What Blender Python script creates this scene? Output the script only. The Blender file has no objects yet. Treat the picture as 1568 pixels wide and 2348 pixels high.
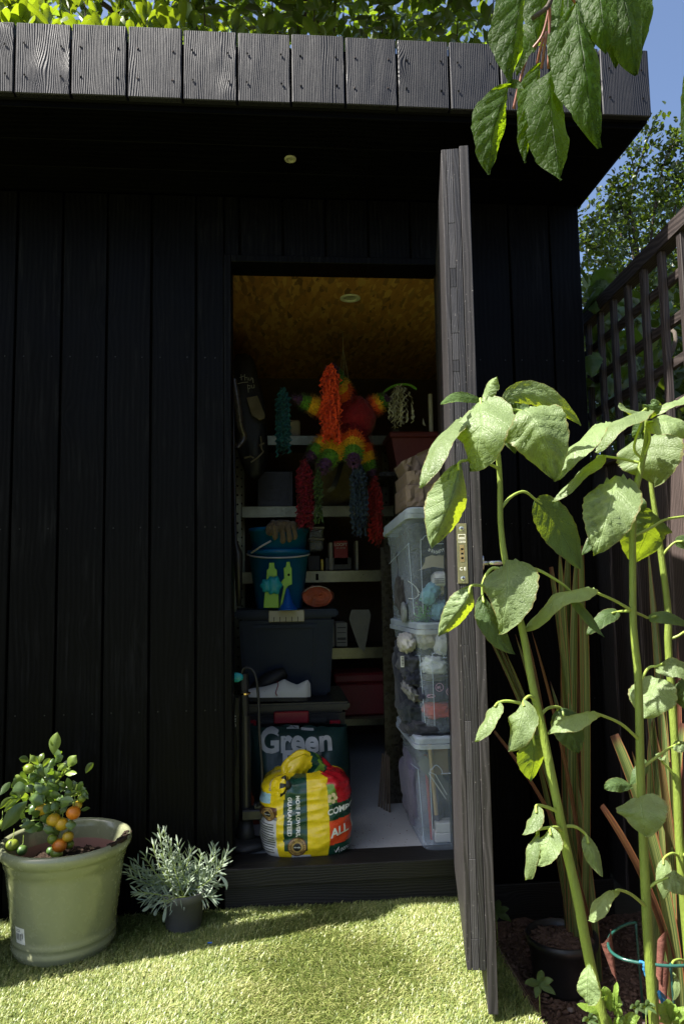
import bpy, bmesh, random
import numpy as np
from math import sin, cos, pi, radians, sqrt, atan2, asin, exp, floor
from mathutils import Vector, noise

sc = bpy.context.scene
rnd = random.Random(7)
nrs = np.random.RandomState(11)

# ------------------------------------------------------------------ camera
FOC, TH, PHI, YAW, DIST, HCAM = 1700.0, radians(5.4), radians(0.99), radians(4.9), 2.5, 1.03
CAM = Vector((0, -DIST, HCAM))
_f = Vector((sin(YAW)*cos(TH), cos(YAW)*cos(TH), sin(TH)))
_r0 = Vector((cos(YAW), -sin(YAW), 0)); _u0 = _r0.cross(_f)
_R = _r0*cos(PHI) - _u0*sin(PHI); _U = _u0*cos(PHI) + _r0*sin(PHI)
cd = bpy.data.cameras.new('camera'); cam = bpy.data.objects.new('camera', cd)
sc.collection.objects.link(cam); sc.camera = cam
from mathutils import Matrix
cam.matrix_world = Matrix(((_R.x, _U.x, -_f.x, CAM.x), (_R.y, _U.y, -_f.y, CAM.y), (_R.z, _U.z, -_f.z, CAM.z), (0, 0, 0, 1)))
cd.sensor_fit = 'VERTICAL'; cd.sensor_height = 36; cd.lens = 36*FOC/2348
cd.clip_start = 0.02; cd.clip_end = 500

# ------------------------------------------------------------------ light
SUN = Vector((-1, -0.27, 1.55)).normalized()      # towards the sun: high, from the left, a little in front of the wall
w = bpy.data.worlds.new('World'); sc.world = w; w.use_nodes = True
wn = w.node_tree; bg = wn.nodes['Background']
sky = wn.nodes.new('ShaderNodeTexSky'); sky.sky_type = 'NISHITA'; sky.sun_disc = False
sky.sun_elevation = asin(SUN.z); sky.sun_rotation = atan2(SUN.x, SUN.y) % (2*pi)
sky.air_density = 0.8; sky.dust_density = 3.0; sky.ozone_density = 3.0
wn.links.new(sky.outputs[0], bg.inputs[0]); bg.inputs[1].default_value = 0.084
sl = bpy.data.lights.new('sun', 'SUN'); sl.energy = 5.0; sl.angle = radians(0.5); sl.color = (1, .95, .86)
so = bpy.data.objects.new('sun', sl); sc.collection.objects.link(so)
so.rotation_euler = SUN.to_track_quat('Z', 'Y').to_euler(); so.location = (-4, -2, 7)
sc.view_settings.view_transform = 'Standard'; sc.view_settings.look = 'None'
sc.view_settings.exposure = 1.62; sc.view_settings.gamma = 1; sc.view_settings.use_curve_mapping = False
sc.cycles.max_bounces = 8; sc.cycles.diffuse_bounces = 5; sc.cycles.glossy_bounces = 4
sc.cycles.transparent_max_bounces = 16; sc.cycles.transmission_bounces = 6
sc.cycles.caustics_reflective = False; sc.cycles.caustics_refractive = False
sc.cycles.use_denoising = True; sc.cycles.sample_clamp_indirect = 6

# ------------------------------------------------------------------ helpers
def ray(u, v): return _f + _R*((u-784)/FOC) + _U*((1174-v)/FOC)
def at(u, v, Y):                                   # the point of the plane y = Y seen at a place in the photograph
    d = ray(u, v); return CAM + d*((Y+DIST)/d.y)
def atz(u, v, Z):
    d = ray(u, v); return CAM + d*((Z-HCAM)/d.z)
ORI = {}
def V(*a): return Vector(a)
def lerp(a, b, t): return a + (b-a)*t
def nz(x, y, z): return noise.noise(Vector((x, y, z)))

class MB:
    def __init__(s): s.v = []; s.f = []; s.m = []; s.uv = []
    def add(s, vs, fs, mi=0, uv=None):
        o = len(s.v); s.v += [tuple(p) for p in vs]; s.f += [tuple(i+o for i in f) for f in fs]
        s.m += [mi]*len(fs); s.uv += list(uv) if uv is not None else [(0, 0)]*len(vs); return s
    def box(s, x0, x1, y0, y1, z0, z1, mi=0):
        return s.add([(x0,y0,z0),(x1,y0,z0),(x1,y1,z0),(x0,y1,z0),(x0,y0,z1),(x1,y0,z1),(x1,y1,z1),(x0,y1,z1)],
            [(0,3,2,1),(4,5,6,7),(0,1,5,4),(1,2,6,5),(2,3,7,6),(3,0,4,7)], mi)
    def obox(s, c, ax, ay, az, mi=0):
        c, ax, ay, az = Vector(c), Vector(ax), Vector(ay), Vector(az)
        p = [c+ax*i+ay*j+az*k for k in (-1,1) for i, j in ((-1,-1),(1,-1),(1,1),(-1,1))]
        return s.add(p, [(0,3,2,1),(4,5,6,7),(0,1,5,4),(1,2,6,5),(2,3,7,6),(3,0,4,7)], mi)
    def tube(s, pts, rad, n=8, mi=0, cap=True, closed=False):
        pts = [Vector(p) for p in pts]; k = len(pts)
        if not hasattr(rad, '__len__'): rad = [rad]*k
        vs = []; prev = None
        for i, p in enumerate(pts):
            a = pts[i-1] if (i > 0 or closed) else p; b = pts[(i+1) % k] if (i < k-1 or closed) else p
            t = (b-a).normalized() if (b-a).length > 1e-9 else Vector((0,0,1))
            if prev is None:
                e = t.orthogonal().normalized()
            else:
                e = prev - t*prev.dot(t); e = e.normalized() if e.length > 1e-6 else t.orthogonal().normalized()
            prev = e; g = t.cross(e)
            vs += [p + (e*cos(2*pi*j/n)+g*sin(2*pi*j/n))*rad[i] for j in range(n)]
        fs = []
        for i in range(k if closed else k-1):
            for j in range(n):
                i2 = (i+1) % k
                fs.append((i*n+j, i*n+(j+1) % n, i2*n+(j+1) % n, i2*n+j))
        if cap and not closed:
            fs.append(tuple(range(n-1, -1, -1))); fs.append(tuple((k-1)*n+j for j in range(n)))
        uv = [(j/n, i/max(1, k-1)) for i in range(k) for j in range(n)]
        return s.add(vs, fs, mi, uv)
    def lathe(s, prof, c=(0,0,0), n=32, mi=0, sx=1, sy=1):
        c = Vector(c); vs = []; fs = []
        for r, z in prof:
            vs += [c+Vector((r*sx*cos(2*pi*j/n), r*sy*sin(2*pi*j/n), z)) for j in range(n)]
        for i in range(len(prof)-1):
            for j in range(n):
                fs.append((i*n+j, i*n+(j+1) % n, (i+1)*n+(j+1) % n, (i+1)*n+j))
        return s.add(vs, fs, mi)
    def grid(s, P, mi=0, uv=None, wrap=False):      # P[i][j]
        a, b = len(P), len(P[0]); fs = []
        for i in range(a-1):
            for j in range(b if wrap else b-1):
                j2 = (j+1) % b
                fs.append((i*b+j, i*b+j2, (i+1)*b+j2, (i+1)*b+j))
        U = [q for r in uv for q in r] if uv else [(j/max(1, b-1), i/max(1, a-1)) for i in range(a) for j in range(b)]
        return s.add([p for r in P for p in r], fs, mi, U)
    def mesh(s, name, mats, org=(0,0,0), smooth=False, bevel=0, seg=1):
        me = bpy.data.meshes.new(name); o = Vector(org)
        me.from_pydata([(p[0]-o.x, p[1]-o.y, p[2]-o.z) for p in s.v], [], s.f)
        for m in mats: me.materials.append(m)
        if any(s.m): me.polygons.foreach_set('material_index', s.m)
        if any(u != (0, 0) for u in s.uv):
            ul = me.uv_layers.new(name='UVMap'); li = np.zeros(len(me.loops), np.int32); me.loops.foreach_get('vertex_index', li)
            ul.data.foreach_set('uv', np.array(s.uv, np.float32)[li].ravel())
        if bevel:
            bm = bmesh.new(); bm.from_mesh(me); bmesh.ops.remove_doubles(bm, verts=bm.verts, dist=1e-6)
            bmesh.ops.bevel(bm, geom=[e for e in bm.edges if len(e.link_faces) == 2 and e.calc_face_angle(0) > .6], offset=bevel, segments=seg, affect='EDGES', clamp_overlap=True)
            bm.to_mesh(me); bm.free()
        if smooth: me.polygons.foreach_set('use_smooth', [True]*len(me.polygons))
        me.update(); return me
    def build(s, name, mats, parent=None, smooth=False, bevel=0, seg=1, org=None):
        if not isinstance(mats, (list, tuple)): mats = [mats]
        o0 = ORI[parent.name] if parent else Vector(org if org is not None else s.base())
        me = s.mesh(name, mats, o0, smooth, bevel, seg)
        o = bpy.data.objects.new(name, me); sc.collection.objects.link(o); ORI[o.name] = o0.copy()
        if parent: o.parent = parent
        else: o.location = o0
        return o
    def base(s):
        a = np.array(s.v); return ((a[:,0].min()+a[:,0].max())/2, (a[:,1].min()+a[:,1].max())/2, a[:,2].min())
def tag(o, label=None, cat=None, group=None, kind=None):
    if label: o['label'] = label
    if cat: o['category'] = cat
    if group: o['group'] = group
    if kind: o['kind'] = kind
    return o
def thing(name, label, cat, loc=(0,0,0), group=None):
    o = bpy.data.objects.new(name, None); o.empty_display_size = .1; sc.collection.objects.link(o)
    o.location = loc; ORI[o.name] = Vector(loc); return tag(o, label, cat, group)
def link_part(name, me, parent, loc=(0,0,0), rot=None, scale=1):   # a part that shares mesh data; loc is relative to the thing
    o = bpy.data.objects.new(name, me); sc.collection.objects.link(o); o.parent = parent; o.location = loc
    if rot is not None: o.rotation_euler = rot
    o.scale = (scale,)*3 if not hasattr(scale, '__len__') else scale
    ORI[o.name] = ORI[parent.name].copy(); return o
def bulk(name, verts, faces_n, loops, mats, parent=None, attr=None, smooth=False, uv=None, mi=None):
    """Large meshes from numpy: verts (n,3); faces_n vertex count of each face; loops flat index list."""
    me = bpy.data.meshes.new(name); o0 = ORI[parent.name] if parent else Vector((0,0,0))
    me.vertices.add(len(verts)); me.vertices.foreach_set('co', (verts-np.array(o0)).astype(np.float32).ravel())
    me.loops.add(len(loops)); me.loops.foreach_set('vertex_index', np.asarray(loops, np.int32))
    me.polygons.add(len(faces_n)); st = np.concatenate([[0], np.cumsum(faces_n)[:-1]]).astype(np.int32)
    me.polygons.foreach_set('loop_start', st)
    if smooth: me.polygons.foreach_set('use_smooth', np.ones(len(faces_n), bool))
    for m in (mats if isinstance(mats, (list, tuple)) else [mats]): me.materials.append(m)
    if mi is not None: me.polygons.foreach_set('material_index', np.asarray(mi, np.int32))
    me.update(calc_edges=True)
    if attr is not None:
        a = me.attributes.new('rnd', 'FLOAT', 'POINT'); a.data.foreach_set('value', attr.astype(np.float32))
    if uv is not None:
        ul = me.uv_layers.new(name='UVMap'); ul.data.foreach_set('uv', uv[np.asarray(loops)].astype(np.float32).ravel())
    o = bpy.data.objects.new(name, me); sc.collection.objects.link(o); ORI[o.name] = Vector(o0)
    if parent: o.parent = parent
    return o
def bez(a, b, c, n=10):
    a, b, c = Vector(a), Vector(b), Vector(c)
    return [a*(1-t)**2 + b*2*t*(1-t) + c*t*t for t in [i/(n-1) for i in range(n)]]
def spline(pts, n=8):                               # Catmull-Rom through the points
    pts = [Vector(p) for p in pts]; P = [pts[0]*2-pts[1]] + pts + [pts[-1]*2-pts[-2]]; out = []
    for i in range(1, len(P)-2):
        for k in range(n):
            t = k/n; a, b, c, d = P[i-1:i+3]
            out.append(.5*((2*b)+(c-a)*t+(2*a-5*b+4*c-d)*t*t+(3*b-a-3*c+d)*t**3))
    return out+[pts[-1]]

# ------------------------------------------------------------------ materials
def N(nt, t, ins=None, **pr):
    n = nt.nodes.new('ShaderNode'+t)
    for k, v in pr.items(): setattr(n, k, v)
    for k, v in (ins or {}).items():
        s = n.inputs[k]
        if hasattr(v, 'is_linked') or isinstance(v, bpy.types.NodeSocket): nt.links.new(v, s)
        else:
            if isinstance(v, (tuple, list)) and len(v) == 3 and s.type == 'RGBA': v = (*v, 1)
            s.default_value = v
    return n
def ramp(nt, fac, stops, interp='LINEAR'):
    n = nt.nodes.new('ShaderNodeValToRGB'); nt.links.new(fac, n.inputs[0]); cr = n.color_ramp; cr.interpolation = interp
    while len(cr.elements) < len(stops): cr.elements.new(.5)
    for e, (p, c) in zip(cr.elements, stops): e.position = p; e.color = (*c, 1) if len(c) == 3 else c
    return n.outputs[0]
def math(nt, op, a, b=0.0, c=None):
    n = nt.nodes.new('ShaderNodeMath'); n.operation = op
    for i, x in enumerate((a, b) if c is None else (a, b, c)):
        if isinstance(x, bpy.types.NodeSocket): nt.links.new(x, n.inputs[i])
        else: n.inputs[i].default_value = x
    return n.outputs[0]
def mixc(nt, fac, a, b, mode='MIX'):
    n = nt.nodes.new('ShaderNodeMix'); n.data_type = 'RGBA'; n.blend_type = mode
    for i, x in ((0, fac), (6, a), (7, b)):
        if isinstance(x, bpy.types.NodeSocket): nt.links.new(x, n.inputs[i])
        else: n.inputs[i].default_value = (*x, 1) if isinstance(x, (tuple, list)) else x
    return n.outputs[2]
def newmat(name):
    m = bpy.data.materials.new(name); m.use_nodes = True; nt = m.node_tree; nt.nodes.clear()
    return m, nt, nt.nodes.new('ShaderNodeOutputMaterial')
def hue(c, k): return tuple(max(0, min(1, x*k)) for x in c)

MATS = {}
def simple(name, col, rough=.5, metal=0., var=.18, scale=9., bump=.08, bscale=60., spec=.5, rand=0., stretch=(1,1,1), coat=0., dirt=0., dirtc=(.05,.04,.03), sheen=0.):
    if name in MATS: return MATS[name]
    m, nt, out = newmat(name)
    tc = N(nt, 'TexCoord'); oi = N(nt, 'ObjectInfo')
    vec = N(nt, 'Mapping', {'Vector': tc.outputs['Object'], 'Scale': stretch})
    off = N(nt, 'VectorMath', {0: vec.outputs[0]}, operation='ADD')
    sc3 = N(nt, 'CombineXYZ', {0: math(nt, 'MULTIPLY', oi.outputs['Random'], 37.)}); nt.links.new(sc3.outputs[0], off.inputs[1])
    n1 = N(nt, 'TexNoise', {'Vector': off.outputs[0], 'Scale': scale, 'Detail': 6., 'Roughness': .65})
    c = ramp(nt, n1.outputs[0], [(.25, hue(col, 1-var)), (.5, col), (.75, hue(col, 1+var))])
    if rand:
        k = math(nt, 'MULTIPLY_ADD', oi.outputs['Random'], rand*2, 1-rand)
        c = mixc(nt, 1., c, N(nt, 'CombineColor', {0: k, 1: k, 2: k}).outputs[0], 'MULTIPLY')
    if dirt:
        n3 = N(nt, 'TexNoise', {'Vector': off.outputs[0], 'Scale': scale*.5, 'Detail': 8., 'Roughness': .75})
        c = mixc(nt, ramp(nt, n3.outputs[0], [(.5, (0,0,0)), (.72, (dirt,)*3)]), c, dirtc)
    n2 = N(nt, 'TexNoise', {'Vector': off.outputs[0], 'Scale': bscale, 'Detail': 5., 'Roughness': .6})
    b = N(nt, 'Bump', {'Strength': bump, 'Distance': .01, 'Height': n2.outputs[0]})
    p = N(nt, 'BsdfPrincipled', {'Base Color': c, 'Roughness': ramp(nt, n2.outputs[0], [(.3, (max(.02, rough-.08),)*3), (.7, (min(1, rough+.08),)*3)]), 'Metallic': metal, 'Specular IOR Level': spec, 'Normal': b.outputs[0], 'Coat Weight': coat, 'Coat Roughness': .12, 'Sheen Weight': sheen})
    nt.links.new(p.outputs[0], out.inputs[0]); MATS[name] = m; return m

def timber(name, base, hi, lo, freq=150., bump=.5, rough=.6, knots=True, axis='Z', dist=.006, spec=.35, speck=0., streak=0.):
    """Wire brushed board: grain along one local axis, knots that bend it, every board its own piece of the pattern."""
    m, nt, out = newmat(name)
    tc = N(nt, 'TexCoord'); oi = N(nt, 'ObjectInfo')
    rot = {'Z': (0,0,0), 'X': (0, radians(90), 0), 'Y': (radians(90), 0, 0)}[axis]
    mp = N(nt, 'Mapping', {'Vector': tc.outputs['Object'], 'Rotation': rot})
    off = N(nt, 'VectorMath', {0: mp.outputs[0], 1: N(nt, 'CombineXYZ', {0: math(nt, 'MULTIPLY', oi.outputs['Random'], 61.), 1: math(nt, 'MULTIPLY', oi.outputs['Random'], 17.), 2: math(nt, 'MULTIPLY', oi.outputs['Random'], 93.)}).outputs[0]}, operation='ADD').outputs[0]
    sp = N(nt, 'SeparateXYZ', {0: off})
    lowv = N(nt, 'CombineXYZ', {0: math(nt, 'MULTIPLY', sp.outputs[0], 9.), 1: math(nt, 'MULTIPLY', sp.outputs[1], 9.), 2: math(nt, 'MULTIPLY', sp.outputs[2], 2.2)}).outputs[0]
    low = N(nt, 'TexNoise', {'Vector': lowv, 'Scale': 1., 'Detail': 2., 'Roughness': .5}).outputs[0]
    x = math(nt, 'ADD', sp.outputs[0], math(nt, 'MULTIPLY', low, .055))
    x = math(nt, 'ADD', x, math(nt, 'MULTIPLY', sp.outputs[1], .7))
    if knots:
        kv = N(nt, 'CombineXYZ', {0: math(nt, 'MULTIPLY', sp.outputs[0], 8.), 1: 0., 2: math(nt, 'MULTIPLY', sp.outputs[2], 4.5)}).outputs[0]
        vo = N(nt, 'TexVoronoi', {'Vector': kv, 'Scale': 1., 'Randomness': 1.})
        d = vo.outputs['Distance']; core = math(nt, 'POWER', 2.718, math(nt, 'MULTIPLY', math(nt, 'MULTIPLY', d, d), -26.))
        gate = math(nt, 'GREATER_THAN', N(nt, 'SeparateColor', {0: vo.outputs['Color']}).outputs[0], .45)
        core = math(nt, 'MULTIPLY', core, gate)
        x = math(nt, 'ADD', x, math(nt, 'MULTIPLY', core, .024))
    ph = math(nt, 'MULTIPLY', x, freq*2*pi)
    fine = N(nt, 'TexNoise', {'Vector': N(nt, 'CombineXYZ', {0: math(nt, 'MULTIPLY', x, 700.), 1: math(nt, 'MULTIPLY', sp.outputs[1], 200.), 2: math(nt, 'MULTIPLY', sp.outputs[2], 14.)}).outputs[0], 'Scale': 1., 'Detail': 4., 'Roughness': .6}).outputs[0]
    g = math(nt, 'MULTIPLY_ADD', math(nt, 'SINE', math(nt, 'ADD', ph, math(nt, 'MULTIPLY', fine, 3.))), .5, .5)
    h = math(nt, 'ADD', math(nt, 'MULTIPLY', g, .7), math(nt, 'MULTIPLY', fine, .6))
    blot = N(nt, 'TexNoise', {'Vector': off, 'Scale': 3.5, 'Detail': 5., 'Roughness': .65}).outputs[0]
    c = ramp(nt, h, [(.2, lo), (.6, base), (1., hi)])
    k = math(nt, 'MULTIPLY_ADD', blot, .9, .55); k2 = math(nt, 'MULTIPLY', k, math(nt, 'MULTIPLY_ADD', oi.outputs['Random'], .4, .8))
    c = mixc(nt, 1., c, N(nt, 'CombineColor', {0: k2, 1: k2, 2: k2}).outputs[0], 'MULTIPLY')
    if streak:
        s2 = N(nt, 'TexNoise', {'Vector': N(nt, 'CombineXYZ', {0: math(nt, 'MULTIPLY', sp.outputs[0], 70.), 1: 0., 2: math(nt, 'MULTIPLY', sp.outputs[2], 3.2)}).outputs[0], 'Scale': 1., 'Detail': 5., 'Roughness': .7}).outputs[0]
        c = mixc(nt, ramp(nt, math(nt, 'MULTIPLY', s2, math(nt, 'MULTIPLY_ADD', blot, 1., .5)), [(.55, (0,0,0)), (.78, (1,1,1))]), c, (streak, streak, streak*1.1))
    if speck:
        s1 = N(nt, 'TexNoise', {'Vector': off, 'Scale': 160., 'Detail': 3., 'Roughness': .7}).outputs[0]
        c = mixc(nt, ramp(nt, s1, [(.66, (0,0,0)), (.74, (speck,)*3)]), c, (.45, .42, .4))
    b = N(nt, 'Bump', {'Strength': bump, 'Distance': dist, 'Height': h})
    p = N(nt, 'BsdfPrincipled', {'Base Color': c, 'Roughness': ramp(nt, blot, [(.3, (rough-.1,)*3), (.7, (rough+.1,)*3)]), 'Specular IOR Level': spec, 'Normal': b.outputs[0]})
    nt.links.new(p.outputs[0], out.inputs[0]); return m

def leafmat(name, top, under, trans, tw=.35, rough=.42, vein=.35, nv=6., spec=.5, puck=.25, attr=False, slant=.5, rand=.18, brown=0.):
    m, nt, out = newmat(name)
    uv = N(nt, 'TexCoord').outputs['UV']; oi = N(nt, 'ObjectInfo'); sp = N(nt, 'SeparateXYZ', {0: uv})
    s = math(nt, 'ABSOLUTE', math(nt, 'MULTIPLY_ADD', sp.outputs[0], 2., -1.)); t = sp.outputs[1]
    no = N(nt, 'TexNoise', {'Vector': N(nt, 'TexCoord').outputs['Object'], 'Scale': 38., 'Detail': 4.}).outputs[0]
    fr = math(nt, 'FRACT', math(nt, 'MULTIPLY', math(nt, 'SUBTRACT', t, math(nt, 'MULTIPLY', s, slant*.55)), nv))
    dv = math(nt, 'ABSOLUTE', math(nt, 'SUBTRACT', fr, .5))                 # .5 on the vein
    side = math(nt, 'SMOOTH_MIN', 1., math(nt, 'MAXIMUM', 0., math(nt, 'MULTIPLY', math(nt, 'SUBTRACT', dv, .44), 14.)), .1)
    mid = math(nt, 'MAXIMUM', 0., math(nt, 'SUBTRACT', 1., math(nt, 'MULTIPLY', s, 22.)))
    vn = math(nt, 'MINIMUM', 1., math(nt, 'ADD', math(nt, 'MULTIPLY', side, .6), mid))
    r = N(nt, 'Attribute', attribute_name='rnd').outputs['Fac'] if attr else oi.outputs['Random']
    k = math(nt, 'MULTIPLY', math(nt, 'MULTIPLY_ADD', r, 2*rand, 1-rand), math(nt, 'MULTIPLY_ADD', no, .5, .75))
    K = N(nt, 'CombineColor', {0: k, 1: k, 2: k}).outputs[0]
    geo = N(nt, 'NewGeometry')
    col = mixc(nt, geo.outputs['Backfacing'], top, under)
    col0 = col
    col = mixc(nt, math(nt, 'MULTIPLY', vn, vein), mixc(nt, 1., col, K, 'MULTIPLY'), hue(top, 1.9))
    if brown:
        e = math(nt, 'ADD', math(nt, 'POWER', s, 6.), math(nt, 'MULTIPLY', N(nt, 'TexNoise', {'Vector': N(nt, 'TexCoord').outputs['Object'], 'Scale': 22., 'Detail': 5., 'Roughness': .7}).outputs[0], 1.3))
        col = mixc(nt, ramp(nt, e, [(1.26/2, (0,0,0)), (1.45/2, (brown,)*3)]) if False else math(nt, 'MULTIPLY', math(nt, 'MAXIMUM', 0., math(nt, 'MINIMUM', 1., math(nt, 'MULTIPLY', math(nt, 'SUBTRACT', e, 1.32), 5.))), brown), col, (.20,.13,.05))
    ret = N(nt, 'TexVoronoi', {'Vector': N(nt, 'TexCoord').outputs['Object'], 'Scale': 150.}, feature='DISTANCE_TO_EDGE').outputs[0]
    ret = math(nt, 'MINIMUM', 1., math(nt, 'MULTIPLY', ret, 5.))
    col = mixc(nt, math(nt, 'MULTIPLY', math(nt, 'SUBTRACT', 1., ret), .35*vein), col, hue(top, 1.9))
    h = math(nt, 'ADD', math(nt, 'ADD', math(nt, 'MULTIPLY', no, .35), math(nt, 'MULTIPLY', ret, .25)), math(nt, 'MULTIPLY', vn, -.8))
    b = N(nt, 'Bump', {'Strength': puck, 'Distance': .0022, 'Height': h})
    p = N(nt, 'BsdfPrincipled', {'Base Color': col, 'Roughness': rough, 'Specular IOR Level': spec, 'Normal': b.outputs[0]})
    tr = N(nt, 'BsdfTranslucent', {'Color': mixc(nt, math(nt, 'MULTIPLY', vn, .5), mixc(nt, 1., trans, K, 'MULTIPLY'), hue(trans, .6)), 'Normal': b.outputs[0]})
    mx = N(nt, 'MixShader', {0: tw, 1: p.outputs[0], 2: tr.outputs[0]})
    nt.links.new(mx.outputs[0], out.inputs[0]); return m

def plastic_clear(name, tint=(.75,.82,.9), cloud=.16):
    m, nt, out = newmat(name)
    no = N(nt, 'TexNoise', {'Vector': N(nt, 'TexCoord').outputs['Object'], 'Scale': 14., 'Detail': 5., 'Roughness': .7}).outputs[0]
    lw = N(nt, 'LayerWeight', {'Blend': .35})
    fac = math(nt, 'MINIMUM', 1., math(nt, 'ADD', math(nt, 'MULTIPLY', lw.outputs['Facing'], .35), math(nt, 'MULTIPLY_ADD', no, cloud, cloud*.5)))
    b = N(nt, 'Bump', {'Strength': .05, 'Distance': .01, 'Height': no})
    p = N(nt, 'BsdfPrincipled', {'Base Color': tint, 'Roughness': .22, 'Specular IOR Level': .6, 'Normal': b.outputs[0]})
    tr = N(nt, 'BsdfTransparent', {'Color': (.93, .95, .97)})
    nt.links.new(N(nt, 'MixShader', {0: fac, 1: tr.outputs[0], 2: p.outputs[0]}).outputs[0], out.inputs[0]); return m

M_fascia = timber('brushed_charred_fascia', (.0098,.0097,.0130), (.0195,.0194,.0250), (.0036,.0036,.0046), freq=185, bump=.42, rough=.5, dist=.0035)
M_clad = timber('charred_cladding', (.0014,.0014,.0016), (.0026,.0026,.0030), (.0007,.0007,.0008), freq=60, bump=.25, rough=.5, dist=.0012, spec=.07, streak=.011)
M_soffit = timber('charred_soffit', (.0010,.0010,.0011), (.0018,.0018,.0020), (.0005,.0005,.0006), freq=60, bump=.2, rough=.6, dist=.001, spec=.04, axis='X')
M_sill = timber('charred_sill', (.0085,.008,.007), (.015,.0145,.0125), (.004,.004,.0035), freq=120, bump=.35, rough=.55, axis='X', dist=.002)
M_door = timber('stained_door_timber', (.025,.0225,.0235), (.045,.041,.043), (.012,.011,.0115), freq=90, bump=.2, rough=.55, dist=.001, knots=False, speck=.5)
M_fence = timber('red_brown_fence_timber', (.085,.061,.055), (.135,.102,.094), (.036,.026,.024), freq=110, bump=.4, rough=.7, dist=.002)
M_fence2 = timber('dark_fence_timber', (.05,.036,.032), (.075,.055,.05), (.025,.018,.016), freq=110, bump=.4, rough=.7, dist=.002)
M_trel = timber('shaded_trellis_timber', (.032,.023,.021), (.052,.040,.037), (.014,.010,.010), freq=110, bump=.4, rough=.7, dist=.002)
M_paint = simple('black_paint', (.012,.012,.012), rough=.6)
M_gap = simple('black_membrane', (.004,.004,.004), rough=.9, spec=.1)
M_galv = simple('galvanised_steel', (.19,.19,.13), rough=.34, metal=1., var=.45, scale=5, bump=.03, bscale=90)
M_darkplas = simple('black_plastic', (.014,.014,.015), rough=.4, bump=.03)
M_white = simple('white_plastic', (.72,.72,.68), rough=.35, var=.05, bump=.02)
# ------------------------------------------------------------------ ground
M_ground = simple('garden_earth', (.06,.05,.03), rough=.95, var=.4, scale=3, bump=.5, bscale=20)
M_lawnbase = simple('turf_backing', (.17,.195,.06), rough=.9, var=.3, scale=30, bump=.6, bscale=120)
M_soil = simple('dark_soil', (.14,.088,.066), rough=.95, var=.5, scale=40, bump=.9, bscale=130, spec=.15)
M_chip = simple('soil_chips', (.20,.125,.093), rough=.95, var=.5, scale=60, bump=.3, spec=.15, rand=.3)
tag(MB().box(-60, 60, -60, 60, -.35, -.11).build('ground', M_ground, org=(0,0,-.11)), kind='structure')
tag(MB().box(-7, .592, -8, -.03, -.105, .0).build('lawn', M_lawnbase, org=(0,0,0)), kind='structure')
def soil_z(x, y): return -.082 + .014*nz(x*7, y*7, 0) + .009*nz(x*21, y*21, 3) + .004*nz(x*60, y*60, 5)
mb = MB(); nx_, ny_ = 90, 130
mb.grid([[(.607+.62*i/nx_, -2.2+2.19*j/ny_, soil_z(.607+.62*i/nx_, -2.2+2.19*j/ny_)) for i in range(nx_+1)] for j in range(ny_+1)])
tag(mb.build('soil_bed', M_soil, smooth=True, org=(.9,-1,-.08)), kind='structure')
M_edge = timber('weathered_edging', (.16,.11,.09), (.26,.19,.16), (.06,.04,.03), freq=120, bump=.5, axis='Y', knots=False)
tag(MB().box(.593, .611, -2.4, -.30, -.1, -.006).build('edging_board', M_edge, bevel=.003, org=(.6,-.8,-.1)), 'narrow brown timber edging board between the lawn and the soil bed', 'edging')
# clods and bark chips on the bed
n = 5200; cx = nrs.uniform(.62, 1.16, n); cy = nrs.uniform(-1.35, -.03, n); vs = []; fn = []; lp = []
for i in range(n):
    r = .0022+.008*nrs.rand()**3; z = soil_z(cx[i], cy[i]); a = nrs.rand(3)*6.3
    ax = np.array([cos(a[0]), sin(a[0]), .4*sin(a[1])])*r*(1+1.8*nrs.rand()); ay = np.array([-sin(a[0]), cos(a[0]), .4*sin(a[2])])*r; az = np.array([.3*sin(a[1]), .3*sin(a[2]), 1])*r*.8
    c0 = np.array([cx[i], cy[i], z+r*.3]); b = len(vs)
    vs += [c0+ax, c0+ay, c0-ax, c0-ay, c0+az, c0-az]
    for t in ((0,1,4),(1,2,4),(2,3,4),(3,0,4),(1,0,5),(2,1,5),(3,2,5),(0,3,5)): lp += [b+q for q in t]; fn.append(3)
tag(bulk('soil_clods', np.array(vs), fn, lp, M_chip), kind='stuff')

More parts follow.
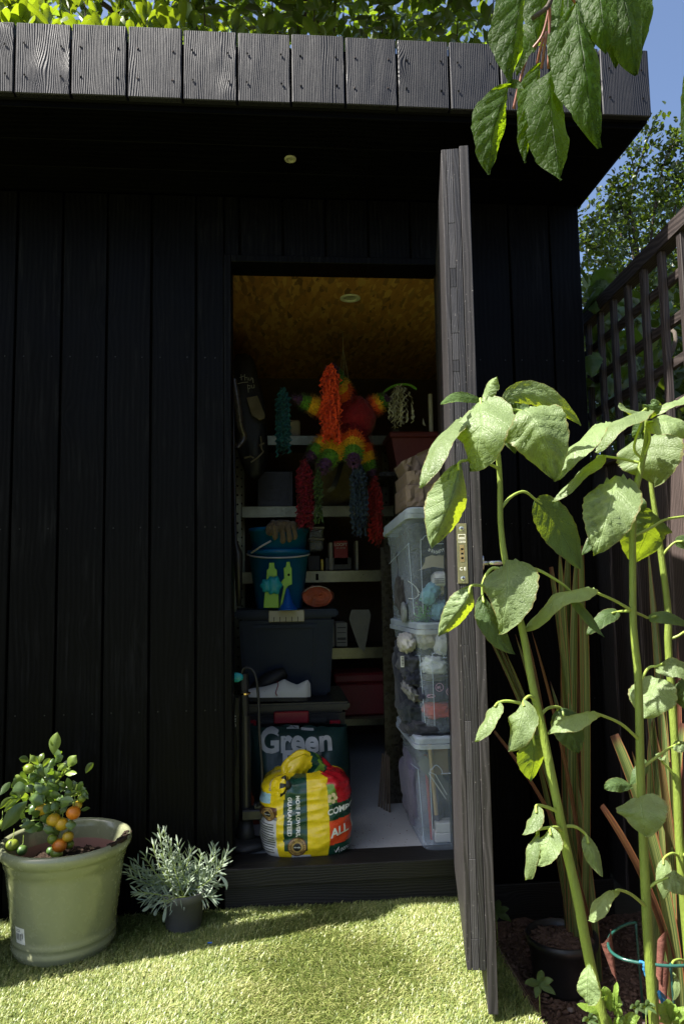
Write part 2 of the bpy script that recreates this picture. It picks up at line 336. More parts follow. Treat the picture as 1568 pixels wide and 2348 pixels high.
# artificial lawn blades
def blades(n, x0, x1, y0, y1, hmin, hmax, seed):
    r = np.random.RandomState(seed); x = r.uniform(x0, x1, n); y = r.uniform(y0, y1, n)
    fl = np.array([nz(a*3.1, b*3.1, 1.5) for a, b in zip(x[::40], y[::40])]); fl = np.repeat(fl, 40)[:n]
    ang0 = 4*np.array([nz(a*2.3, b*2.3, 7.7) for a, b in zip(x, y)]); dens = np.array([nz(a*9, b*9, 3.3) for a, b in zip(x, y)])
    ang = ang0 + r.normal(0, 1.1, n); h = r.uniform(hmin, hmax, n)*(1+.35*dens)
    lean = np.clip(r.normal(.75, .3, n), .1, 1.5); d = np.stack([np.cos(ang), np.sin(ang)], 1)
    wd = r.uniform(.0006, .0011, n); sd = np.stack([-np.sin(ang+r.normal(0, .5, n)), np.cos(ang)], 1)
    P = np.zeros((n, 5, 3)); curl = r.rand(n)
    b = np.stack([x, y], 1); mid = b + d*(h*lean*.35)[:, None]; tip = b + d*(h*lean*1.0)[:, None]
    P[:, 0, :2] = b - sd*wd[:, None]; P[:, 1, :2] = b + sd*wd[:, None]
    P[:, 2, :2] = mid + sd*wd[:, None]*.9; P[:, 3, :2] = mid - sd*wd[:, None]*.9; P[:, 4, :2] = tip
    P[:, 2:4, 2] = (h*.62)[:, None]; P[:, 4, 2] = h*(.95-.45*curl*np.minimum(1, lean))
    P[:, 0:2, 2] = -.001
    base = np.arange(n)*5
    lp = np.stack([base, base+1, base+2, base+3, base+3, base+2, base+4], 1).ravel()
    fn = np.tile([4, 3], n); at_ = np.repeat(np.clip(r.rand(n)*.8+.2*(dens+.5), 0, 1), 5)
    return P.reshape(-1, 3), fn, lp, at_
m, nt, out = newmat('artificial_grass')
r_ = N(nt, 'Attribute', attribute_name='rnd').outputs['Fac']
c = ramp(nt, r_, [(0, (.095,.145,.032)), (.35, (.172,.228,.053)), (.6, (.272,.32,.085)), (.82, (.41,.425,.16)), (1, (.52,.50,.25))])
p = N(nt, 'BsdfPrincipled', {'Base Color': c, 'Roughness': .38, 'Specular IOR Level': .55})
nt.links.new(N(nt, 'MixShader', {0: .25, 1: p.outputs[0], 2: N(nt, 'BsdfTranslucent', {'Color': c}).outputs[0]}).outputs[0], out.inputs[0])
M_grass = m
a1 = blades(175000, -1.1, .592, -.92, -.028, .010, .021, 5)
tag(bulk('lawn_grass', a1[0], a1[1], a1[2], M_grass, attr=a1[3]), kind='stuff')

# ------------------------------------------------------------------ shed
shed = thing('garden_shed', 'black timber garden shed with an overhanging roof and its door standing open', 'shed', (0, 0, 0))
def bpart(name, b, mat_, parent=shed, bevel=.002): return MB().box(*b).build(name, mat_, parent, bevel=bevel)
def board(b, mat_, name='plank', parent=shed, bevel=.002):      # own origin so every board has its own grain
    o = MB().box(*b).build(name, mat_, parent, bevel=bevel); return o
g = .0035
jl = [-1.775, -1.625, -1.475, -1.325, -1.174, -1.024, -.874, -.723, -.574, -.426, -.275, -.181]
for a, b in zip(jl, jl[1:]): board((a+g, b-(g if b != -.181 else .001), 0+.0015*rnd.random(), .02, -.05, 2.379), M_clad)
ju = [-.181, -.126, .024, .174, .324, .474, .602]
for a, b in zip(ju, ju[1:]): board((a+g, b-g, 0+.0015*rnd.random(), .02, 2.166, 2.379), M_clad)
jr = [.602, .682, .832, .982, 1.098]
for a, b in zip(jr, jr[1:]): board((a+g, b-g, 0+.0015*rnd.random(), .02, .032, 2.379), M_clad)
# nail heads in two rows across the cladding
M_nail = simple('nail_head', (.03,.03,.03), rough=.5, metal=.5)
mb = MB()
for a, b in list(zip(jl, jl[1:]))[5:]+list(zip(jr, jr[1:])):
    for z in (.62, 1.22, 1.80):
        for x in (a+.03, b-.03): mb.lathe([(.0, -.0008), (.0022, -.0004), (.0022, .002)], (0,0,0), 6) if False else mb.obox((x, -.0004, z+.002*rnd.random()), (.0018,0,0), (0,.001,0), (0,0,.0018))
mb.build('nail_heads', M_nail, shed)
bpart('wall_lining', (-1.78, -.182, .022, .06, -.05, 2.379), M_gap); bpart('wall_lining', (.603, 1.06, .022, .06, -.05, 2.379), M_gap); bpart('wall_lining', (-.181, .602, .022, .06, 2.166, 2.379), M_gap)
board((.603, 1.10, -.008, .02, -.11, .029), M_sill, 'plinth_board')
# door frame and threshold
bpart('door_jamb', (-.1805, -.156, -.012, .11, .131, 2.164), M_clad); bpart('door_jamb', (.578, .6015, -.004, .11, .131, 2.164), M_sill)
bpart('door_head', (-.1555, .5775, -.012, .11, 2.139, 2.164), M_clad)
bpart('threshold', (-.181, .602, -.034, .10, .074, .1295), M_sill); bpart('step_board', (-.181, .602, -.021, .05, -.06, .0715), M_sill)
# soffit, roof and fascia
for i in range(3): board((-2.6, 1.102, -.458+i*.152, -.458+i*.152+.149, 2.381, 2.40), M_soffit, 'soffit_board')
bpart('roof', (-2.6, 1.10, -.466, 2.15, 2.402, 2.585), M_gap)
bpart('roof_edge', (1.1005, 1.121, -.4665, 2.15, 2.396, 2.60), M_clad)
fx = [-1.63, -1.478, -1.327, -1.175, -1.024, -.873, -.722, -.569, -.414, -.26, -.106, .047, .204, .356, .510, .662, .815, .968, 1.1235]
M_pin = simple('rusty_screw', (.09,.07,.06), rough=.5, metal=.5)
for i, (a, b) in enumerate(zip(fx, fx[1:])):
    dz = .003*(rnd.random()-.5)
    o = board((a+.0028, b-.0028, -.4905-.002*rnd.random(), -.468, 2.401+dz, 2.609+.004*rnd.random()), M_fascia, 'fascia_board', bevel=.0025)
    mb = MB()
    for x in (a+.027, b-.027):
        for z in (2.455, 2.545): mb.obox((x+.004*(rnd.random()-.5), -.4928, z+.006*(rnd.random()-.5)), (.0023,0,0), (0,.0008,0), (0,0,.0023))
    mb.build('nail_heads', M_gap if i % 4 else M_pin, o)
bpart('side_wall', (1.062, 1.097, .0205, 2.1, -.1, 2.379), M_clad); bpart('rear_wall', (-2.5, 1.06, 2.06, 2.1, -.1, 2.379), M_clad); bpart('end_wall', (-2.55, -2.51, .03, 2.1, -.1, 2.379), M_clad)
bpart('front_wall', (-2.5, -1.779, .0, .06, -.1, 2.379), M_clad)

def osb():
    m, nt, out = newmat('strand_board'); oc = N(nt, 'TexCoord').outputs['Object']; cols = []
    hs = []
    for k, (rz, s) in enumerate(((.25, (46, 13, 16)), (-.35, (52, 15, 14)), (.75, (44, 14, 16)))):
        mp = N(nt, 'Mapping', {'Vector': oc, 'Rotation': (0, 0, rz), 'Scale': s, 'Location': (k*3.1, k*1.7, 0)})
        no = N(nt, 'TexNoise', {'Vector': mp.outputs[0], 'Scale': .8, 'Detail': 3.})
        vo = N(nt, 'TexVoronoi', {'Vector': mixc(nt, .25, mp.outputs[0], no.outputs['Color'], 'ADD'), 'Scale': 1., 'Randomness': 1.})
        f = N(nt, 'SeparateColor', {0: vo.outputs['Color']}); hs.append(f)
        cols.append(ramp(nt, f.outputs[0], [(0, (.32,.17,.07)), (.25, (.46,.215,.065)), (.6, (.57,.285,.09)), (.9, (.68,.42,.15)), (.97, (.24,.12,.05)), (1, (.20,.10,.045))]))
    c = mixc(nt, math(nt, 'GREATER_THAN', hs[1].outputs[1], .55), cols[0], cols[1]); c = mixc(nt, math(nt, 'GREATER_THAN', hs[2].outputs[1], .7), c, cols[2])
    b = N(nt, 'Bump', {'Strength': .5, 'Distance': .002, 'Height': math(nt, 'ADD', hs[0].outputs[2], hs[1].outputs[2])})
    p = N(nt, 'BsdfPrincipled', {'Base Color': c, 'Roughness': .55, 'Normal': b.outputs[0]}); nt.links.new(p.outputs[0], out.inputs[0]); return m
M_osb = osb()
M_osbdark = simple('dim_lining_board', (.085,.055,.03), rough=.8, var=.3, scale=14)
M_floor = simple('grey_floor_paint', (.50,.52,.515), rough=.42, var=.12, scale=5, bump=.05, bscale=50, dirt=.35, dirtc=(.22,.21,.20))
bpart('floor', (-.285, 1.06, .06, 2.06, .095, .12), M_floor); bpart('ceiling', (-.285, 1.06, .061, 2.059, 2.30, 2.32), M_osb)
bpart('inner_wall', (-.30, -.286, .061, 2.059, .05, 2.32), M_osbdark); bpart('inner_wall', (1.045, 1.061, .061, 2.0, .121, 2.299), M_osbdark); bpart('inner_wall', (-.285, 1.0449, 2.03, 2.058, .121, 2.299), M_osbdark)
# grit walked in over the threshold
mb = MB()
for i in range(150):
    x, y = rnd.uniform(.18, .52) if i % 3 else rnd.uniform(-.12, .54), .10+.5*rnd.random()**2.2; q = rnd.uniform(.0004, .0013); mb.obox((x, y, .1203+q*.4), (q*1.6, q*rnd.uniform(-1, 1), 0), (-q*.5, q, 0), (0, 0, q*.5))
tag(mb.build('floor_grit', M_chip), kind='stuff')
# downlights
M_lens = simple('frosted_lens', (.55,.55,.48), rough=.25)
M_dull = simple('dulled_cream_plastic', (.34,.33,.25), rough=.5)
def downlight(c, r, mw=None):
    o = MB().lathe([(r, 0), (r, -.004), (r*.9, -.006), (r*.62, -.005), (r*.58, .004)], c, 32).build('downlight', mw or M_white, shed, smooth=True)
    MB().lathe([(0, -.001), (r*.4, -.002), (r*.58, .0)], c, 24).build('lens', mw or M_lens, o, smooth=True)
downlight((.329, .708, 2.2998), .0465); downlight((.048, -.243, 2.3808), .019, M_dull)

# ------------------------------------------------------------------ text
def text2d(body, size, bold=0., align='CENTER', space=1., maxlen=None):
    cu = bpy.data.curves.new('lettering', 'FONT'); cu.body = body; cu.size = size; cu.offset = bold; cu.align_x = align; cu.align_y = 'CENTER'; cu.space_character = space; cu.resolution_u = 4
    o = bpy.data.objects.new('lettering', cu); sc.collection.objects.link(o); dg = bpy.context.evaluated_depsgraph_get(); dg.update()
    me = bpy.data.meshes.new_from_object(o.evaluated_get(dg)); bpy.data.objects.remove(o); bpy.data.curves.remove(cu)
    bm = bmesh.new(); bm.from_mesh(me); bpy.data.meshes.remove(me)
    if maxlen:
        bmesh.ops.triangulate(bm, faces=bm.faces)
        for _ in range(6):
            e = [e for e in bm.edges if e.calc_length() > maxlen]
            if not e: break
            bmesh.ops.subdivide_edges(bm, edges=e, cuts=1); bmesh.ops.triangulate(bm, faces=[f for f in bm.faces if len(f.verts) > 3])
    bm.verts.index_update(); v = [(q.co.x, q.co.y) for q in bm.verts]; f = [tuple(x.index for x in q.verts) for q in bm.faces]; bm.free(); return v, f
def put_text(mb, t, fn, mi=0):
    v, f = t; mb.add([fn(x, y) for x, y in v], f, mi)

# ------------------------------------------------------------------ the open door (a part of the shed)
HN = V(.561, -.004, 0); DD = V(-.187, -.982, 0).normalized(); EE = V(.982, -.187, 0).normalized(); DL = .713
def dp(l, e, z): return HN + DD*l + EE*e + V(0, 0, z)
def dbox(mb, l0, l1, e0, e1, z0, z1, mi=0): return mb.obox(dp((l0+l1)/2, (e0+e1)/2, (z0+z1)/2), DD*(l1-l0)/2, EE*(e1-e0)/2, V(0,0,(z1-z0)/2), mi)
door = dbox(MB(), .0, DL-.012, .0, .046, .122, 2.142).build('door', M_door, shed, bevel=.002)
M_glue = [timber('door_stave_dark', (.015,.0145,.016), (.028,.027,.030), (.010,.009,.010), freq=200, bump=.3, rough=.5, dist=.001, knots=False, speck=.35),
          timber('door_stave_grey', (.030,.0285,.032), (.054,.052,.056), (.022,.021,.022), freq=260, bump=.4, rough=.5, dist=.001, speck=.5)]
# lock edge: laminated strips, the middle one finger jointed out of short blocks
for e0, e1 in ((.0, .0125), (.029, .0455)):
    dbox(MB(), DL-.0118, DL-.0005-.001*rnd.random(), e0+.0004, e1-.0004, .122, 2.142).build('edge_strip', M_door if e0 == 0 else M_glue[0], door, bevel=.0012)
z = .122; k = 0
while z < 2.142:
    h = min(2.142-z, rnd.choice((.03, .05, .07, .12, .18, .26, .2))); 
    if 2.142-(z+h) < .02: h = 2.142-z
    dbox(MB(), DL-.0118, DL-.0006-.0008*rnd.random(), .013, .0286, z+.0003, z+h-.0003).build('edge_block', M_glue[rnd.random() < .5], door, bevel=.0006)
    z += h
for i in range(5):                                 # outer cladding boards, the last one runs past the leaf
    l0 = .003+i*.1425; dbox(MB(), l0, l0+.1395+(.004 if i == 4 else 0), .0462, .0695, .028, 2.146).build('plank', M_door if i == 4 else M_clad, door, bevel=.0015)
M_lock = simple('brass_lock_plate', (.34,.31,.17), rough=.34, metal=.85, var=.12, scale=40, bump=.06)
M_brass = simple('polished_brass', (.75,.52,.22), rough=.22, metal=1.)
M_steel = simple('bright_screw', (.7,.7,.68), rough=.25, metal=1.)
M_engr = simple('pale_engraving', (.75,.74,.62), rough=.5)
zl = 1.095; e0 = .0205
dbox(MB(), DL-.0006, DL+.0012, e0-.0125, e0+.0125, zl-.0735, zl+.0735).build('lock_plate', M_lock, door, bevel=.0006)
for zz in (zl+.061, zl-.061):
    mb = MB(); c = dp(DL+.0012, e0, zz)
    ring = [c + EE*(.0058*cos(2*pi*i/14)) + V(0,0,.0058*sin(2*pi*i/14)) for i in range(14)]; mb.add([c+DD*.0018]+[q+DD*.0004 for q in ring], [(0, 1+i, 1+(i+1) % 14) for i in range(14)])
    mb.obox(c+DD*.0016, EE*.0034, DD*.0006, V(0,0,.0007), 1); mb.obox(c+DD*.0016, EE*.0007, DD*.0006, V(0,0,.0034), 1)
    mb.build('screw', [M_steel, M_gap], door)
mb = MB(); dbox(mb, DL+.0011, DL+.002, e0-.0055, e0+.0055, zl-.021, zl+.021); mb.build('bolt_opening', M_brass, door, bevel=.0008)
mb = MB()
for q in range(3): dbox(mb, DL+.002, DL+.0024, e0-.003, e0+.003, zl-.014+q*.011, zl-.009+q*.011)
mb.build('bolt_slot', M_gap, door)
mb = MB()
def onplate(cz, ce=0): return lambda x, y: dp(DL+.0017, e0+ce+x, zl+cz+y)
put_text(mb, text2d('5 LEVER', .0052, .00015), onplate(.028)); put_text(mb, text2d('C E', .0105, .0003), onplate(-.038))
for a in ((-.0085, .0085, .046, .0472), (-.0085, .0085, .036, .0372), (-.0085, -.0075, .0372, .046), (.0075, .0085, .0372, .046), (-.006, .006, .0385, .0398), (-.009, .009, .0327, .0335)):
    dbox(mb, DL+.0012, DL+.0017, e0+a[0], e0+a[1], zl+a[2], zl+a[3])
mb.build('lettering', M_engr, door)
mb = MB(); p0 = dp(DL-.055, .0697, zl-.024); mb.tube([p0, p0+EE*.045, p0+EE*.052-DD*.012, p0+EE*.053-DD*.10], .0065, 10); mb.tube([p0, p0+EE*.006], .022, 16); mb.build('handle', M_steel, door, smooth=True)
mb = MB()
for zz in (.35, 1.1, 1.9): mb.tube([V(.566,-.012,zz-.04), V(.566,-.012,zz+.04)], .007, 10)
mb.build('hinge', M_steel, door)
# ------------------------------------------------------------------ inside the shed
_ico = {}
def ico(sub):
    if sub not in _ico:
        bm = bmesh.new(); bmesh.ops.create_icosphere(bm, subdivisions=sub, radius=1); bm.verts.index_update()
        _ico[sub] = ([v.co.copy() for v in bm.verts], [tuple(x.index for x in f.verts) for f in bm.faces]); bm.free()
    return _ico[sub]
def blob(mb, c, r, seed=0, amp=.15, fr=1.6, sub=3, mi=0, sq=1., rot=0., ridge=0.):
    vs, fs = ico(sub); out = []; c = Vector(c)
    for p in vs:
        q = Vector([(abs(x)**sq)*(1 if x > 0 else -1) for x in p]) if sq != 1 else p
        n = noise.noise(p*fr+Vector((seed*3.7, seed, 0)))+.5*noise.noise(p*fr*2.3+Vector((seed, 5, seed)))
        k = 1+amp*n
        if ridge: k += ridge*(1-abs(noise.noise(p*fr*1.7+Vector((9, seed*2.1, 4))))*4)*.5
        x, y, z = q.x*r[0]*k, q.y*r[1]*k, q.z*r[2]*k
        out.append(c+Vector((x*cos(rot)-z*sin(rot), y, x*sin(rot)+z*cos(rot))))
    return mb.add(out, fs, mi)
def interp(t, tab):
    for (a, x), (b, y) in zip(tab, tab[1:]):
        if t <= b: 
            k = (t-a)/(b-a); k = k*k*(3-2*k) if False else k
            return x+(y-x)*k
    return tab[-1][1]
FZ = .1205

# --- compost sack
M_yel = simple('yellow_film', (.86,.62,.012), rough=.28, var=.06, scale=20, bump=.05, coat=.4)
M_dgr = simple('deep_green_film', (.008,.055,.032), rough=.3, var=.1, bump=.05, coat=.3)
M_red = simple('red_film', (.80,.075,.02), rough=.3, var=.1, bump=.05, coat=.3)
M_strw = simple('strawberry_red_film', (.50,.012,.02), rough=.3, var=.25, scale=60, bump=.05, coat=.3)
M_lgr = simple('leaf_green_film', (.16,.30,.03), rough=.3, var=.4, scale=40, bump=.05, coat=.3)
M_wht = simple('white_film', (.62,.62,.58), rough=.35, var=.06)
M_gold = simple('gold_print', (.50,.33,.10), rough=.35, var=.15)
M_blk = simple('black_print', (.012,.012,.012), rough=.4)
M_crm = simple('cream_film', (.62,.50,.28), rough=.35, var=.2, scale=40)
M_prt = simple('white_print', (.80,.80,.76), rough=.4, var=.03)
M_brn = simple('brown_film', (.12,.05,.02), rough=.35)
M_lbl = simple('pale_blue_film', (.35,.55,.62), rough=.35)
SX, SY, SH = .085, .165, .262; SA, SB, SN = .157, .130, 3.3
AT = [(0, .86), (.05, .93), (.14, .985), (.3, 1.0), (.6, .985), (.80, .945), (.91, .87), (.97, .74), (1., .45)]
def sack_w(x, z): return .0042*(1-abs(noise.noise(Vector((x*7+z*6, 2, z*26-x*9))))*3.2)+.0035*(1-abs(noise.noise(Vector((x*22, 5, z*9))))*3.2)*max(0, (z-.13)/.1) + .009*nz(x*11, 7, z*15) + .003*nz(x*30, 1, z*50)
def sackp(ph, t):
    k = interp(t, AT); c, s_ = cos(ph), sin(ph)
    x = SA*k*abs(c)**(2/SN)*(1 if c > 0 else -1); y = SB*k*abs(s_)**(2/SN)*(1 if s_ > 0 else -1)
    d = sack_w(x + (5 if s_ > 0 else 0), t*SH); n_ = Vector((c, s_, 0))
    return Vector((SX+x, SY+y, FZ+t*SH + .012*t*t*nz(c*2, s_*2, 3)))+n_*d*min(1, t*6)
def sackf(x, z, off=.0016):                        # the front of the sack above a point of its width and height
    t = max(.0, min(.99, (z-FZ)/SH)); k = interp(t, AT); q = max(-.985, min(.985, x/(SA*k))); 
    c = abs(q)**(SN/2)*(1 if q > 0 else -1); ph = -sqrt(1)*np.arccos(c)
    p = sackp(ph, t); return p+Vector((c, sin(ph), 0)).normalized()*off
sack = thing('compost_bag', 'bulging yellow compost bag with a green stripe standing on the shed floor', 'bag', (SX, SY, FZ))
RT, CT = 84, 200; P = [[sackp(2*pi*j/CT, i/RT) for j in range(CT)] for i in range(RT+1)]
mb = MB(); mb.grid(P, 0, wrap=True)
zpx = lambda v: at(760, v, .04).z
Z1, Z2, Z3, Z4 = zpx(1843), zpx(1880), zpx(1936), zpx(1800)
for k, f in enumerate(mb.f):
    c = sum((Vector(mb.v[i]) for i in f), Vector())/4; kk = interp((c.z-FZ)/SH, AT); s = (c.x-SX)/(SA*max(.3, kk)); z = c.z
    tilt = (s-.7)*.012; mi = 0
    if c.y < SY+.03:
        if s > .475+.75*max(0, z-Z4)/.09:
            mi = 1 if z > Z1-.0+tilt and False else (1 if Z2+tilt < z <= Z1+tilt else 2 if Z3+tilt < z <= Z2+tilt else 1 if z <= Z3+tilt else (4 if (s < .66 and z < Z4) else 3))
        elif -.50 < s < -.03 and z > zpx(1948): mi = 1
        elif -.52 < s <= -.50 and z > zpx(1948): mi = 0
        elif s < -.62:
            mi = 1 if z < zpx(1965) else 5 if z < zpx(1872) else 6 if z < zpx(1850) else 0 if z < zpx(1842) else 7 if (z < zpx(1818) and s < -.8) else 0
            if s > -.65: mi = 0
    mb.m[k] = mi
mb.add([P[0][j] for j in range(CT)], [tuple(range(CT-1, -1, -1))], 0)
mb.build('body', [M_yel, M_dgr, M_red, M_strw, M_lgr, M_wht, M_brn, M_lbl], sack, smooth=True)
def sack_text(t, fn): q = MB(); put_text(q, t, fn); q.build('lettering', M_prt, sack)
def vtext(cx, cz): return lambda x, y: sackf(cx+y, cz-x)          # reads downwards
def slant(cx, cz, sl=.10): return lambda x, y: sackf(cx+x, cz+y+x*sl)
xs = lambda u: at(u, 1880, .04).x-SX
sack_text(text2d('MORE FLOWERS,', .0172, .0006, maxlen=.012), vtext(xs(683), zpx(1867)))
sack_text(text2d('GUARANTEED', .0188, .0007, maxlen=.012), vtext(xs(664), zpx(1868)))
sack_text(text2d('COMPOST', .0255, .0009, 'LEFT', maxlen=.01), slant(xs(751), (Z1+Z2)/2-.004, .16))
sack_text(text2d('ALL PURPOSE', .038, .0012, 'LEFT', maxlen=.01), slant(xs(757), (Z2+Z3)/2-.006, .22))
sack_text(text2d('100% peat', .017, .0003, 'LEFT', maxlen=.01), slant(xs(773), zpx(1955), .2)); sack_text(text2d('Enriched', .017, .0003, 'LEFT', maxlen=.01), slant(xs(773), zpx(1973), .2))
mb = MB()
for zz in (zpx(1956), zpx(1976)):
    for (a, b, c_, d) in ((.088, .008, .093, -.002), (.092, -.002, .103, .016)):
        pts = [sackf(lerp(a, c_, q/4), zz+lerp(b, d, q/4)) for q in range(5)]; mb.grid([[p+V(0,0,-.0018) for p in pts], [p+V(0,0,.0018) for p in pts]])
mb.build('tick_marks', M_prt, sack)
def disc(mb, cx, cz, r0, r1, mi, off, n=40):
    mb.grid([[sackf(cx+r*cos(2*pi*j/n), cz+r*sin(2*pi*j/n), off) for j in range(n)] for r in (r0, (r0+r1)/2, r1)], mi, wrap=True)
for (u, v, r) in ((681, 1937, .031), (615, 1866, .022)):
    mb = MB(); cx_, cz_ = xs(u), zpx(v)
    disc(mb, cx_, cz_, .001, r*.42, 1, .0030); disc(mb, cx_, cz_, r*.42, r*.47, 0, .0030); disc(mb, cx_, cz_, r*.47, r*.88, 0, .0022); disc(mb, cx_, cz_, r*.88, r, 2, .0024)
    tv, tf = text2d('GUARANTEE • GUARANTEE •', .0115*r/.034, .0002)
    Ls = max(q[0] for q in tv)-min(q[0] for q in tv)
    mb.add([sackf(cx_+(r*.68+y)*sin(x/Ls*6.1), cz_+(r*.68+y)*cos(x/Ls*6.1), .0034) for x, y in tv], tf, 2)
    put_text(mb, text2d('Miracle', r*.22, .0002), lambda x, y: sackf(cx_+x, cz_+y, .0038), 3)
    mb.build('round_seal', [M_gold, M_blk, M_brn, M_prt], sack)
mb = MB()
for i, zz in enumerate(np.linspace(zpx(1888), zpx(1958), 13)):
    x0 = -.152+.0*i; x1 = -.106-.006*rnd.random()
    if i in (12,): continue
    pts = [sackf(lerp(x0, x1, q/8), zz+.001*nz(i, q, 0)) for q in range(9)]; mb.grid([[p+V(0,0,-.0013) for p in pts], [p+V(0,0,.0013) for p in pts]])
q_ = MB(); put_text(q_, text2d('STORAGE ADVICE', .0085, .0002, maxlen=.01), lambda x, y: sackf(-.126+x*.8, zpx(1876)+y)); q_.build('lettering', M_blk, sack)
cx_, cz_ = xs(690), zpx(1963)
q_ = MB(); put_text(q_, text2d('GREEN', .012, .0002, maxlen=.01), lambda x, y: sackf(-.118+x*.8, zpx(1973)+y-x*.2)); q_.build('lettering', M_wht, sack)
mb.build('small_print', M_blk, sack); mb = MB()
for q in range(26):
    if rnd.random() < .6: p = sackf(cx_-.026+q*.0021, cz_, .0026); mb.add([p+V(-.0006,0,-.006), p+V(.0006,0,-.006), p+V(.0006,0,.006), p+V(-.0006,0,.006)], [(0,1,2,3)])
mb.build('bar_code', M_blk, sack)
mb = MB(); mb.grid([[sackf(cx_+.031*(a/4), cz_+.0085*b/2, .0018) for a in range(-4, 5)] for b in range(-2, 3)]); mb.build('bar_code_label', M_wht, sack)
mb = MB()                                          # strawberry flower printed on the corner
for q in range(5):
    c = sackf(.082+.011*cos(q*1.257), zpx(1832)+.011*sin(q*1.257), .003); mb.add([c]+[c+V(.007*cos(a*.785), -.0003, .0075*sin(a*.785)) for a in range(8)], [(0, 1+a, 1+(a+1) % 8) for a in range(8)])
mb.build('printed_flower', M_crm, sack)
# rolled down mouth: a flopped hump of film and a twisted neck
mb = MB()
def hump(a, b):                                    # a along the fold from left to right, b round it
    A = spline([at(660, 1800, .13), at(676, 1762, .15), at(708, 1757, .18), at(752, 1795, .18), at(786, 1842, .15)], 8)
    i = min(len(A)-2, int(a*(len(A)-1))); p = A[i].lerp(A[i+1], a*(len(A)-1)-i); tg = (A[i+1]-A[i]).normalized(); e = tg.cross(V(0,1,0)).normalized()
    r = interp(a, [(0, .014), (.15, .034), (.4, .047), (.7, .044), (1, .018)])
    cr = 1+.30*(1-abs(noise.noise(Vector((cos(b)*1.5+3, sin(b)*1.5, a*5))))*4)*.35+.22*noise.noise(Vector((cos(b)*2.5, sin(b)*2.5+9, a*9)))
    return p+(e*cos(b)*1.05+V(0,1,0)*sin(b)*.75)*r*cr
n1, n2 = 60, 56; P = [[hump(i/n1, 2*pi*j/n2) for j in range(n2)] for i in range(n1+1)]; mb.grid(P, 0, wrap=True)
for k, f in enumerate(mb.f):
    i, j = k//n2, k % n2; a = i/n1+.10*sin(j/n2*2*pi)+.03*nz(i*.2, j*.2, 0)
    mb.m[k] = 0 if a < .40 else 1 if a < .47 else 4 if a < .54 else 1 if a < .57 else 3
    
mb.build('folded_top', [M_yel, M_dgr, M_red, M_strw, M_lgr, M_wht], sack, smooth=True)
mb = MB(); A = spline([at(610, 1816, .10), at(628, 1806, .075), at(648, 1801, .055), at(658, 1800, .045)], 6); P = []
for i, p in enumerate(A):
    a = i/(len(A)-1); r = interp(a, [(0, .012), (.3, .030), (.75, .032), (.92, .030), (1, .015)])
    P.append([p+(V(.35,.6,.2)*cos(2*pi*j/36)*.9+V(0,0,1)*sin(2*pi*j/36))*r*(1+.28*nz(cos(2*pi*j/36)*2.2, sin(2*pi*j/36)*2.2, a*4)) for j in range(36)])
mb.grid(P, 0, wrap=True)
for k in range(len(mb.f)): i, j = k//36, k % 36; mb.m[k] = 2 if i < 6 else (1 if i > 11 and (j//3) % 2 else 0)
mb.lathe([(.0, 0), (.013, 0), (.014, .004)], (0,0,0), 4) if False else None
mb.build('twisted_neck', [M_yel, M_blk, M_crm], sack, smooth=True)
mb = MB(); blob(mb, A[-1]+V(.0,-.001,.0), (.015, .006, .015), 3, .2, sub=2); mb.build('neck_opening', M_blk, sack, smooth=True)

# --- charcoal sack
M_char = simple('dark_green_paper', (.012,.040,.036), rough=.45, var=.2, scale=8, bump=.1, coat=.1)
M_cprt = simple('greyed_white_print', (.55,.55,.52), rough=.5, var=.1)
cb0, cb1 = at(566, 1850, .36), at(806, 1850, .36); cxm = (cb0.x+cb1.x)/2; CA = (cb1.x-cb0.x)/2; CT0 = at(690, 1676, .36).z
def charf(x, z, off=0.):
    q = max(-1, min(1, x/CA)); t = (z-FZ)/(CT0-FZ); bulge = .11*(max(0, 1-q**4))**.5*(max(.0, 1-(2*t-1)**4))**.5
    return V(cxm+x*(1-.05*max(0, t-.6)+(.03 if x > 0 else 0)*(1-(2*t-1)**2)), .47-bulge-off+.018*nz(x*6, z*7, 2)+.012*(1-abs(nz(x*9, z*5, 8))*4), z)
coal = thing('charcoal_bag', 'dark green paper sack with big white lettering behind the yellow bag', 'bag', (cxm, .47, FZ))
mb = MB(); mb.grid([[charf(CA*(2*j/60-1), FZ+(CT0-FZ)*i/40+ (.010*nz(j*.15, 0, 3)-.03*max(0, (j/60-.72)) if i == 40 else 0)) for j in range(61)] for i in range(41)])
mb.grid([[(lambda p: V(p.x, .94-p.y, p.z))(charf(CA*(1-2*j/30), FZ+(CT0-FZ)*i/20)) for j in range(31)] for i in range(21)])
mb.build('body', M_char, coal, smooth=True)
mb = MB(); cpx = lambda u, v: at(u, v, .38)
def ctext(u, v): c = cpx(u, v); return lambda x, y: charf(c.x-cxm+x, c.z+y, .0025)
def slabs(mb, segs, u, v):                          # little slab serifs on the letters
    for x0, x1, y0, y1 in segs: c = ctext(u, v); mb.grid([[c(lerp(x0, x1, i/4), y) for i in range(5)] for y in (y0, y1)])
tG = text2d('Green', .108, .0036, maxlen=.02); put_text(mb, tG, ctext(678, 1702))
tE = text2d('E   gs', .105, .0036, maxlen=.02); tE = text2d('Egg', .108, .0036, maxlen=.02); put_text(mb, tE, ctext(690, 1746))
[mb.grid([[ctext(u0, 1678)(q*.006, 0), ctext(u0, 1678)(q*.006, .006)] for q in range(-4, 5)]) for u0 in (672, 706)]
put_text(mb, text2d('®', .022), ctext(731, 1727)); put_text(mb, text2d('PREMIUM CHARCOAL', .016, .0002), ctext(650, 1796))
mb.build('lettering', M_cprt, coal)
ys = sorted(set(round(y, 4) for x, y in tG[0])); 

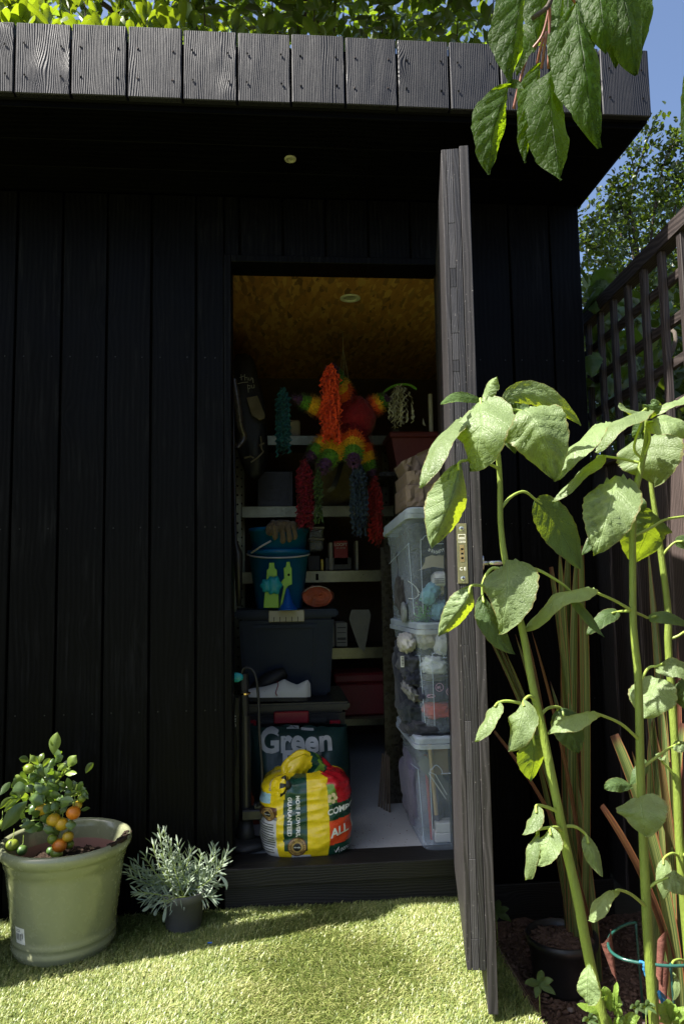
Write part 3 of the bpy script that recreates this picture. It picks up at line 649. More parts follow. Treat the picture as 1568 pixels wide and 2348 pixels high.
# --- totes
def tote(name, label, x0, x1, y0, y1, z0, z1, mat_, lid=True, lidm=None, ribs=True):
    t = thing(name, label, 'storage box', ((x0+x1)/2, (y0+y1)/2, z0)); k = .035; mb = MB()
    zl_ = z1-.035; pts = lambda e, z: [(x0+e, y0+e, z), (x1-e, y0+e, z), (x1-e, y1-e, z), (x0+e, y1-e, z)]
    mb.add(pts(k, z0)+pts(.012, zl_), [(3,2,1,0), (0,1,5,4), (1,2,6,5), (2,3,7,6), (3,0,4,7), (4,5,6,7)])
    mb.build('tub', mat_, t, bevel=.012, seg=2)
    if ribs:
        mb = MB(); h = zl_-z0
        for a in (.17, .80):
            xb = lerp(x0+k, x1-k, a); xt = lerp(x0+.012, x1-.012, a); mb.add([(xb-.008, y0+k-.006, z0+.01), (xb+.008, y0+k-.006, z0+.01), (xt+.008, y0+.006, zl_-.03), (xt-.008, y0+.006, zl_-.03), (xb-.008, y0+k+.004, z0+.01), (xb+.008, y0+k+.004, z0+.01), (xt+.008, y0+.02, zl_-.03), (xt-.008, y0+.02, zl_-.03)], [(0,1,2,3), (4,0,3,7), (1,5,6,2)])
        mb.box(lerp(x0, x1, .17), lerp(x0, x1, .80), y0+.004, y0+.02, zl_-.045, zl_-.03); mb.build('rib', mat_, t)
    mb = MB(); mb.box(x0-.004, x1+.004, y0-.004, y1+.004, zl_+.0005, z1); mb.build('lid', lidm or mat_, t, bevel=.008, seg=2)
    return t
M_navy = simple('navy_plastic', (.018,.027,.045), rough=.5, var=.12, bump=.04, spec=.2)
M_beige = simple('beige_plastic', (.46,.42,.30), rough=.45, var=.06)
M_crim = simple('crimson_plastic', (.30,.010,.02), rough=.35)
a, b = at(548, 1640, .62), at(800, 1640, .62)
black = tote('storage_tote', 'black plastic tote with a red latch under the navy box', a.x, b.x, .62, 1.10, FZ, at(680, 1612, .62).z, M_darkplas)
zb = at(680, 1612, .62).z
c0, c1 = at(628, 1632, .61), at(708, 1657, .61); MB().box(c0.x, c1.x, .598, .617, c1.z, c0.z).build('latch', M_crim, black, bevel=.004)
for u in (575, 768):
    c = at(u, 1664, .615); o = MB().box(c.x-.022, c.x+.022, .60, .628, c.z-.028, c.z+.022).build('clip', M_crim, black, bevel=.004); MB().box(c.x-.012, c.x+.012, .597, .601, c.z-.012, c.z+.012).build('clip_slot', M_darkplas, o)
a, b = at(540, 1500, .76), at(775, 1500, .76); zn = at(655, 1398, .76).z
navy = tote('storage_tote', 'navy blue plastic tote with a beige latch holding the buckets', a.x, b.x, .76, 1.14, zb+.001, zn, M_navy)
c0, c1 = at(616, 1400, .75), at(698, 1425, .75); MB().box(c0.x, c1.x, .742, .758, c1.z, c0.z).build('latch', M_beige, navy, bevel=.003)
mb = MB()
for q in range(5): x = lerp(c0.x, c1.x, (q+.9)/6); mb.box(x-.0012, x+.0012, .7405, .7425, c1.z+.001, c1.z+.022)
mb.build('latch_groove', M_gap, navy)

# --- golf shoe and its dark partner on the black lid
M_leath = simple('white_leather', (.72,.70,.64), rough=.38, var=.06, bump=.04); M_sole = simple('black_rubber', (.014,.014,.014), rough=.55, bump=.2)
def shoe(name, label, mat_, heel, toe, yaw_y, h=.062):
    t = thing(name, label, 'shoe', (heel.x, heel.y, zb)); L = (heel-toe).length; d = (heel-toe).normalized(); e = d.cross(V(0,0,1)).normalized(); mb = MB(); rows = []
    for i in range(29):
        a = i/28; wv = .036*interp(a, [(0, .25), (.06, .72), (.25, 1.1), (.5, .9), (.8, .85), (.94, .75), (1, .3)]); hh = interp(a, [(0, .02), (.08, .034), (.3, .042), (.50, .058), (.60, .074), (.70, .060), (.80, .050), (.90, .064), (.96, .072), (1, .055)])
        c = toe+d*(a*L); rows.append([c+e*(wv*cos(pi*j/14)*(1-.28*sin(pi*j/14)**2))+V(0,0,.022+hh*sin(pi*j/14)**.75) for j in range(15)])
    mb.grid(rows); mb.build('upper', mat_, t, smooth=True)
    mb = MB(); rows = []
    for i in range(29):
        a = i/28; wv = .039*interp(a, [(0, .3), (.06, .75), (.25, 1.1), (.5, .9), (.8, .9), (.94, .8), (1, .35)]); c = toe+d*(a*L)
        hl = .010 if a < .62 else .024
        rows.append([c+e*wv+V(0,0,.008), c+e*wv*1.02+V(0,0,.024), c-e*wv*1.02+V(0,0,.024), c-e*wv+V(0,0,.008)])
    mb.grid(rows, wrap=True)
    for a in (.12, .25, .4, .74, .88, .96):
        for s in (-.022, .022): blob(mb, toe+d*(a*L)+e*s+V(0,0,.007), (.008, .008, .0075), 1, 0, sub=1)
    mb.build('spiked_sole', M_sole, t)
    mb = MB()
    for q in range(34):                            # punched brogue holes
        a = .30+.6*q/34; hh = interp(a, [(.3, .040), (.52, .054), (.62, .052), (.82, .047), (.92, .05)]); c = toe+d*(a*L)
        wv = .036*interp(a, [(0, .25), (.06, .72), (.25, 1.1), (.5, .9), (.8, .85), (.94, .75), (1, .3)]); j = 2.5+2.6*abs(sin(q*.33)); an = pi*j/14
        for sg in (1, -1): blob(mb, c+e*sg*(wv*cos(an)*(1-.28*sin(an)**2)+.0003)+V(0,0,.022+hh*sin(an)**.75), (.0016,.0016,.0016), 0, 0, sub=1)
    mb.build('punched_holes', M_sole, t)
    mb = MB(); c = toe+d*(L*.50); mb.tube(spline([c+e*.01+V(0,0,.085), c+e*.03+V(0,0,.072), c+e*.042+d*-.01+V(0,0,.045), c+e*.05-d*.004+V(0,0,.034)], 5), .0018, 6); mb.build('lace', M_crim, t)
    return t
shoe('golf_shoe', 'white brogue golf shoe with black sole lying on the black tote', M_leath, at(712, 1610, .68), at(560, 1610, .66), 0) 
h_ = at(712, 1610, .68); 
for o in [x for x in sc.objects if x.name.startswith('golf_shoe')]: pass
mb = MB(); A = spline([at(575, 1585, .735), at(620, 1560, .735), at(655, 1540, .74)], 8); mb.tube(A, [.02+.018*sin(pi*i/(len(A)-1)) for i in range(len(A))], 12); tag(mb.build('dark_shoe', M_sole, smooth=True), 'black shoe leaning on the navy tote behind the white golf shoe', 'shoe')

# --- buckets, gloves, toys, roll
M_blue = simple('blue_bucket_plastic', (.006,.145,.33), rough=.42, var=.1, bump=.03); M_bail = simple('pale_handle', (.62,.62,.58), rough=.4)
bc = at(640, 1300, .95); zt = at(640, 1212, .95).z; zm = at(640, 1262, .95).z; br = (at(711, 1262, .95).x-at(570, 1262, .95).x)/2
bk = thing('bucket', 'blue plastic bucket with a white handle standing on the navy box', 'bucket', (bc.x, .95, zn), 'nested blue buckets')
MB().lathe([(br*.74, zn+.001), (br*.96, zm-.02), (br*1.0, zm-.02), (br*1.02, zm), (br*.95, zm), (br*.92, zm-.03), (br*.7, zn+.01), (.0, zn+.01)], (bc.x, .95, 0), 40).build('shell', M_blue, bk, smooth=True)
A = [V(bc.x+br*1.04*cos(q), .95+br*1.04*sin(q)*.98, zm-.012-.055*sin(-q)*.5) for q in np.linspace(-pi*.98, -.3, 22)]
MB().tube(A, .004, 8).build('handle', M_bail, bk, smooth=True)
b2 = thing('bucket', 'second blue bucket nested inside the lower one, gloves on its rim', 'bucket', (bc.x, .95, zn+.05), 'nested blue buckets')
MB().lathe([(br*.70, zn+.06), (br*.93, zt-.02), (br*.97, zt-.02), (br*.98, zt), (br*.91, zt), (br*.9, zt-.03), (br*.66, zn+.07), (0, zn+.07)], (bc.x, .95, 0), 40).build('shell', M_blue, b2, smooth=True)
A = [at(576, 1268, .82), at(600, 1252, .80), at(622, 1240, .80)]; MB().tube(A, .0045, 8).build('handle', M_bail, b2, smooth=True)
M_glove = simple('soiled_tan_cotton', (.20,.14,.075), rough=.95, var=.45, scale=30, bump=.5, bscale=200, sheen=.2)
gl = thing('garden_gloves', 'brown work gloves draped over the blue bucket rim', 'gloves', at(650, 1225, .80))
mb = MB(); blob(mb, at(648, 1206, .82), (.062, .035, .026), 4, .35, 2, 3, ridge=.2); blob(mb, at(625, 1214, .80), (.03, .03, .03), 5, .3, 2, 3); mb.build('palm', M_glove, gl, smooth=True)
for q, (u, v0, v1, r) in enumerate(((628, 1204, 1238, .013), (646, 1208, 1246, .0135), (661, 1208, 1243, .013), (674, 1206, 1238, .011))):
    MB().tube(spline([at(u-2, v0-8, .80), at(u, v0+6, .775), at(u+3, v1-10, .775), at(u+1, v1, .785)], 5), [r*.9]*10+[r, r, r*.95, r*.8, r*.6, r*.25], 9).build('finger', M_glove, gl, smooth=True)
M_lime = simple('lime_plastic', (.27,.55,.02), rough=.35, var=.05); M_turq = simple('turquoise_plastic', (.02,.36,.42), rough=.4, var=.08); M_tblue = simple('bright_blue_plastic', (.005,.09,.40), rough=.4)
def toy(name, label, pts, hole):
    t = thing(name, label, 'toy', (at(pts[0][0], 1395, .72).x, .72, zn)); P = [at(u, v, .72) for u, v in pts]; n_ = len(P)
    mb = MB(); mb.add(P+[p+V(0, .018, 0) for p in P], [tuple(range(n_-1, -1, -1)), tuple(range(n_, 2*n_))]+[(i, (i+1) % n_, n_+(i+1) % n_, n_+i) for i in range(n_)]); mb.build('body', M_lime, t, bevel=.002)
    c = at(hole[0], hole[1], .72); mb = MB(); mb.tube([c+V(0,-.001,0), c+V(0,.004,0)], .0055, 14); mb.build('hole', M_gap, t); return t
ta = toy('sand_mould', 'lime green sand toy tower with a turquoise shell, first beside the bucket', [(604, 1394), (612, 1306), (616, 1304), (617, 1290), (629, 1290), (630, 1303), (635, 1306), (637, 1330), (640, 1394)], (622, 1325))
tb = toy('sand_mould', 'lime green sand toy tower beside the blue cone', [(641, 1394), (650, 1346), (644, 1336), (648, 1329), (652, 1326), (650, 1302), (655, 1300), (657, 1288), (665, 1288), (666, 1299), (669, 1302), (670, 1340), (660, 1344), (652, 1394)], (662, 1318))
for u, v, s in ((611, 1343, .75), (628, 1342, 1.)):
    c = at(u, v, .705); mb = MB(); n_ = 24; P = [[c+V(cos(2*pi*j/n_)*r*(1+.13*cos(6*2*pi*j/n_)), -y, sin(2*pi*j/n_)*r*1.15*(1+.13*cos(6*2*pi*j/n_))) for j in range(n_)] for r, y in ((.0, .012), (.016*s, .011), (.028*s, .006), (.034*s, 0), (.033*s, -.012))]; mb.grid(P, wrap=True)
    tag(mb.build('shell_cup', M_turq, smooth=True, org=c), 'turquoise flower shaped cup '+('partly behind the other cup' if s < 1 else 'in front of the lime toy tower'), 'toy')
c = at(660, 1394, .70); tag(MB().lathe([(.0, .095), (.006, .092), (.022, .028), (.03, .02), (.033, .016), (.034, .008), (.04, .006), (.041, 0), (0, 0)], (c.x, .70, zn+.0005), 28).build('toy_cone', M_tblue, smooth=True, org=(c.x, .70, zn)), 'bright blue plastic cone standing on the navy box', 'toy')
M_orng = simple('orange_nylon', (.75,.17,.03), rough=.5, var=.25, scale=25, bump=.3, bscale=60, sheen=.1)
c = at(727, 1368, .84); mb = MB(); P = []
for i in range(44):                                 # a spiral of cloth seen from its end
    a = i/43*2*pi*3.2; r = (.014+.052*(i/43)); P.append([c+V(cos(a)*r*1.18+.004*nz(i*.4, k, 0), -.03+k*.05+.006*nz(i*.3, k*2, 4), sin(a)*r*.78-.002) for k in range(4)])
mb.grid(P); mb.build('x', M_orng) if False else None
rl = thing('rolled_mat', 'rolled up orange fabric lying beside the blue bucket', 'roll', (c.x, c.y, zn)); mb.build('spiral_end', M_orng, rl, smooth=True)
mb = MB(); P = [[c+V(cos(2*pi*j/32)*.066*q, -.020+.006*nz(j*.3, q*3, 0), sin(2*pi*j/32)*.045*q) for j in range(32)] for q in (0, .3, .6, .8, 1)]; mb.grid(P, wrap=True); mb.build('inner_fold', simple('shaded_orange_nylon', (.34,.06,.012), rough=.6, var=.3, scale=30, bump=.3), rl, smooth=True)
mb = MB(); P = [[c+V(cos(2*pi*j/32)*.069*(1+.06*nz(j*.5, k, 1)), -.028+k*.04, sin(2*pi*j/32)*.047*(1+.16*nz(j*.5, k, 1))) for j in range(32)] for k in range(6)]; mb.grid(P, wrap=True); mb.build('wrap', M_orng, rl, smooth=True)
mb = MB(); mb.tube([c+V(cos(q)*.066, -.032, sin(q)*.046) for q in np.linspace(.5, 2.6, 12)], .0016, 5); mb.build('seam', M_beige, rl)

# --- floor pump and things by the left jamb
pu = at(563, 1900, .17); pz = lambda v: at(563, v, .17).z
pump = thing('floor_pump', 'black bicycle floor pump with a turquoise cap inside the door', 'pump', (pu.x, .17, FZ))
mb = MB(); mb.tube([(pu.x+.002, .17, FZ+.02), (pu.x, .17, pz(1640))], .019, 16); mb.tube([(pu.x, .17, pz(1640)), (pu.x-.003, .17, pz(1580))], .016, 14); mb.tube([(pu.x-.003, .17, pz(1580)), (pu.x-.004, .17, pz(1545))], [.021, .018], 14); mb.build('barrel', M_darkplas, pump, smooth=False)
mb = MB(); blob(mb, (pu.x+.005, .16, FZ+.02), (.075, .06, .022), 2, .1, sub=3); mb.tube([(pu.x+.002,.17,FZ+.02), (pu.x+.002,.17,pz(1880))], [.034, .024], 14); mb.build('foot', M_sole, pump, smooth=True)
c = at(543, 1553, .145); mb = MB(); n_ = 20; P = [[c+V(cos(2*pi*j/n_)*r*(1.15 if abs(cos(2*pi*j/n_)) > .7 else 1), -y, sin(2*pi*j/n_)*r*.85) for j in range(n_)] for r, y in ((0, .008), (.014, .007), (.020, .002), (.019, -.01))]; mb.grid(P, wrap=True); mb.build('cap', M_turq, pump, smooth=True)
mb = MB(); mb.tube([(pu.x, .17, pz(1592)), (pu.x, .17, pz(1588))], .0195, 18); mb.build('brass_ring', M_brass, pump)
c = at(585, 1862, .15); mb = MB(); mb.box(c.x-.045, c.x+.028, .13, .19, c.z-.022, c.z+.012); mb.box(c.x-.005, c.x+.034, .135, .17, c.z+.012, c.z+.03); mb.build('gauge_collar', M_darkplas, pump, bevel=.004)
mb = MB(); mb.tube(spline([at(551, 1552, .15), at(560, 1532, .15), at(582, 1540, .145), at(592, 1590, .14), at(595, 1680, .135), at(601, 1770, .13), at(598, 1830, .13), at(588, 1850, .14)], 8), .0052, 8); mb.build('hose', M_sole, pump, smooth=True)
mb = MB(); mb.tube(spline([at(545, 1570, .2), at(537, 1640, .2), at(543, 1720, .2), at(533, 1800, .2)], 6), .002, 6); tag(mb.build('cable', M_sole), 'thin black cable hanging beside the pump', 'cable')
c = at(538, 1690, .24); tb_ = thing('black_carton', 'tall black carton with pale letters between jamb and pump', 'box', (c.x, .24, FZ)); MB().box(c.x-.04, c.x+.016, .235, .30, FZ, at(538, 1600, .24).z).build('carton', M_blk, tb_)
mb = MB(); cc = at(534, 1655, .234); put_text(mb, text2d('oin', .036, .0008), lambda x, y: V(cc.x-y, .2345, cc.z+x)); mb.build('lettering', M_cprt, tb_)
M_ocr = simple('orange_red_plastic', (.36,.055,.015), rough=.45, var=.15)
c0, c1 = at(528, 1945, .42), at(600, 1818, .42); tag(MB().box(c0.x-.02, c1.x, .42, .56, FZ, c1.z).build('orange_case', M_ocr, bevel=.01, seg=2), 'orange red plastic case low behind the floor pump', 'case')

# --- steel shelving against the back wall
SYF = 1.46; shx0, shx1 = -.235, .66
rack = thing('shelving_unit', 'galvanised steel shelving along the rear wall of the shed', 'shelving', ((shx0+shx1)/2, 1.66, FZ))
SHZ = []
for v0, v1, u in ((998, 1021, 720), (1160, 1187, 650), (1308, 1336, 760), (1484, 1511, 820), (1640, 1664, 845)):
    zt_, zb_ = at(u, v0, SYF).z, at(u, v1, SYF).z; SHZ.append(zt_)
    MB().box(shx0+.038, shx1-.038, SYF, SYF+.012, zb_, zt_).build('beam', M_galv, rack, bevel=.003)
    MB().box(shx0+.01, shx1-.01, SYF+.0125, 1.90, zt_-.018, zt_-.004).build('shelf', M_osbdark, rack)
for x in (shx0, shx1-.036):
    for y in (SYF-.004, 1.88):
        o = MB().box(x, x+.036, y, y+.003, FZ, SHZ[0]+.03).build('upright', M_galv, rack)
        mb = MB()
        for q in range(34):
            zz = FZ+.08+q*.05
            if zz < SHZ[0]: mb.tube([(x+.018, y-.0012, zz), (x+.018, y-.0002, zz)], .006, 8)
        mb.build('slot_holes', M_gap, o)
c = at(727, 1323, SYF-.002); MB().box(c.x-.007, c.x+.007, SYF-.0025, SYF-.0005, c.z-.017, c.z+.017).build('beam_slot', M_gap, rack)
def onshelf(name, label, cat, u0, u1, v0, i, mat_, y=1.50, dep=.2, bev=.004):
    a, b = at(u0, v0, y), at(u1, v0, y); return tag(MB().box(a.x, b.x, y, y+dep, SHZ[i]+.0005, a.z).build(name, mat_, bevel=bev), label, cat)
M_card = simple('brown_cardboard', (.26,.18,.11), rough=.85, var=.1); M_pale = simple('pale_card', (.50,.48,.42), rough=.7, var=.1); M_redbox = simple('red_card', (.34,.012,.02), rough=.5); M_grey = simple('grey_card', (.13,.13,.125), rough=.7)
M_tub = plastic_clear('cloudy_tub_plastic', (.7,.72,.66), .3)
rb = thing('red_carton', 'small red carton with pale lettering on the middle shelf', 'box', (at(780, 1275, 1.5).x, 1.55, SHZ[2])); a, b = at(765, 1240, 1.5), at(797, 1240, 1.5)
MB().box(a.x, b.x, 1.5, 1.6, SHZ[2]+.03, a.z).build('carton', M_redbox, rb, bevel=.002); mb = MB(); cc = at(781, 1249, 1.499); put_text(mb, text2d('LOOFT', .022, .0006), lambda x, y: V(cc.x+x, 1.4985, cc.z+y)); put_text(mb, text2d('AIR LIGHTER', .009, .0002), lambda x, y: V(cc.x+x, 1.4985, cc.z-.018+y)); mb.build('lettering', M_cprt, rb)
onshelf('dark_case', 'low black case under the red carton on the middle shelf', 'case', 745, 806, 1278, 2, M_darkplas)
onshelf('yellow_block', 'small yellow block at the front of the middle shelf', 'block', 735, 742, 1282, 2, M_yel, 1.49, .03); onshelf('grey_carton', 'grey carton below the clear tubs on the middle shelf', 'box', 706, 733, 1274, 2, M_grey)
onshelf('paper_packet', 'pale paper packet beside the red carton', 'packet', 754, 763, 1244, 2, M_pale, 1.49, .08); onshelf('white_booklet', 'thin pale booklet standing at the right of the middle shelf', 'booklet', 815, 821, 1240, 2, M_pale, 1.50, .12)
for k, (v0, v1) in enumerate(((1234, 1262), (1208, 1233))):
    a, b = at(708, v0, 1.52), at(742, v0, 1.52); zz = at(725, v1, 1.52).z
    t = thing('clear_tub', 'clear food tub with a pale lid, '+('topmost of two' if k else 'lower of two')+' on the middle shelf', 'tub', ((a.x+b.x)/2, 1.6, zz), 'stacked clear tubs'); MB().box(a.x+.004, b.x-.004, 1.52, 1.68, zz, a.z-.012).build('tub', M_tub, t, bevel=.006); MB().box(a.x-.002, b.x+.004, 1.515, 1.685, a.z-.0115, a.z).build('lid', M_beige, t, bevel=.003)
onshelf('tall_carton', 'narrow pale carton, first of two on the lower shelf', 'box', 756, 767, 1432, 3, M_pale); c_ = onshelf('printed_carton', 'pale printed carton, wider of two on the lower shelf', 'box', 770, 796, 1428, 3, M_pale)
mb = MB()
for v, h in ((1438, 3), (1450, 2), (1462, 7), (1472, 3)): a, b = at(773, v, 1.499), at(793, v, 1.499); mb.box(a.x, b.x, 1.4985, 1.4995, a.z-h*.002, a.z)
mb.build('print', M_grey, c_)
P = [at(*q, 1.44) for q in ((806, 1398), (846, 1398), (850, 1410), (836, 1496), (822, 1484), (800, 1420))]; M_blade = simple('dull_blade_steel', (.16,.16,.15), rough=.45, metal=.8)
mb = MB(); mb.add(P+[p+V(0,.002,0) for p in P], [tuple(range(5, -1, -1)), tuple(range(6, 12))]+[(i, (i+1) % 6, 6+(i+1) % 6, 6+i) for i in range(6)]); tag(mb.build('saw_blade', M_blade), 'dull steel saw blade hanging before the lower shelf', 'saw')
M_maroon = simple('maroon_plastic', (.16,.008,.01), rough=.5, var=.2)
c0, c1 = at(768, 1545, 1.3), at(884, 1640, 1.3); t = thing('toolbox', 'dark red toolbox on the lowest shelf behind the totes', 'toolbox', ((c0.x+c1.x)/2, 1.4, c1.z)); MB().box(c0.x, c1.x, 1.3, 1.52, c1.z, c0.z-.05).build('case', M_maroon, t, bevel=.01); MB().box(c0.x-.006, c1.x+.006, 1.294, 1.526, c0.z-.0495, c0.z).build('lid', M_maroon, t, bevel=.01)
MB().box(shx0+.04, shx1-.04, 1.29, 1.458, c1.z-.012, c1.z-.0005).build('shelf_lip', M_osbdark, rack)
M_canvas = simple('olive_canvas', (.17,.14,.085), rough=.95, var=.35, scale=12, bump=.4)
t = thing('canvas_bag', 'tan canvas bag with a black strap on the second shelf', 'bag', (at(760, 1150, 1.6).x, 1.62, SHZ[1])); mb = MB(); blob(mb, at(765, 1105, 1.62)+V(0,.04,0), (.14, .11, .17), 6, .14, 1.8, 4, sq=.75, ridge=.08); mb.build('body', M_canvas, t, smooth=True)
mb = MB(); A = spline([at(783, 1060, 1.46), at(775, 1090, 1.45), at(765, 1115, 1.45), at(752, 1128, 1.46)], 6); mb.grid([[p+V(-.012,0,.004) for p in A], [p+V(.012,0,-.004) for p in A]]); mb.build('strap', M_blk, t)
onshelf('dark_crate', 'dark crate with a clear window on the second shelf', 'crate', 590, 672, 1080, 1, M_darkplas, 1.50, .3); onshelf('cream_tub', 'cream plastic tub on the top shelf behind the teal streamer', 'tub', 664, 688, 962, 0, M_beige, 1.52, .15, .01); onshelf('grey_tin', 'small grey tin at the left of the top shelf', 'tin', 590, 612, 968, 0, M_grey, 1.52, .1); onshelf('dark_jar', 'dark jar on the top shelf right of centre', 'jar', 838, 852, 962, 0, M_grey, 1.52, .1)
# --- things hanging on the left wall
M_bagb = simple('black_nylon', (.008,.008,.009), rough=.6, bump=.2, bscale=120); M_scr = simple('pale_chalk', (.42,.42,.34), rough=.8)
gb = thing('golf_bag', 'black golf bag with a pale panel hanging at the left wall', 'bag', at(575, 1060, .95)); mb = MB(); blob(mb, at(572, 955, .97), (.075, .07, .30), 3, .12, 1.5, 4, sq=.8, rot=.10); mb.build('body', M_bagb, gb, smooth=True)
P = [at(*q, .872) for q in ((566, 912), (590, 907), (608, 952), (606, 960), (595, 963), (578, 952))]; mb = MB(); mb.add(P+[p+V(0,.012,0) for p in P], [tuple(range(5, -1, -1)), tuple(range(6, 12))]+[(i, (i+1) % 6, 6+(i+1) % 6, 6+i) for i in range(6)]); mb.build('pale_panel', M_canvas, gb)
mb = MB(); S = lambda *q: mb.tube([at(u, v, .868) for u, v in q], .0014, 5, cap=False)
S((553, 858), (554, 872)); S((549, 866), (560, 862)); S((561, 858), (562, 872)); S((562, 866), (567, 865), (568, 872)); S((571, 866), (571, 872), (576, 871), (577, 865)); S((577, 868), (580, 867), (581, 878)); S((545, 880), (556, 877), (569, 876)); S((568, 882), (570, 900)); S((568, 884), (574, 884), (574, 890), (569, 892)); S((577, 883), (578, 890), (583, 889), (583, 882))
mb.build('chalk_writing', M_scr, gb)
mb = MB()
for q in (((560, 1050), (575, 1046), (582, 1050)), ((575, 1060), (590, 1050), (604, 1036), (596, 1020), (606, 1016)), ((598, 1000), (600, 1030))): mb.tube([at(u, v, .87) for u, v in q], .004, 6)
mb.build('buckle_strap', M_canvas, gb)
mb = MB(); A = spline([at(536, 870, .55), at(545, 920, .56), at(552, 975, .58), at(560, 1000, .6), at(556, 1015, .6), at(545, 1028, .6)], 8); mb.grid([[p+V(-.016,0,.004) for p in A], [p+V(.002,-.012,0) for p in A], [p+V(.012,0,.004) for p in A]]); tag(mb.build('curved_paddle', simple('dark_varnish', (.05,.04,.03), rough=.3), smooth=True), 'dark curved paddle hanging just inside the left jamb', 'paddle')
mb = MB(); A = [at(533, 800, .30), at(536, 1000, .31), at(540, 1240, .32), at(546, 1270, .32), at(548, 1390, .33)]; mb.tube(A, [.004, .004, .006, .018, .008], 8); tag(mb.build('walking_pole', M_darkplas, smooth=True), 'black pole with a dark grip standing inside the left jamb', 'pole')
# --- right hand side: upright board, wall shelf, trough, candle, paper parcels
M_ply = simple('dark_varnished_board', (.018,.015,.009), rough=.28, var=.3, scale=4)
a, b = at(881, 1640, .62), at(912, 1640, .62); tag(MB().box(a.x, b.x+.04, .62, .64, FZ, at(890, 1255, .62).z).build('upright_board', M_ply), 'tall dark varnished board standing behind the clear boxes', 'board')
t = thing('wall_shelf', 'dark wooden wall shelf high at the right behind the parcels', 'shelf', (.80, 1.0, 1.50)); tz = at(940, 1085, .95).z
MB().box(.47, 1.044, .90, 1.28, tz-.02, tz-.0005).build('board', M_ply, t)
for y in (.95, 1.23): MB().box(.98, 1.044, y, y+.03, tz-.2, tz-.0205).build('bracket', M_ply, t)
M_terra = simple('dark_terracotta_plastic', (.14,.022,.018), rough=.55, var=.15)
a, b, c = at(897, 1080, .95), at(1010, 1080, .95), at(950, 990, .95); x0, x1, zt2 = a.x+.005, b.x+.16, c.z
t = thing('trough_planter', 'dark red plastic trough planter on the wall shelf', 'planter', ((x0+x1)/2, 1.06, tz)); mb = MB()
mb.add([(x0+.03, .97, tz), (x1-.03, .97, tz), (x1-.03, 1.14, tz), (x0+.03, 1.14, tz), (x0, .95, zt2-.03), (x1, .95, zt2-.03), (x1, 1.17, zt2-.03), (x0, 1.17, zt2-.03)], [(3,2,1,0), (0,1,5,4), (1,2,6,5), (2,3,7,6), (3,0,4,7)]); mb.build('trough', M_terra, t); MB().box(x0-.012, x1+.012, .938, 1.182, zt2-.0295, zt2).build('rim', M_terra, t, bevel=.006)
c = at(987, 940, 1.0); M_wax = simple('ivory_wax', (.55,.53,.42), rough=.5); tag(MB().lathe([(0, zt2+.001), (.0105, zt2+.001), (.0105, at(987, 905, 1.0).z), (.008, at(987, 905, 1.0).z+.003), (0, at(987, 905, 1.0).z+.002)], (c.x, 1.0, 0), 14).build('candle', M_wax, smooth=False, org=(c.x, 1.0, zt2)), 'ivory candle standing upright above the dark red trough', 'candle')
c = at(968, 972, .98); mb = MB(); mb.add([c, c+V(.016,0,-.012), c+V(.004,0,.03), c+V(.006,.02,0)], [(0,1,2), (0,2,3), (1,3,2), (0,3,1)]); tag(mb.build('paper_tag', M_pale), 'tiny folded paper tag on the trough rim', 'tag')
M_kraft = simple('kraft_paper', (.23,.165,.115), rough=.8, var=.12, scale=10, bump=.25, bscale=30)
def parcel(label, c, ax, r, seed, mi=0):
    t = thing('paper_parcel', label, 'parcel', c, 'brown paper parcels'); mb = MB(); cc = Vector(c); e1 = V(cos(ax), 0, sin(ax)); e2 = V(-sin(ax), 0, cos(ax)); n_ = 9
    def surf(p):
        d = .0022*nz(p[0]*4+seed, p[1]*4, p[2]*4)+.0016*(1-abs(nz(p[0]*2.2, p[1]*2.2+seed, p[2]*2.2))*5)*.6; k = 1-.035*max(0, sorted(abs(q) for q in p)[1]-.8)/.2
        return cc+e1*p[0]*(r[0]*k+d)+V(0,1,0)*p[1]*(r[1]*k+d)+e2*p[2]*(r[2]*k+d)
    for ax_ in range(3):
        for sg in (-1, 1):
            P = []
            for i in range(n_):
                row = []
                for j in range(n_):
                    q = [0, 0, 0]; q[ax_] = sg; q[(ax_+1) % 3] = 2*i/(n_-1)-1; q[(ax_+2) % 3] = (2*j/(n_-1)-1)*sg; row.append(surf(q))
                P.append(row)
            mb.grid(P)
    mb.build('wrapping', M_kraft, t)
    mb = MB(); f = lambda a_, b_, o: cc+e1*a_*r[0]+e2*b_*r[2]+V(0, -r[1]-.004-o, 0)
    mb.grid([[f(lerp(-1., -.55, i/4)+.05*nz(i, j, seed), lerp(-.95, .95, j/5), .006*abs(nz(i*.8, j*.8, seed))*4*(i > 0)) for j in range(6)] for i in range(5)]); mb.build('folded_flap', M_kraft, t)
    mb = MB(); mb.grid([[f(lerp(-.5, 1., i/8), lerp(.80, 1.0, j/2)+.05*nz(i*.7, seed, 0), .004+.003*j) for j in range(3)] for i in range(9)]); mb.build('folded_edge', M_kraft, t); return t
parcel('brown paper parcel lying flat on the topmost clear box', at(985, 1145, .25)+V(.02,0,0), .02, (.135, .14, .040), 2)
parcel('crumpled brown paper parcel in the middle of the pile', at(975, 1112, .27)+V(.03,0,0), .10, (.125, .14, .045), 5)
parcel('brown paper parcel leaning on top of the pile', at(968, 1060, .32)+V(.03,0,0), .42, (.125, .10, .042), 8)

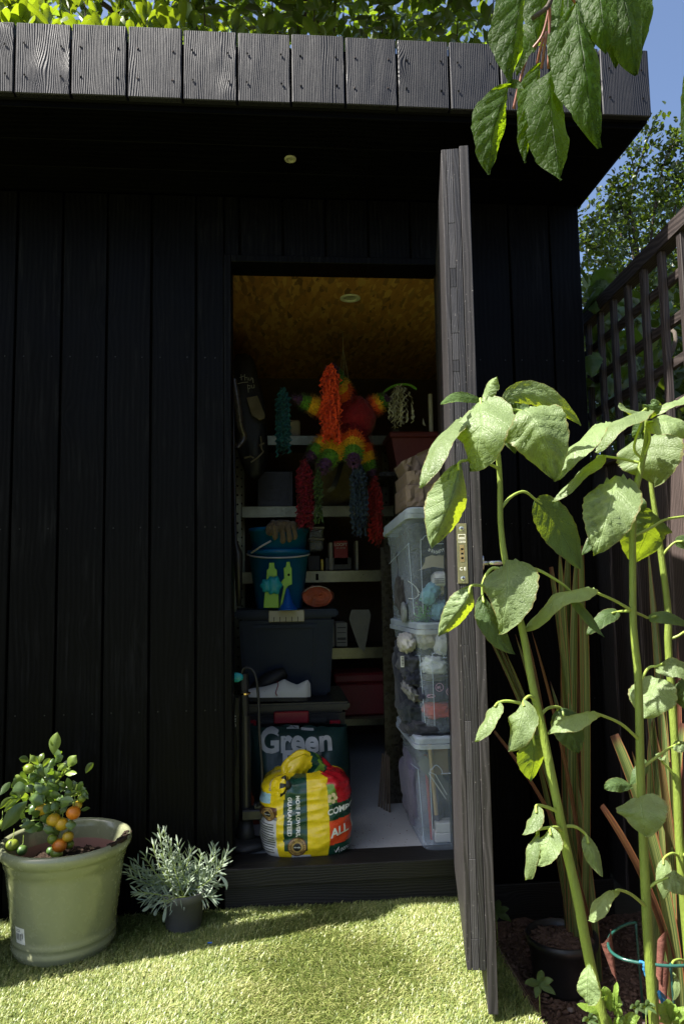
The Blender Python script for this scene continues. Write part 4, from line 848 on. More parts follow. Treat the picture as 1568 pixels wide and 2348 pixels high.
# --- clear boxes
M_clear = plastic_clear('clear_polypropylene', (.72,.84,1.0), .135); M_lidp = plastic_clear('milky_lid_plastic', (.72,.82,.94), .45)
def rrect(w_, l_, r, n=6):
    P = []
    for cx_, cy_, a0 in ((w_-r, l_-r, 0), (r, l_-r, 90), (r, r, 180), (w_-r, r, 270)):
        P += [(cx_+r*cos(radians(a0+90*i/n)), cy_+r*sin(radians(a0+90*i/n))) for i in range(n+1)]
    return P
def clearbox(label, org, w_, l_, h, yaw, pitch, handle_u):
    t = thing('clear_box', label, 'storage box', org, 'clear lidded boxes stacked by the door'); o = Vector(org)
    def T(x, y, z): y2 = y*cos(pitch)-z*sin(pitch)*0; z2 = z-y*sin(pitch); return o+V(x*cos(yaw)-y2*sin(yaw), x*sin(yaw)+y2*cos(yaw), z2)
    mb = MB(); rows = []
    for z, ins in ((.0, .040), (.006, .030), (.02, .026), (h*.45, .022), (h*.80, .019), (h*.81, .014), (h-.040, .011)):
        rows.append([T(x+ins, y+ins, z) for x, y in rrect(w_-2*ins, l_-2*ins, .045 if z > .01 else .04)])
    mb.grid(rows, wrap=True); mb.add([T(x+.05, y+.05, .004) for x, y in rrect(w_-.1, l_-.1, .04)], [tuple(range(27, -1, -1))]); mb.build('tub', M_clear, t, smooth=True)
    mb = MB(); rim = [[T(x+i_, y+i_, z) for x, y in rrect(w_-2*i_, l_-2*i_, .03)] for i_, z in ((.010, h-.040), (.0, h-.039), (-.001, h-.024), (.004, h-.0235))]; mb.grid(rim, wrap=True); mb.build('rim', M_lidp, t)
    mb = MB(); lid = [[T(x+i_, y+i_, z) for x, y in rrect(w_-2*i_, l_-2*i_, .03)] for i_, z in ((.003, h-.022), (.002, h-.006), (.006, h), (.022, h), (.026, h-.006), (.17, h-.006))]; mb.grid(lid, wrap=True); mb.build('lid', M_lidp, t, smooth=False)
    mb = MB(); x = handle_u; mb.add([T(x-.03, -.006, h-.03), T(x+.05, -.006, h-.03), T(x+.05, -.008, h+.004), T(x-.022, -.008, h+.004), T(x-.03, .012, h-.03), T(x+.05, .012, h-.03), T(x+.05, .014, h+.006), T(x-.022, .014, h+.006)], [(0,1,2,3), (3,2,6,7), (0,3,7,4), (1,5,6,2)]); mb.build('clip', M_lidp, t, bevel=.003)
    mb = MB(); q = .030     # moulded arch line and edge lines that catch the light
    A = [T(.055, .021, .03), T(.052, .018, h*.66), T(.058, .016, h*.72), T(.072, .015, h*.755), T(.088, .016, h*.72), T(.094, .016, h*.68), T(.10, .016, h*.68), T(.25, .016, h*.68)]; mb.tube(spline(A, 4), .0013, 5)
    mb.tube([T(.030, .05, .03), T(.015, .045, h*.7)], .0013, 5); mb.tube([T(.014, l_-.06, h*.62), T(.018, .05, h*.70)], .0012, 5); mb.build('moulded_line', M_lidp, t); return T, t
B1, _ = clearbox('clear lidded box of rods and card, lowest on the floor by the door', (.448, .016, FZ), .38, .44, .385, .0, .0, .16)
B2, B2t = clearbox('clear lidded box of clothes, middle of the stack', (.470, .022, .508), .35, .42, .378, .10, -.0, .30)
B3, _ = clearbox('clear lidded box with shoes and a blue pouch, topmost of the stack', (.440, .026, .888), .36, .42, .398, .07, .10, .13)
def cloth(name, label, cat, T, pos, r, col, seed, rot=0., sq=.8, amp=.2, ridge=.12, rough=.9, group=None):
    m = simple('fabric_'+name+str(seed), col, rough=rough, var=.2, scale=30, bump=.5, bscale=80, sheen=.15); mb = MB(); c = T(*pos); blob(mb, c, r, seed, amp, 2.2, 4, sq=sq, rot=rot, ridge=ridge); return tag(mb.build(name, m, smooth=True, org=c), label, cat, group)
# topmost box
def cl(name, label, cat, u, v, Y, r, col, seed, **k): return cloth(name, label, cat, lambda *q: at(u, v, Y), (0, 0, 0), r, col, seed, **k)
cl('dark_bundle', 'dark fabric bundle filling the rear of the topmost box', 'cloth', 965, 1300, .32, (.09, .10, .15), (.016,.018,.024), 15, sq=.6)
cl('cap', 'dark cap with pale lettering at the top of the topmost box', 'cap', 1000, 1232, .14, (.055, .07, .045), (.014,.015,.020), 11)
mb = MB()
for i, ch in enumerate('SUMMER'):
    a = (i-2.5)*.22; c = at(1000-6.5*(i-2.5), 1266+abs(i-2.5)*-2.2, .068); put_text(mb, text2d(ch, .014, .0006), lambda x, y: V(c.x-x*cos(a)-y*sin(a), c.y, c.z-y*cos(a)+x*sin(a)))
mb.build('lettering', M_prt, sc.objects['cap'])
cl('cap_brim', 'dark curved cap brim above the beige boot sole', 'cap', 995, 1268, .105, (.05, .035, .016), (.016,.017,.022), 17, sq=.9, amp=.08)
mb = MB(); A = spline([at(943, 1312, .09), at(962, 1306, .085), at(972, 1292, .08), at(975, 1278, .08)], 5)
rows = [[p, lerp(p, at(1030, 1290 if i < 8 else 1276, .085), .55)+V(0,-.006,.001*i), at(1040, 1306-2.2*i, .09)] for i, p in enumerate(A)]; mb.grid(rows); tag(mb.build('boot_sole', simple('beige_rubber', (.50,.43,.32), rough=.6), smooth=True), 'curved beige rubber boot sole in the topmost box', 'sole')
c = at(1012, 1328, .105); t = thing('white_trainer', 'white trainer with grey stripes in the topmost box', 'shoe', c); mb = MB(); blob(mb, c, (.035, .04, .028), 7, .1, sub=3, sq=.6); mb.build('upper', M_leath, t, smooth=True); mb = MB()
for q in (-.007, 0, .007): mb.obox(c+V(-.018, -.041, q-.006), (.018,0,0), (0,.001,0), (0,0,.0018))
mb.build('stripe', M_grey, t)
cl('pouch', 'scrunched pale blue cloth pouch in the topmost box', 'pouch', 985, 1362, .10, (.028, .035, .040), (.22,.46,.52), 12, rot=-.5, sq=.9, amp=.22, ridge=.2)
cl('pouch_hem', 'pale blue hem spreading over the bottom of the topmost box', 'cloth', 1008, 1402, .105, (.036, .035, .038), (.18,.36,.42), 14, amp=.25, ridge=.2); cl('gathered_cloth', 'gathered cream cloth beside the blue pouch', 'cloth', 1018, 1350, .12, (.03, .03, .022), (.50,.44,.32), 13)
cl('dark_boot', 'dark leather boot against the side of the topmost box', 'boot', 930, 1365, .26, (.035, .09, .08), (.028,.025,.024), 16); cl('pale_shard', 'pale grey cloth corner low at the side of the topmost box', 'cloth', 926, 1404, .16, (.010, .03, .035), (.22,.24,.24), 18)
mb = MB(); c = at(970, 1412, .085)
for i in range(170):
    p = c+V(rnd.gauss(0, .014), rnd.gauss(0, .008), rnd.gauss(.0, .018)); d = V(rnd.gauss(0,1), rnd.gauss(0,1), rnd.gauss(0,1)).normalized()*.0045; e = d.cross(V(rnd.random(), 1, .3)).normalized()*.003; mb.add([p-d, p+e, p+d, p-e], [(0,1,2,3)])
tag(mb.build('plastic_fern', simple('artificial_leaf_green', (.07,.26,.05), rough=.5, var=.3)), 'bunch of green plastic leaves at the bottom of the topmost box', 'plastic plant')
for q, pts in enumerate((((935, 1332), (952, 1345), (962, 1360)), ((936, 1372), (950, 1372), (962, 1362)), ((945, 1338), (956, 1352), (958, 1368)))): mb = MB(); mb.tube(spline([at(u, v, .085) for u, v in pts], 4), .0013, 6); tag(mb.build('string_end', M_bail), ('upper', 'lowest', 'middle')[q]+' loose end of white cord in the topmost box', 'cord')
for k_, (u, v, Y, r) in enumerate(((958, 1235, .16, (.045, .07, .05)), (960, 1292, .15, (.035, .06, .05)), (948, 1398, .20, (.035, .07, .04)), (1000, 1425, .13, (.05, .05, .014)))): cl('dark_cloth', ('dark cloth filling the upper left of the topmost box', 'dark cloth under the beige boot sole', 'dark cloth behind the loose white cords', 'dark cloth lying flat along the bottom of the topmost box')[k_], 'cloth', u, v, Y, r, (.022,.025,.033), 41+k_, sq=.7, amp=.25, ridge=.2)
# middle box
cl('navy_bundle', 'navy bundle at the back of the middle box', 'cloth', 960, 1545, .32, (.09, .10, .15), (.016,.020,.036), 30, sq=.6)
for k_, (u, v, Y, r, c_) in enumerate(((940, 1520, .18, (.04, .08, .045), (.05,.055,.07)), (1008, 1505, .12, (.035, .04, .016), (.10,.10,.11)), (950, 1550, .14, (.035, .05, .03), (.018,.022,.04)), (948, 1635, .17, (.045, .07, .04), (.02,.028,.032)))): cl('folded_cloth', ('grey cloth behind the little bar code label', 'grey cloth between the towel and the white socks', 'navy cloth left of the olive cloth', 'blackish cloth in the lower left of the middle box')[k_], 'cloth', u, v, Y, r, c_, 51+k_, sq=.7, amp=.28, ridge=.2)
cl('crumpled_bag', 'crumpled white plastic bag with faint print at the top of the middle box', 'bag', 932, 1474, .14, (.030, .05, .034), (.52,.50,.45), 21, sq=.9, amp=.25, ridge=.2, rough=.3)
cl('cream_garment', 'cream garment at the top of the middle box', 'cloth', 975, 1462, .14, (.045, .05, .034), (.50,.46,.38), 22, amp=.28, ridge=.2); cl('white_towel', 'white ribbed towel, upper one in the middle box', 'towel', 1013, 1478, .105, (.030, .035, .040), (.72,.72,.72), 23, rot=-.2)
cl('white_sock', 'folded white sports socks in the middle box', 'socks', 996, 1525, .095, (.046, .03, .030), (.76,.78,.78), 24, rot=-.15, sq=.7, amp=.25, ridge=.25); cl('olive_cloth', 'olive cloth under the white socks', 'cloth', 992, 1552, .10, (.05, .04, .012), (.12,.12,.08), 25)
cl('navy_shirt', 'navy shirt with round pink badges in the middle box', 'shirt', 992, 1588, .11, (.055, .045, .030), (.016,.019,.042), 26, sq=.6, amp=.1, ridge=.05)
mb = MB(); M_pink = simple('pink_print', (.62,.34,.46), rough=.7)
for u_, v_ in ((1007, 1576), (1032, 1586), (988, 1596)):
    c = at(u_, v_, .058); mb.tube([c+V(cos(q)*.0135, 0, sin(q)*.0135*(1 if v_ < 1590 else .4)) for q in np.linspace(0, 2*pi, 22)[:-1]], .0012, 5, closed=True); mb.tube([c+V(-.011,0,.008*(1 if v_ < 1590 else .4)), c+V(.008,0,-.011*(1 if v_ < 1590 else .4))], .0009, 4)
    if v_ < 1590: put_text(mb, text2d('SM', .012, .0004), lambda x, y: V(c.x-.002-x*.8+y*.4, c.y, c.z-y*.8-x*.4))
mb.build('pink_badge', M_pink, sc.objects['navy_shirt'])
cl('red_jumper', 'orange red jumper near the bottom of the middle box', 'jumper', 1000, 1626, .105, (.048, .04, .030), (.46,.06,.028), 27, sq=.7); cl('dark_trousers', 'dark trousers lying on the bottom of the middle box', 'trousers', 975, 1662, .16, (.08, .10, .028), (.03,.033,.042), 28, sq=.6)
cl('grey_scarf', 'grey striped scarf curled at the side of the middle box', 'scarf', 940, 1585, .15, (.018, .06, .035), (.24,.24,.23), 29, rot=.6, amp=.3, ridge=.3)
c = at(922, 1517, .075); o = MB().obox(c, (.006,0,0), (0,.0006,0), (0,0,.019)).build('bar_code_label', M_wht, B2t); mb = MB()
for q in range(9): mb.obox(c+V(.001,-.001,.015-q*.0036), (.003,0,0), (0,.0004,0), (0,0,.0007+.0006*(q % 3 == 0)))
mb.build('bar_code', M_blk, o)
# lowest box: rods, card, white blocks
M_rod = simple('pale_wooden_rod', (.42,.30,.15), rough=.6); M_purp = simple('muted_purple_card', (.17,.11,.17), rough=.8)
mb = MB(); mb.tube([at(984, 1705, .10), at(1000, 1868, .10)], .0072, 10); tag(mb.build('wooden_rod', M_rod), 'pale wooden rod standing in the lowest clear box', 'rod')
mb = MB(); mb.tube([at(975, 1730, .14), at(990, 1925, .13)], .006, 8); tag(mb.build('red_tube', M_crim), 'thin red tube leaning in the lowest clear box', 'tube')
c0, c1 = at(992, 1712, .12), at(1045, 1775, .12); tag(MB().box(c0.x, c1.x, .12, .123, c1.z, c0.z).build('cardboard_sheet', M_card), 'brown cardboard sheet behind the front of the lowest box', 'card')
for q, (v0, v1) in enumerate(((1888, 1908), (1911, 1930))): c0, c1 = at(1000, v0, .11), at(1060, v1, .11); tag(MB().box(c0.x-.004*q, c1.x, .11, .17, c1.z, c0.z).build('white_block', M_white, bevel=.003), ('upper' if q == 0 else 'lower')+' white block at the bottom of the lowest box', 'block')
cl('purple_bundle', 'muted purple padding inside the lowest box', 'cloth', 965, 1800, .28, (.06, .14, .12), (.12,.11,.16), 31, sq=.55); c = at(1005, 1790, .13); tag(MB().obox(c, (.06, 0, -.075), (0,.004,0), (.016,0,.013)).build('grey_board', M_grey), 'grey folded panel slanting inside the lowest box', 'panel')
mb = MB(); mb.tube([at(982, 1772, .085), at(1022, 1832, .085)], .0016, 5); mb.tube([at(984, 1770, .085), at(998, 1776, .085), at(1024, 1822, .085)], .0016, 5); tag(mb.build('plastic_strap', M_bail), 'shiny plastic strap across the lowest clear box', 'strap')
mb = MB()
for q in range(5): mb.tube([(.425-.008*q, .50+.02*q, FZ+.002), (.428-.004*q, .505+.015*q, FZ+.20+.03*rnd.random())], .0035, 6)
tag(mb.build('cane_bundle', simple('dry_cane', (.10,.07,.045), rough=.7)), 'few short dry canes standing beside the lowest clear box', 'canes')

# --- star pinata with paper streamers
def tissue(name, col): return simple(name, col, rough=.9, var=.25, scale=40, bump=.3, sheen=.1)
T_red, T_or, T_ye, T_gr, T_pu = tissue('crimson_tissue', (.26,.006,.010)), tissue('orange_tissue', (.80,.13,.01)), tissue('yellow_tissue', (.85,.48,.015)), tissue('green_tissue', (.11,.28,.02)), tissue('purple_tissue', (.08,.025,.08))
pc = at(806, 962, .80); pin = thing('star_pinata', 'rainbow paper star pinata with long streamers hanging from the shed ceiling', 'pinata', pc)
def fringe(mb, base, ax, r, mi, n=34, ln=.022):
    ax = ax.normalized(); e = ax.orthogonal().normalized(); g_ = ax.cross(e)
    for j in range(n):
        a = 2*pi*(j+rnd.random()*.6)/n; d = e*cos(a)+g_*sin(a); t_ = d.cross(ax); p = base+d*r*.9; q = p+(d*.8+ax*(rnd.random()*.9-.25)).normalized()*ln*(.6+.6*rnd.random()); w_ = t_*.0028
        mb.add([p-w_, p+w_, q+w_*.35, q-w_*.35], [(0,1,2,3)], mi)
mb = MB(); blob(mb, pc, (.11, .11, .11), 1, .05, sub=3)
for i in range(16):
    th = pi*(i+.5)/16; fringe(mb, pc+V(0,0,cos(th)*.11), V(0,0,-1), sin(th)*.11, 0, max(8, int(46*sin(th))), .022)
mb.build('ball', [T_red], pin)
tips = [(672, 912, .74), (757, 842, .60), (776, 862, .86), (888, 912, .78), (703, 1055, .74), (738, 1078, .62), (811, 1064, .58), (858, 1096, .80)]
for u, v, Y in tips:
    tp = at(u, v, Y); ax = tp-pc; L = ax.length; ax.normalize(); mb = MB(); b0 = pc+ax*.075; k = 17
    prev = None
    for i in range(k):
        a = i/(k-1); mi = 0 if a < .26 else 1 if a < .47 else 2 if a < .64 else 3 if a < .86 else 4; r = interp(a, [(0, .046), (.45, .042), (.8, .028), (1, .008)])
        if prev: mb.tube([prev[0], b0.lerp(tp, a)], [prev[1], r], 14, mi, cap=False)
        prev = (b0.lerp(tp, a), r)
        for rep in range(2): fringe(mb, b0.lerp(tp, a), ax, r, mi, int(lerp(44, 16, a)), .021)
    mb.build('cone', [T_red, T_or, T_ye, T_gr, T_pu], pin)
def streamer(u, v0, v1, Y, r, mat_, n=20, seed=0, open_=0.):
    rr = random.Random(seed); top = at(u, v0, Y); L = top.z-at(u, v1, Y).z; mb = MB()
    for k in range(int(n*1.8)):
        a = 6.283*rr.random(); rk = r*sqrt(rr.random())*1.05; Lk = L*(1-.22*rr.random()-open_*rr.random()); m_ = int(Lk/.012); st = .004+.006*rr.random(); tw = rr.random()*6.3; prev = None; pts = []; hw = .0022+.003*rr.random(); z0 = -.03*rr.random()*(rk/r)
        for i in range(m_+1):
            z = z0-Lk*i/m_+.004*rr.gauss(0, .5); spread = min(1, .3+i*.16)+.10*nz(i*.35, k, seed); zig = st*(1 if i % 2 else -1); an = tw+i*.25
            c_ = top+V(cos(a)*rk*spread+zig*cos(an), sin(a)*rk*spread+zig*sin(an), z); w_ = V(cos(an+.8), sin(an+.8), .5*rr.gauss(0, .6))*hw; pts.append((c_-w_, c_+w_))
        mb.grid([[p[0] for p in pts], [p[1] for p in pts]])
    mb.build('streamer', mat_, pin)
streamer(648, 888, 1036, .72, .030, tissue('teal_tissue', (.012,.10,.11)), 26, 1); streamer(757, 836, 1012, .56, .040, tissue('vermilion_tissue', (.80,.075,.010)), 34, 2)
streamer(699, 1052, 1214, .74, .036, tissue('cerise_tissue', (.24,.004,.022)), 30, 3, .05); streamer(729, 1070, 1198, .62, .016, tissue('olive_tissue', (.05,.09,.018)), 9, 4, .1)
streamer(820, 1060, 1226, .62, .036, tissue('slate_tissue', (.022,.042,.066)), 28, 5); streamer(858, 1090, 1246, .80, .032, tissue('scarlet_tissue', (.32,.010,.012)), 28, 6); streamer(918, 882, 990, .80, .062, tissue('cream_tissue', (.42,.40,.26)), 17, 7, .4)
mb = MB(); mb.tube(spline([at(886, 912, .78), at(880, 900, .79), at(905, 884, .8), at(935, 882, .8), at(955, 892, .8)], 5), .006, 6); mb.build('streamer_twist', T_gr, pin)
mb = MB(); mb.tube([at(785, 760, 1.0), at(787, 800, .9), at(788, 860, .82)], .0012, 5); mb.tube([at(787, 800, .9), at(775, 870, .85)], .001, 5); mb.tube([at(787, 800, .9), at(800, 875, .82)], .001, 5); mb.build('hanging_string', M_scr, pin)
# ------------------------------------------------------------------ pots
M_glaze = simple('sage_glaze', (.245,.26,.155), rough=.24, var=.08, scale=6, bump=.04, coat=.45, dirt=.28, dirtc=(.15,.14,.09))
M_claywash = simple('pinkish_clay', (.30,.15,.12), rough=.6, var=.15)
M_comp = simple('potting_compost', (.045,.03,.022), rough=.95, var=.5, scale=60, bump=1., bscale=160, spec=.15)
pcx, pcy = -.625, -.195
def clods(mb, cx_, cy_, z, r, n, seed, smax=.006, top=None):
    rr = random.Random(seed)
    for i in range(n):
        a = rr.random()*6.28; q = r*sqrt(rr.random()); x, y = cx_+q*cos(a), cy_+q*sin(a); zz = (top(x, y) if top else z); s = .0015+smax*rr.random()**2.5; d = V(rr.gauss(0,1), rr.gauss(0,1), rr.gauss(0,.5)).normalized()*s*(1+1.5*rr.random()); e = V(-d.y, d.x, .3*s); g_ = V(0,0,s*.8); c = V(x, y, zz+s*.3)
        mb.add([c+d, c+e, c-d, c-e, c+g_, c-g_], [(0,1,4),(1,2,4),(2,3,4),(3,0,4),(1,0,5),(2,1,5),(3,2,5),(0,3,5)])
pot = thing('plant_pot', 'large glazed sage green pot on the lawn holding the small citrus tree', 'plant pot', (pcx, pcy, 0))
prof = [(.0, .004), (.128, .004), (.136, .010), (.139, .022), (.1415, .028), (.138, .034), (.139, .044), (.1425, .050), (.139, .056), (.141, .07), (.150, .15), (.158, .215), (.161, .235), (.166, .240), (.167, .252), (.172, .260), (.179, .268), (.181, .282), (.177, .292), (.169, .294), (.161, .288), (.158, .27), (.154, .24)]
prof = [(r*1.02, z*1.04) for r, z in prof]
MB().lathe(prof, (pcx, pcy, 0), 72).build('shell', M_glaze, pot, smooth=True)
MB().lathe([(.154*1.02, .24*1.04), (.148, .19)], (pcx, pcy, 0), 72).build('bare_clay', M_claywash, pot, smooth=True)
ctop = lambda x, y: .222 + .040*exp(-((x-pcx-.02)**2+(y-pcy+.03)**2)/.006) + .006*nz(x*40, y*40, 0) + .16*max(0, -(x-pcx)*.3-(y-pcy)*.8)
mb = MB(); P = [[V(pcx+r*cos(2*pi*j/48), pcy+r*sin(2*pi*j/48), ctop(pcx+r*cos(2*pi*j/48), pcy+r*sin(2*pi*j/48))) for j in range(48)] for r in (0, .02, .04, .06, .08, .10, .12, .14, .152)]; mb.grid(P, wrap=True); clods(mb, pcx, pcy, 0, .145, 1300, 3, .008, ctop); mb.build('compost', M_comp, pot)
mb = MB()
for i in range(60):
    a = -.55+.7*rnd.random(); r = .160+.018*rnd.random(); c = V(pcx+r*cos(a)*1.02, pcy+r*sin(a)*1.02, .302+.003*rnd.random()); s = .002+.004*rnd.random(); mb.obox(c, (s*1.8*cos(a+1.5), s*1.8*sin(a+1.5), 0), (s*cos(a), s*sin(a), .001), (0,0,s*.5))
mb.build('spilt_compost', M_comp, pot)
# paper sticker with bar code low on the pot
an = lambda u: None; c = at(28, 2203, -.33); a0 = atan2(c.y-pcy, c.x-pcx); mb = MB()
def onpot(da, z, off=.0008):
    r = interp(z, [(q[1], q[0]) for q in prof[3:12]])+off; return V(pcx+r*cos(a0+da), pcy+r*sin(a0+da), z)
zc = .085; mb.grid([[onpot(-.13+.26*i/8, zc-.022+.044*j/6) for i in range(9)] for j in range(7)])
for q in range(13):
    if rnd.random() < .75: mb.grid([[onpot(-.10+q*.011, zc-.012, .0014), onpot(-.10+q*.011+.006, zc-.012, .0014)], [onpot(-.10+q*.011, zc+.006, .0014), onpot(-.10+q*.011+.006, zc+.006, .0014)]], 1)
for q in range(2): mb.grid([[onpot(-.10, zc+.011+q*.004, .0014), onpot(.02, zc+.011+q*.004, .0014)], [onpot(-.10, zc+.0125+q*.004, .0014), onpot(.02, zc+.0125+q*.004, .0014)]], 1)
mb.tube([onpot(.07, zc-.006, .0016), onpot(.09, zc+.004, .0016), onpot(.075, zc+.010, .0016), onpot(.06, zc+.002, .0016)], .0009, 4, 1)
mb.build('price_sticker', [M_white, M_grey], pot)

# ------------------------------------------------------------------ leaves
def wshape(kind, t):
    if kind == 'heart': return max(0, (t+.03)**.40*(1-t)**.72*2.0)
    if kind == 'ovate': return max(0, t**.62*(1-t)**.66*2.5*(1-.25*max(0, t-.75)/.25))
    if kind == 'acum': return max(0, t**.68*(1-t)**.98*3.05)
    if kind == 'ellip': return max(0, sin(pi*min(1, max(0, t)))**.85)
    if kind == 'obov': return max(0, t**.95*(1-t)**.42*1.9)
    return 1
def leaf(mb, base, mid, tip, width, roll=0., fold=.3, kind='heart', serr=.04, nser=14, n=22, m=10, wob=.085, puck=.09, seed=0, mi=0, wl=1., wr=1., ref=None, curl=0., sun=0.):
    base, mid, tip = Vector(base), Vector(mid), Vector(tip); P = []; U = []; L = (tip-base).length
    for i in range(n+1):
        t = i/n; c = base*(1-t)**2+mid*2*t*(1-t)+tip*t*t; tg = (mid-base)*(1-t)+(tip-mid)*t
        tg = tg.normalized() if tg.length > 1e-7 else (tip-base).normalized()
        tc = (ref-c) if ref is not None else (CAM-c).normalized()*(1-sun)+SUN*sun; sd = tg.cross(tc); sd = sd.normalized() if sd.length > 1e-6 else V(1,0,0); nn = sd.cross(tg).normalized()
        if nn.dot(tc) < 0: nn = -nn; sd = -sd
        s2 = sd*cos(roll)+nn*sin(roll); n2 = nn*cos(roll)-sd*sin(roll)
        wv = width/2*wshape(kind, t); row = []; ur = []
        for j in range(m+1):
            s = 2*j/m-1; a_ = abs(s); e = 1
            if a_ > .99 and serr: e = 1+serr*(((t*nser) % 1)-.5)*2+serr*.5*nz(t*9, s*3, seed)
            x = s*wv*e*(wl if s < 0 else wr)
            h = -fold*abs(x)+ wob*width*nz(t*2.6+seed*1.7, s*1.3, seed) + wob*1.2*width*a_*sin(t*11+seed+s) *(.5) - curl*width*a_*a_
            h += puck*width*cos(2*pi*(t*6-a_*1.7))*(1-a_)*a_*2.2
            row.append(c+s2*x*cos(fold*.8)+n2*h); ur.append((j/m, t))
        P.append(row); U.append(ur)
    mb.grid(P, mi, U); return mb
def leafpart(parent, mat_, *a, name='leaf', **k):
    mb = MB(); leaf(mb, *a, **k); return mb.build(name, mat_, parent, smooth=True)

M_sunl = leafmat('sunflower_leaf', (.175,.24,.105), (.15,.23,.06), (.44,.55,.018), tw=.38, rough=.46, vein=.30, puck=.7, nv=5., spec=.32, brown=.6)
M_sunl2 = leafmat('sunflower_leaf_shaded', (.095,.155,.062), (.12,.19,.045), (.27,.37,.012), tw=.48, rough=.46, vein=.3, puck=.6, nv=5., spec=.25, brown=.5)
M_stem = simple('hairy_green_stem', (.17,.23,.035), rough=.5, var=.25, scale=40, bump=.4, bscale=300, sheen=0., stretch=(1,1,.25))
M_pet = simple('pale_green_petiole', (.27,.36,.07), rough=.45, var=.15, scale=30, bump=.2)
Z8 = lambda x, y: (940.8+.4*x, 815.4+.4*y); ZB = lambda x, y: (940.8+.4*x, 1442.6+.4*y)
def hairs(mb, pts, rad, n, seed):
    rr = random.Random(seed)
    for _ in range(n):
        i = rr.randrange(len(pts)-1); p = pts[i].lerp(pts[i+1], rr.random()); a = rr.random()*6.28; d = V(cos(a), sin(a), .15*rr.gauss(0,1)).normalized(); q = p+d*rad[i]; t_ = V(-d.y, d.x, 0)*.0002; mb.add([q-t_, q+t_, q+d*.0022], [(0,1,2)])
def sunflower(label, stem, Y0, wid, leaves, ground=True, nh=900):
    """stem: pixel path from top to foot with its depth; leaves: (petiole pixels, base, tip, width px, depth, options)"""
    P = [at(u, v, Y) for u, v, Y in stem]
    if ground: f = P[-1]; d = (P[-1]-P[-2]).normalized(); P.append(f+d*((f.z+.085)/max(.2, -d.z)))
    A = spline(P, 6); k = len(A); rad = [interp(i/(k-1), wid) for i in range(k)]
    rad = [r*(1+.05*nz(i*.7, 3, 1)) for i, r in enumerate(rad)]
    t = thing('sunflower', label, 'sunflower', A[-1], 'sunflowers in the bed')
    MB().tube(A, rad, 14).build('stem', M_stem, t, smooth=True)
    mb = MB(); hairs(mb, A, rad, nh, 3); mb.build('stem_hairs', M_pet, t)
    for i, L in enumerate(leaves):
        pet, b, tp, wpx, Y, o = L; o = dict(o); Yt = o.pop('yt', Y-.02); mdp = o.pop('mid', None); sh = o.pop('sh', 0); pw = o.pop('pw', .0036); Yp = o.pop('yp', None)
        B, T_ = at(*b, Y), at(*tp, Yt); d = (Y+DIST)
        if mdp: M_ = at(*mdp[:2], mdp[2] if len(mdp) > 2 else (Y+Yt)/2-.02)
        else: M_ = (B+T_)/2+V(0, -.03, .015)
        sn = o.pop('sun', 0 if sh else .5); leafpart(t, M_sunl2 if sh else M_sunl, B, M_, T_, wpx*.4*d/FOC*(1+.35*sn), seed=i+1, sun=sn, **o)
        if pet:
            sp_ = min(A, key=lambda q: (at(*pet[0], q.y)-q).length); pts = [sp_]+[at(u, v, lerp(sp_.y, Y, (j+1)/len(pet))) for j, (u, v) in enumerate(pet[1:])]+[B]
            tg_ = (M_-B).normalized(); pts.append(B+tg_*.02)
            S_ = spline(pts, 5) if len(pts) > 2 else pts; MB().tube(S_, [pw*(1-.35*j/(len(S_)-1)) for j in range(len(S_))], 8).build('petiole', M_pet, t, smooth=True)
    return t
z8 = lambda *q: [Z8(*p) for p in q]; zb_ = lambda *q: [ZB(*p) for p in q]
stA = [(*Z8(432, 285), -.98), (*Z8(470, 380), -.98), (*Z8(496, 520), -.98), (*Z8(512, 720), -.98), (*Z8(516, 960), -.98), (*Z8(540, 1160), -.985), (*Z8(590, 1400), -.99), (*ZB(640, 0), -.99), (*ZB(700, 330), -1.0), (*ZB(760, 600), -1.0), (*ZB(850, 1050), -1.01), (*ZB(890, 1250), -1.01), (*ZB(960, 1560), -1.02), (*ZB(1020, 1880), -1.02), (*ZB(1100, 2230), -1.03)]
wA = [(0, .003), (.05, .0048), (.3, .0062), (.55, .0080), (.8, .0098), (1, .0105)]
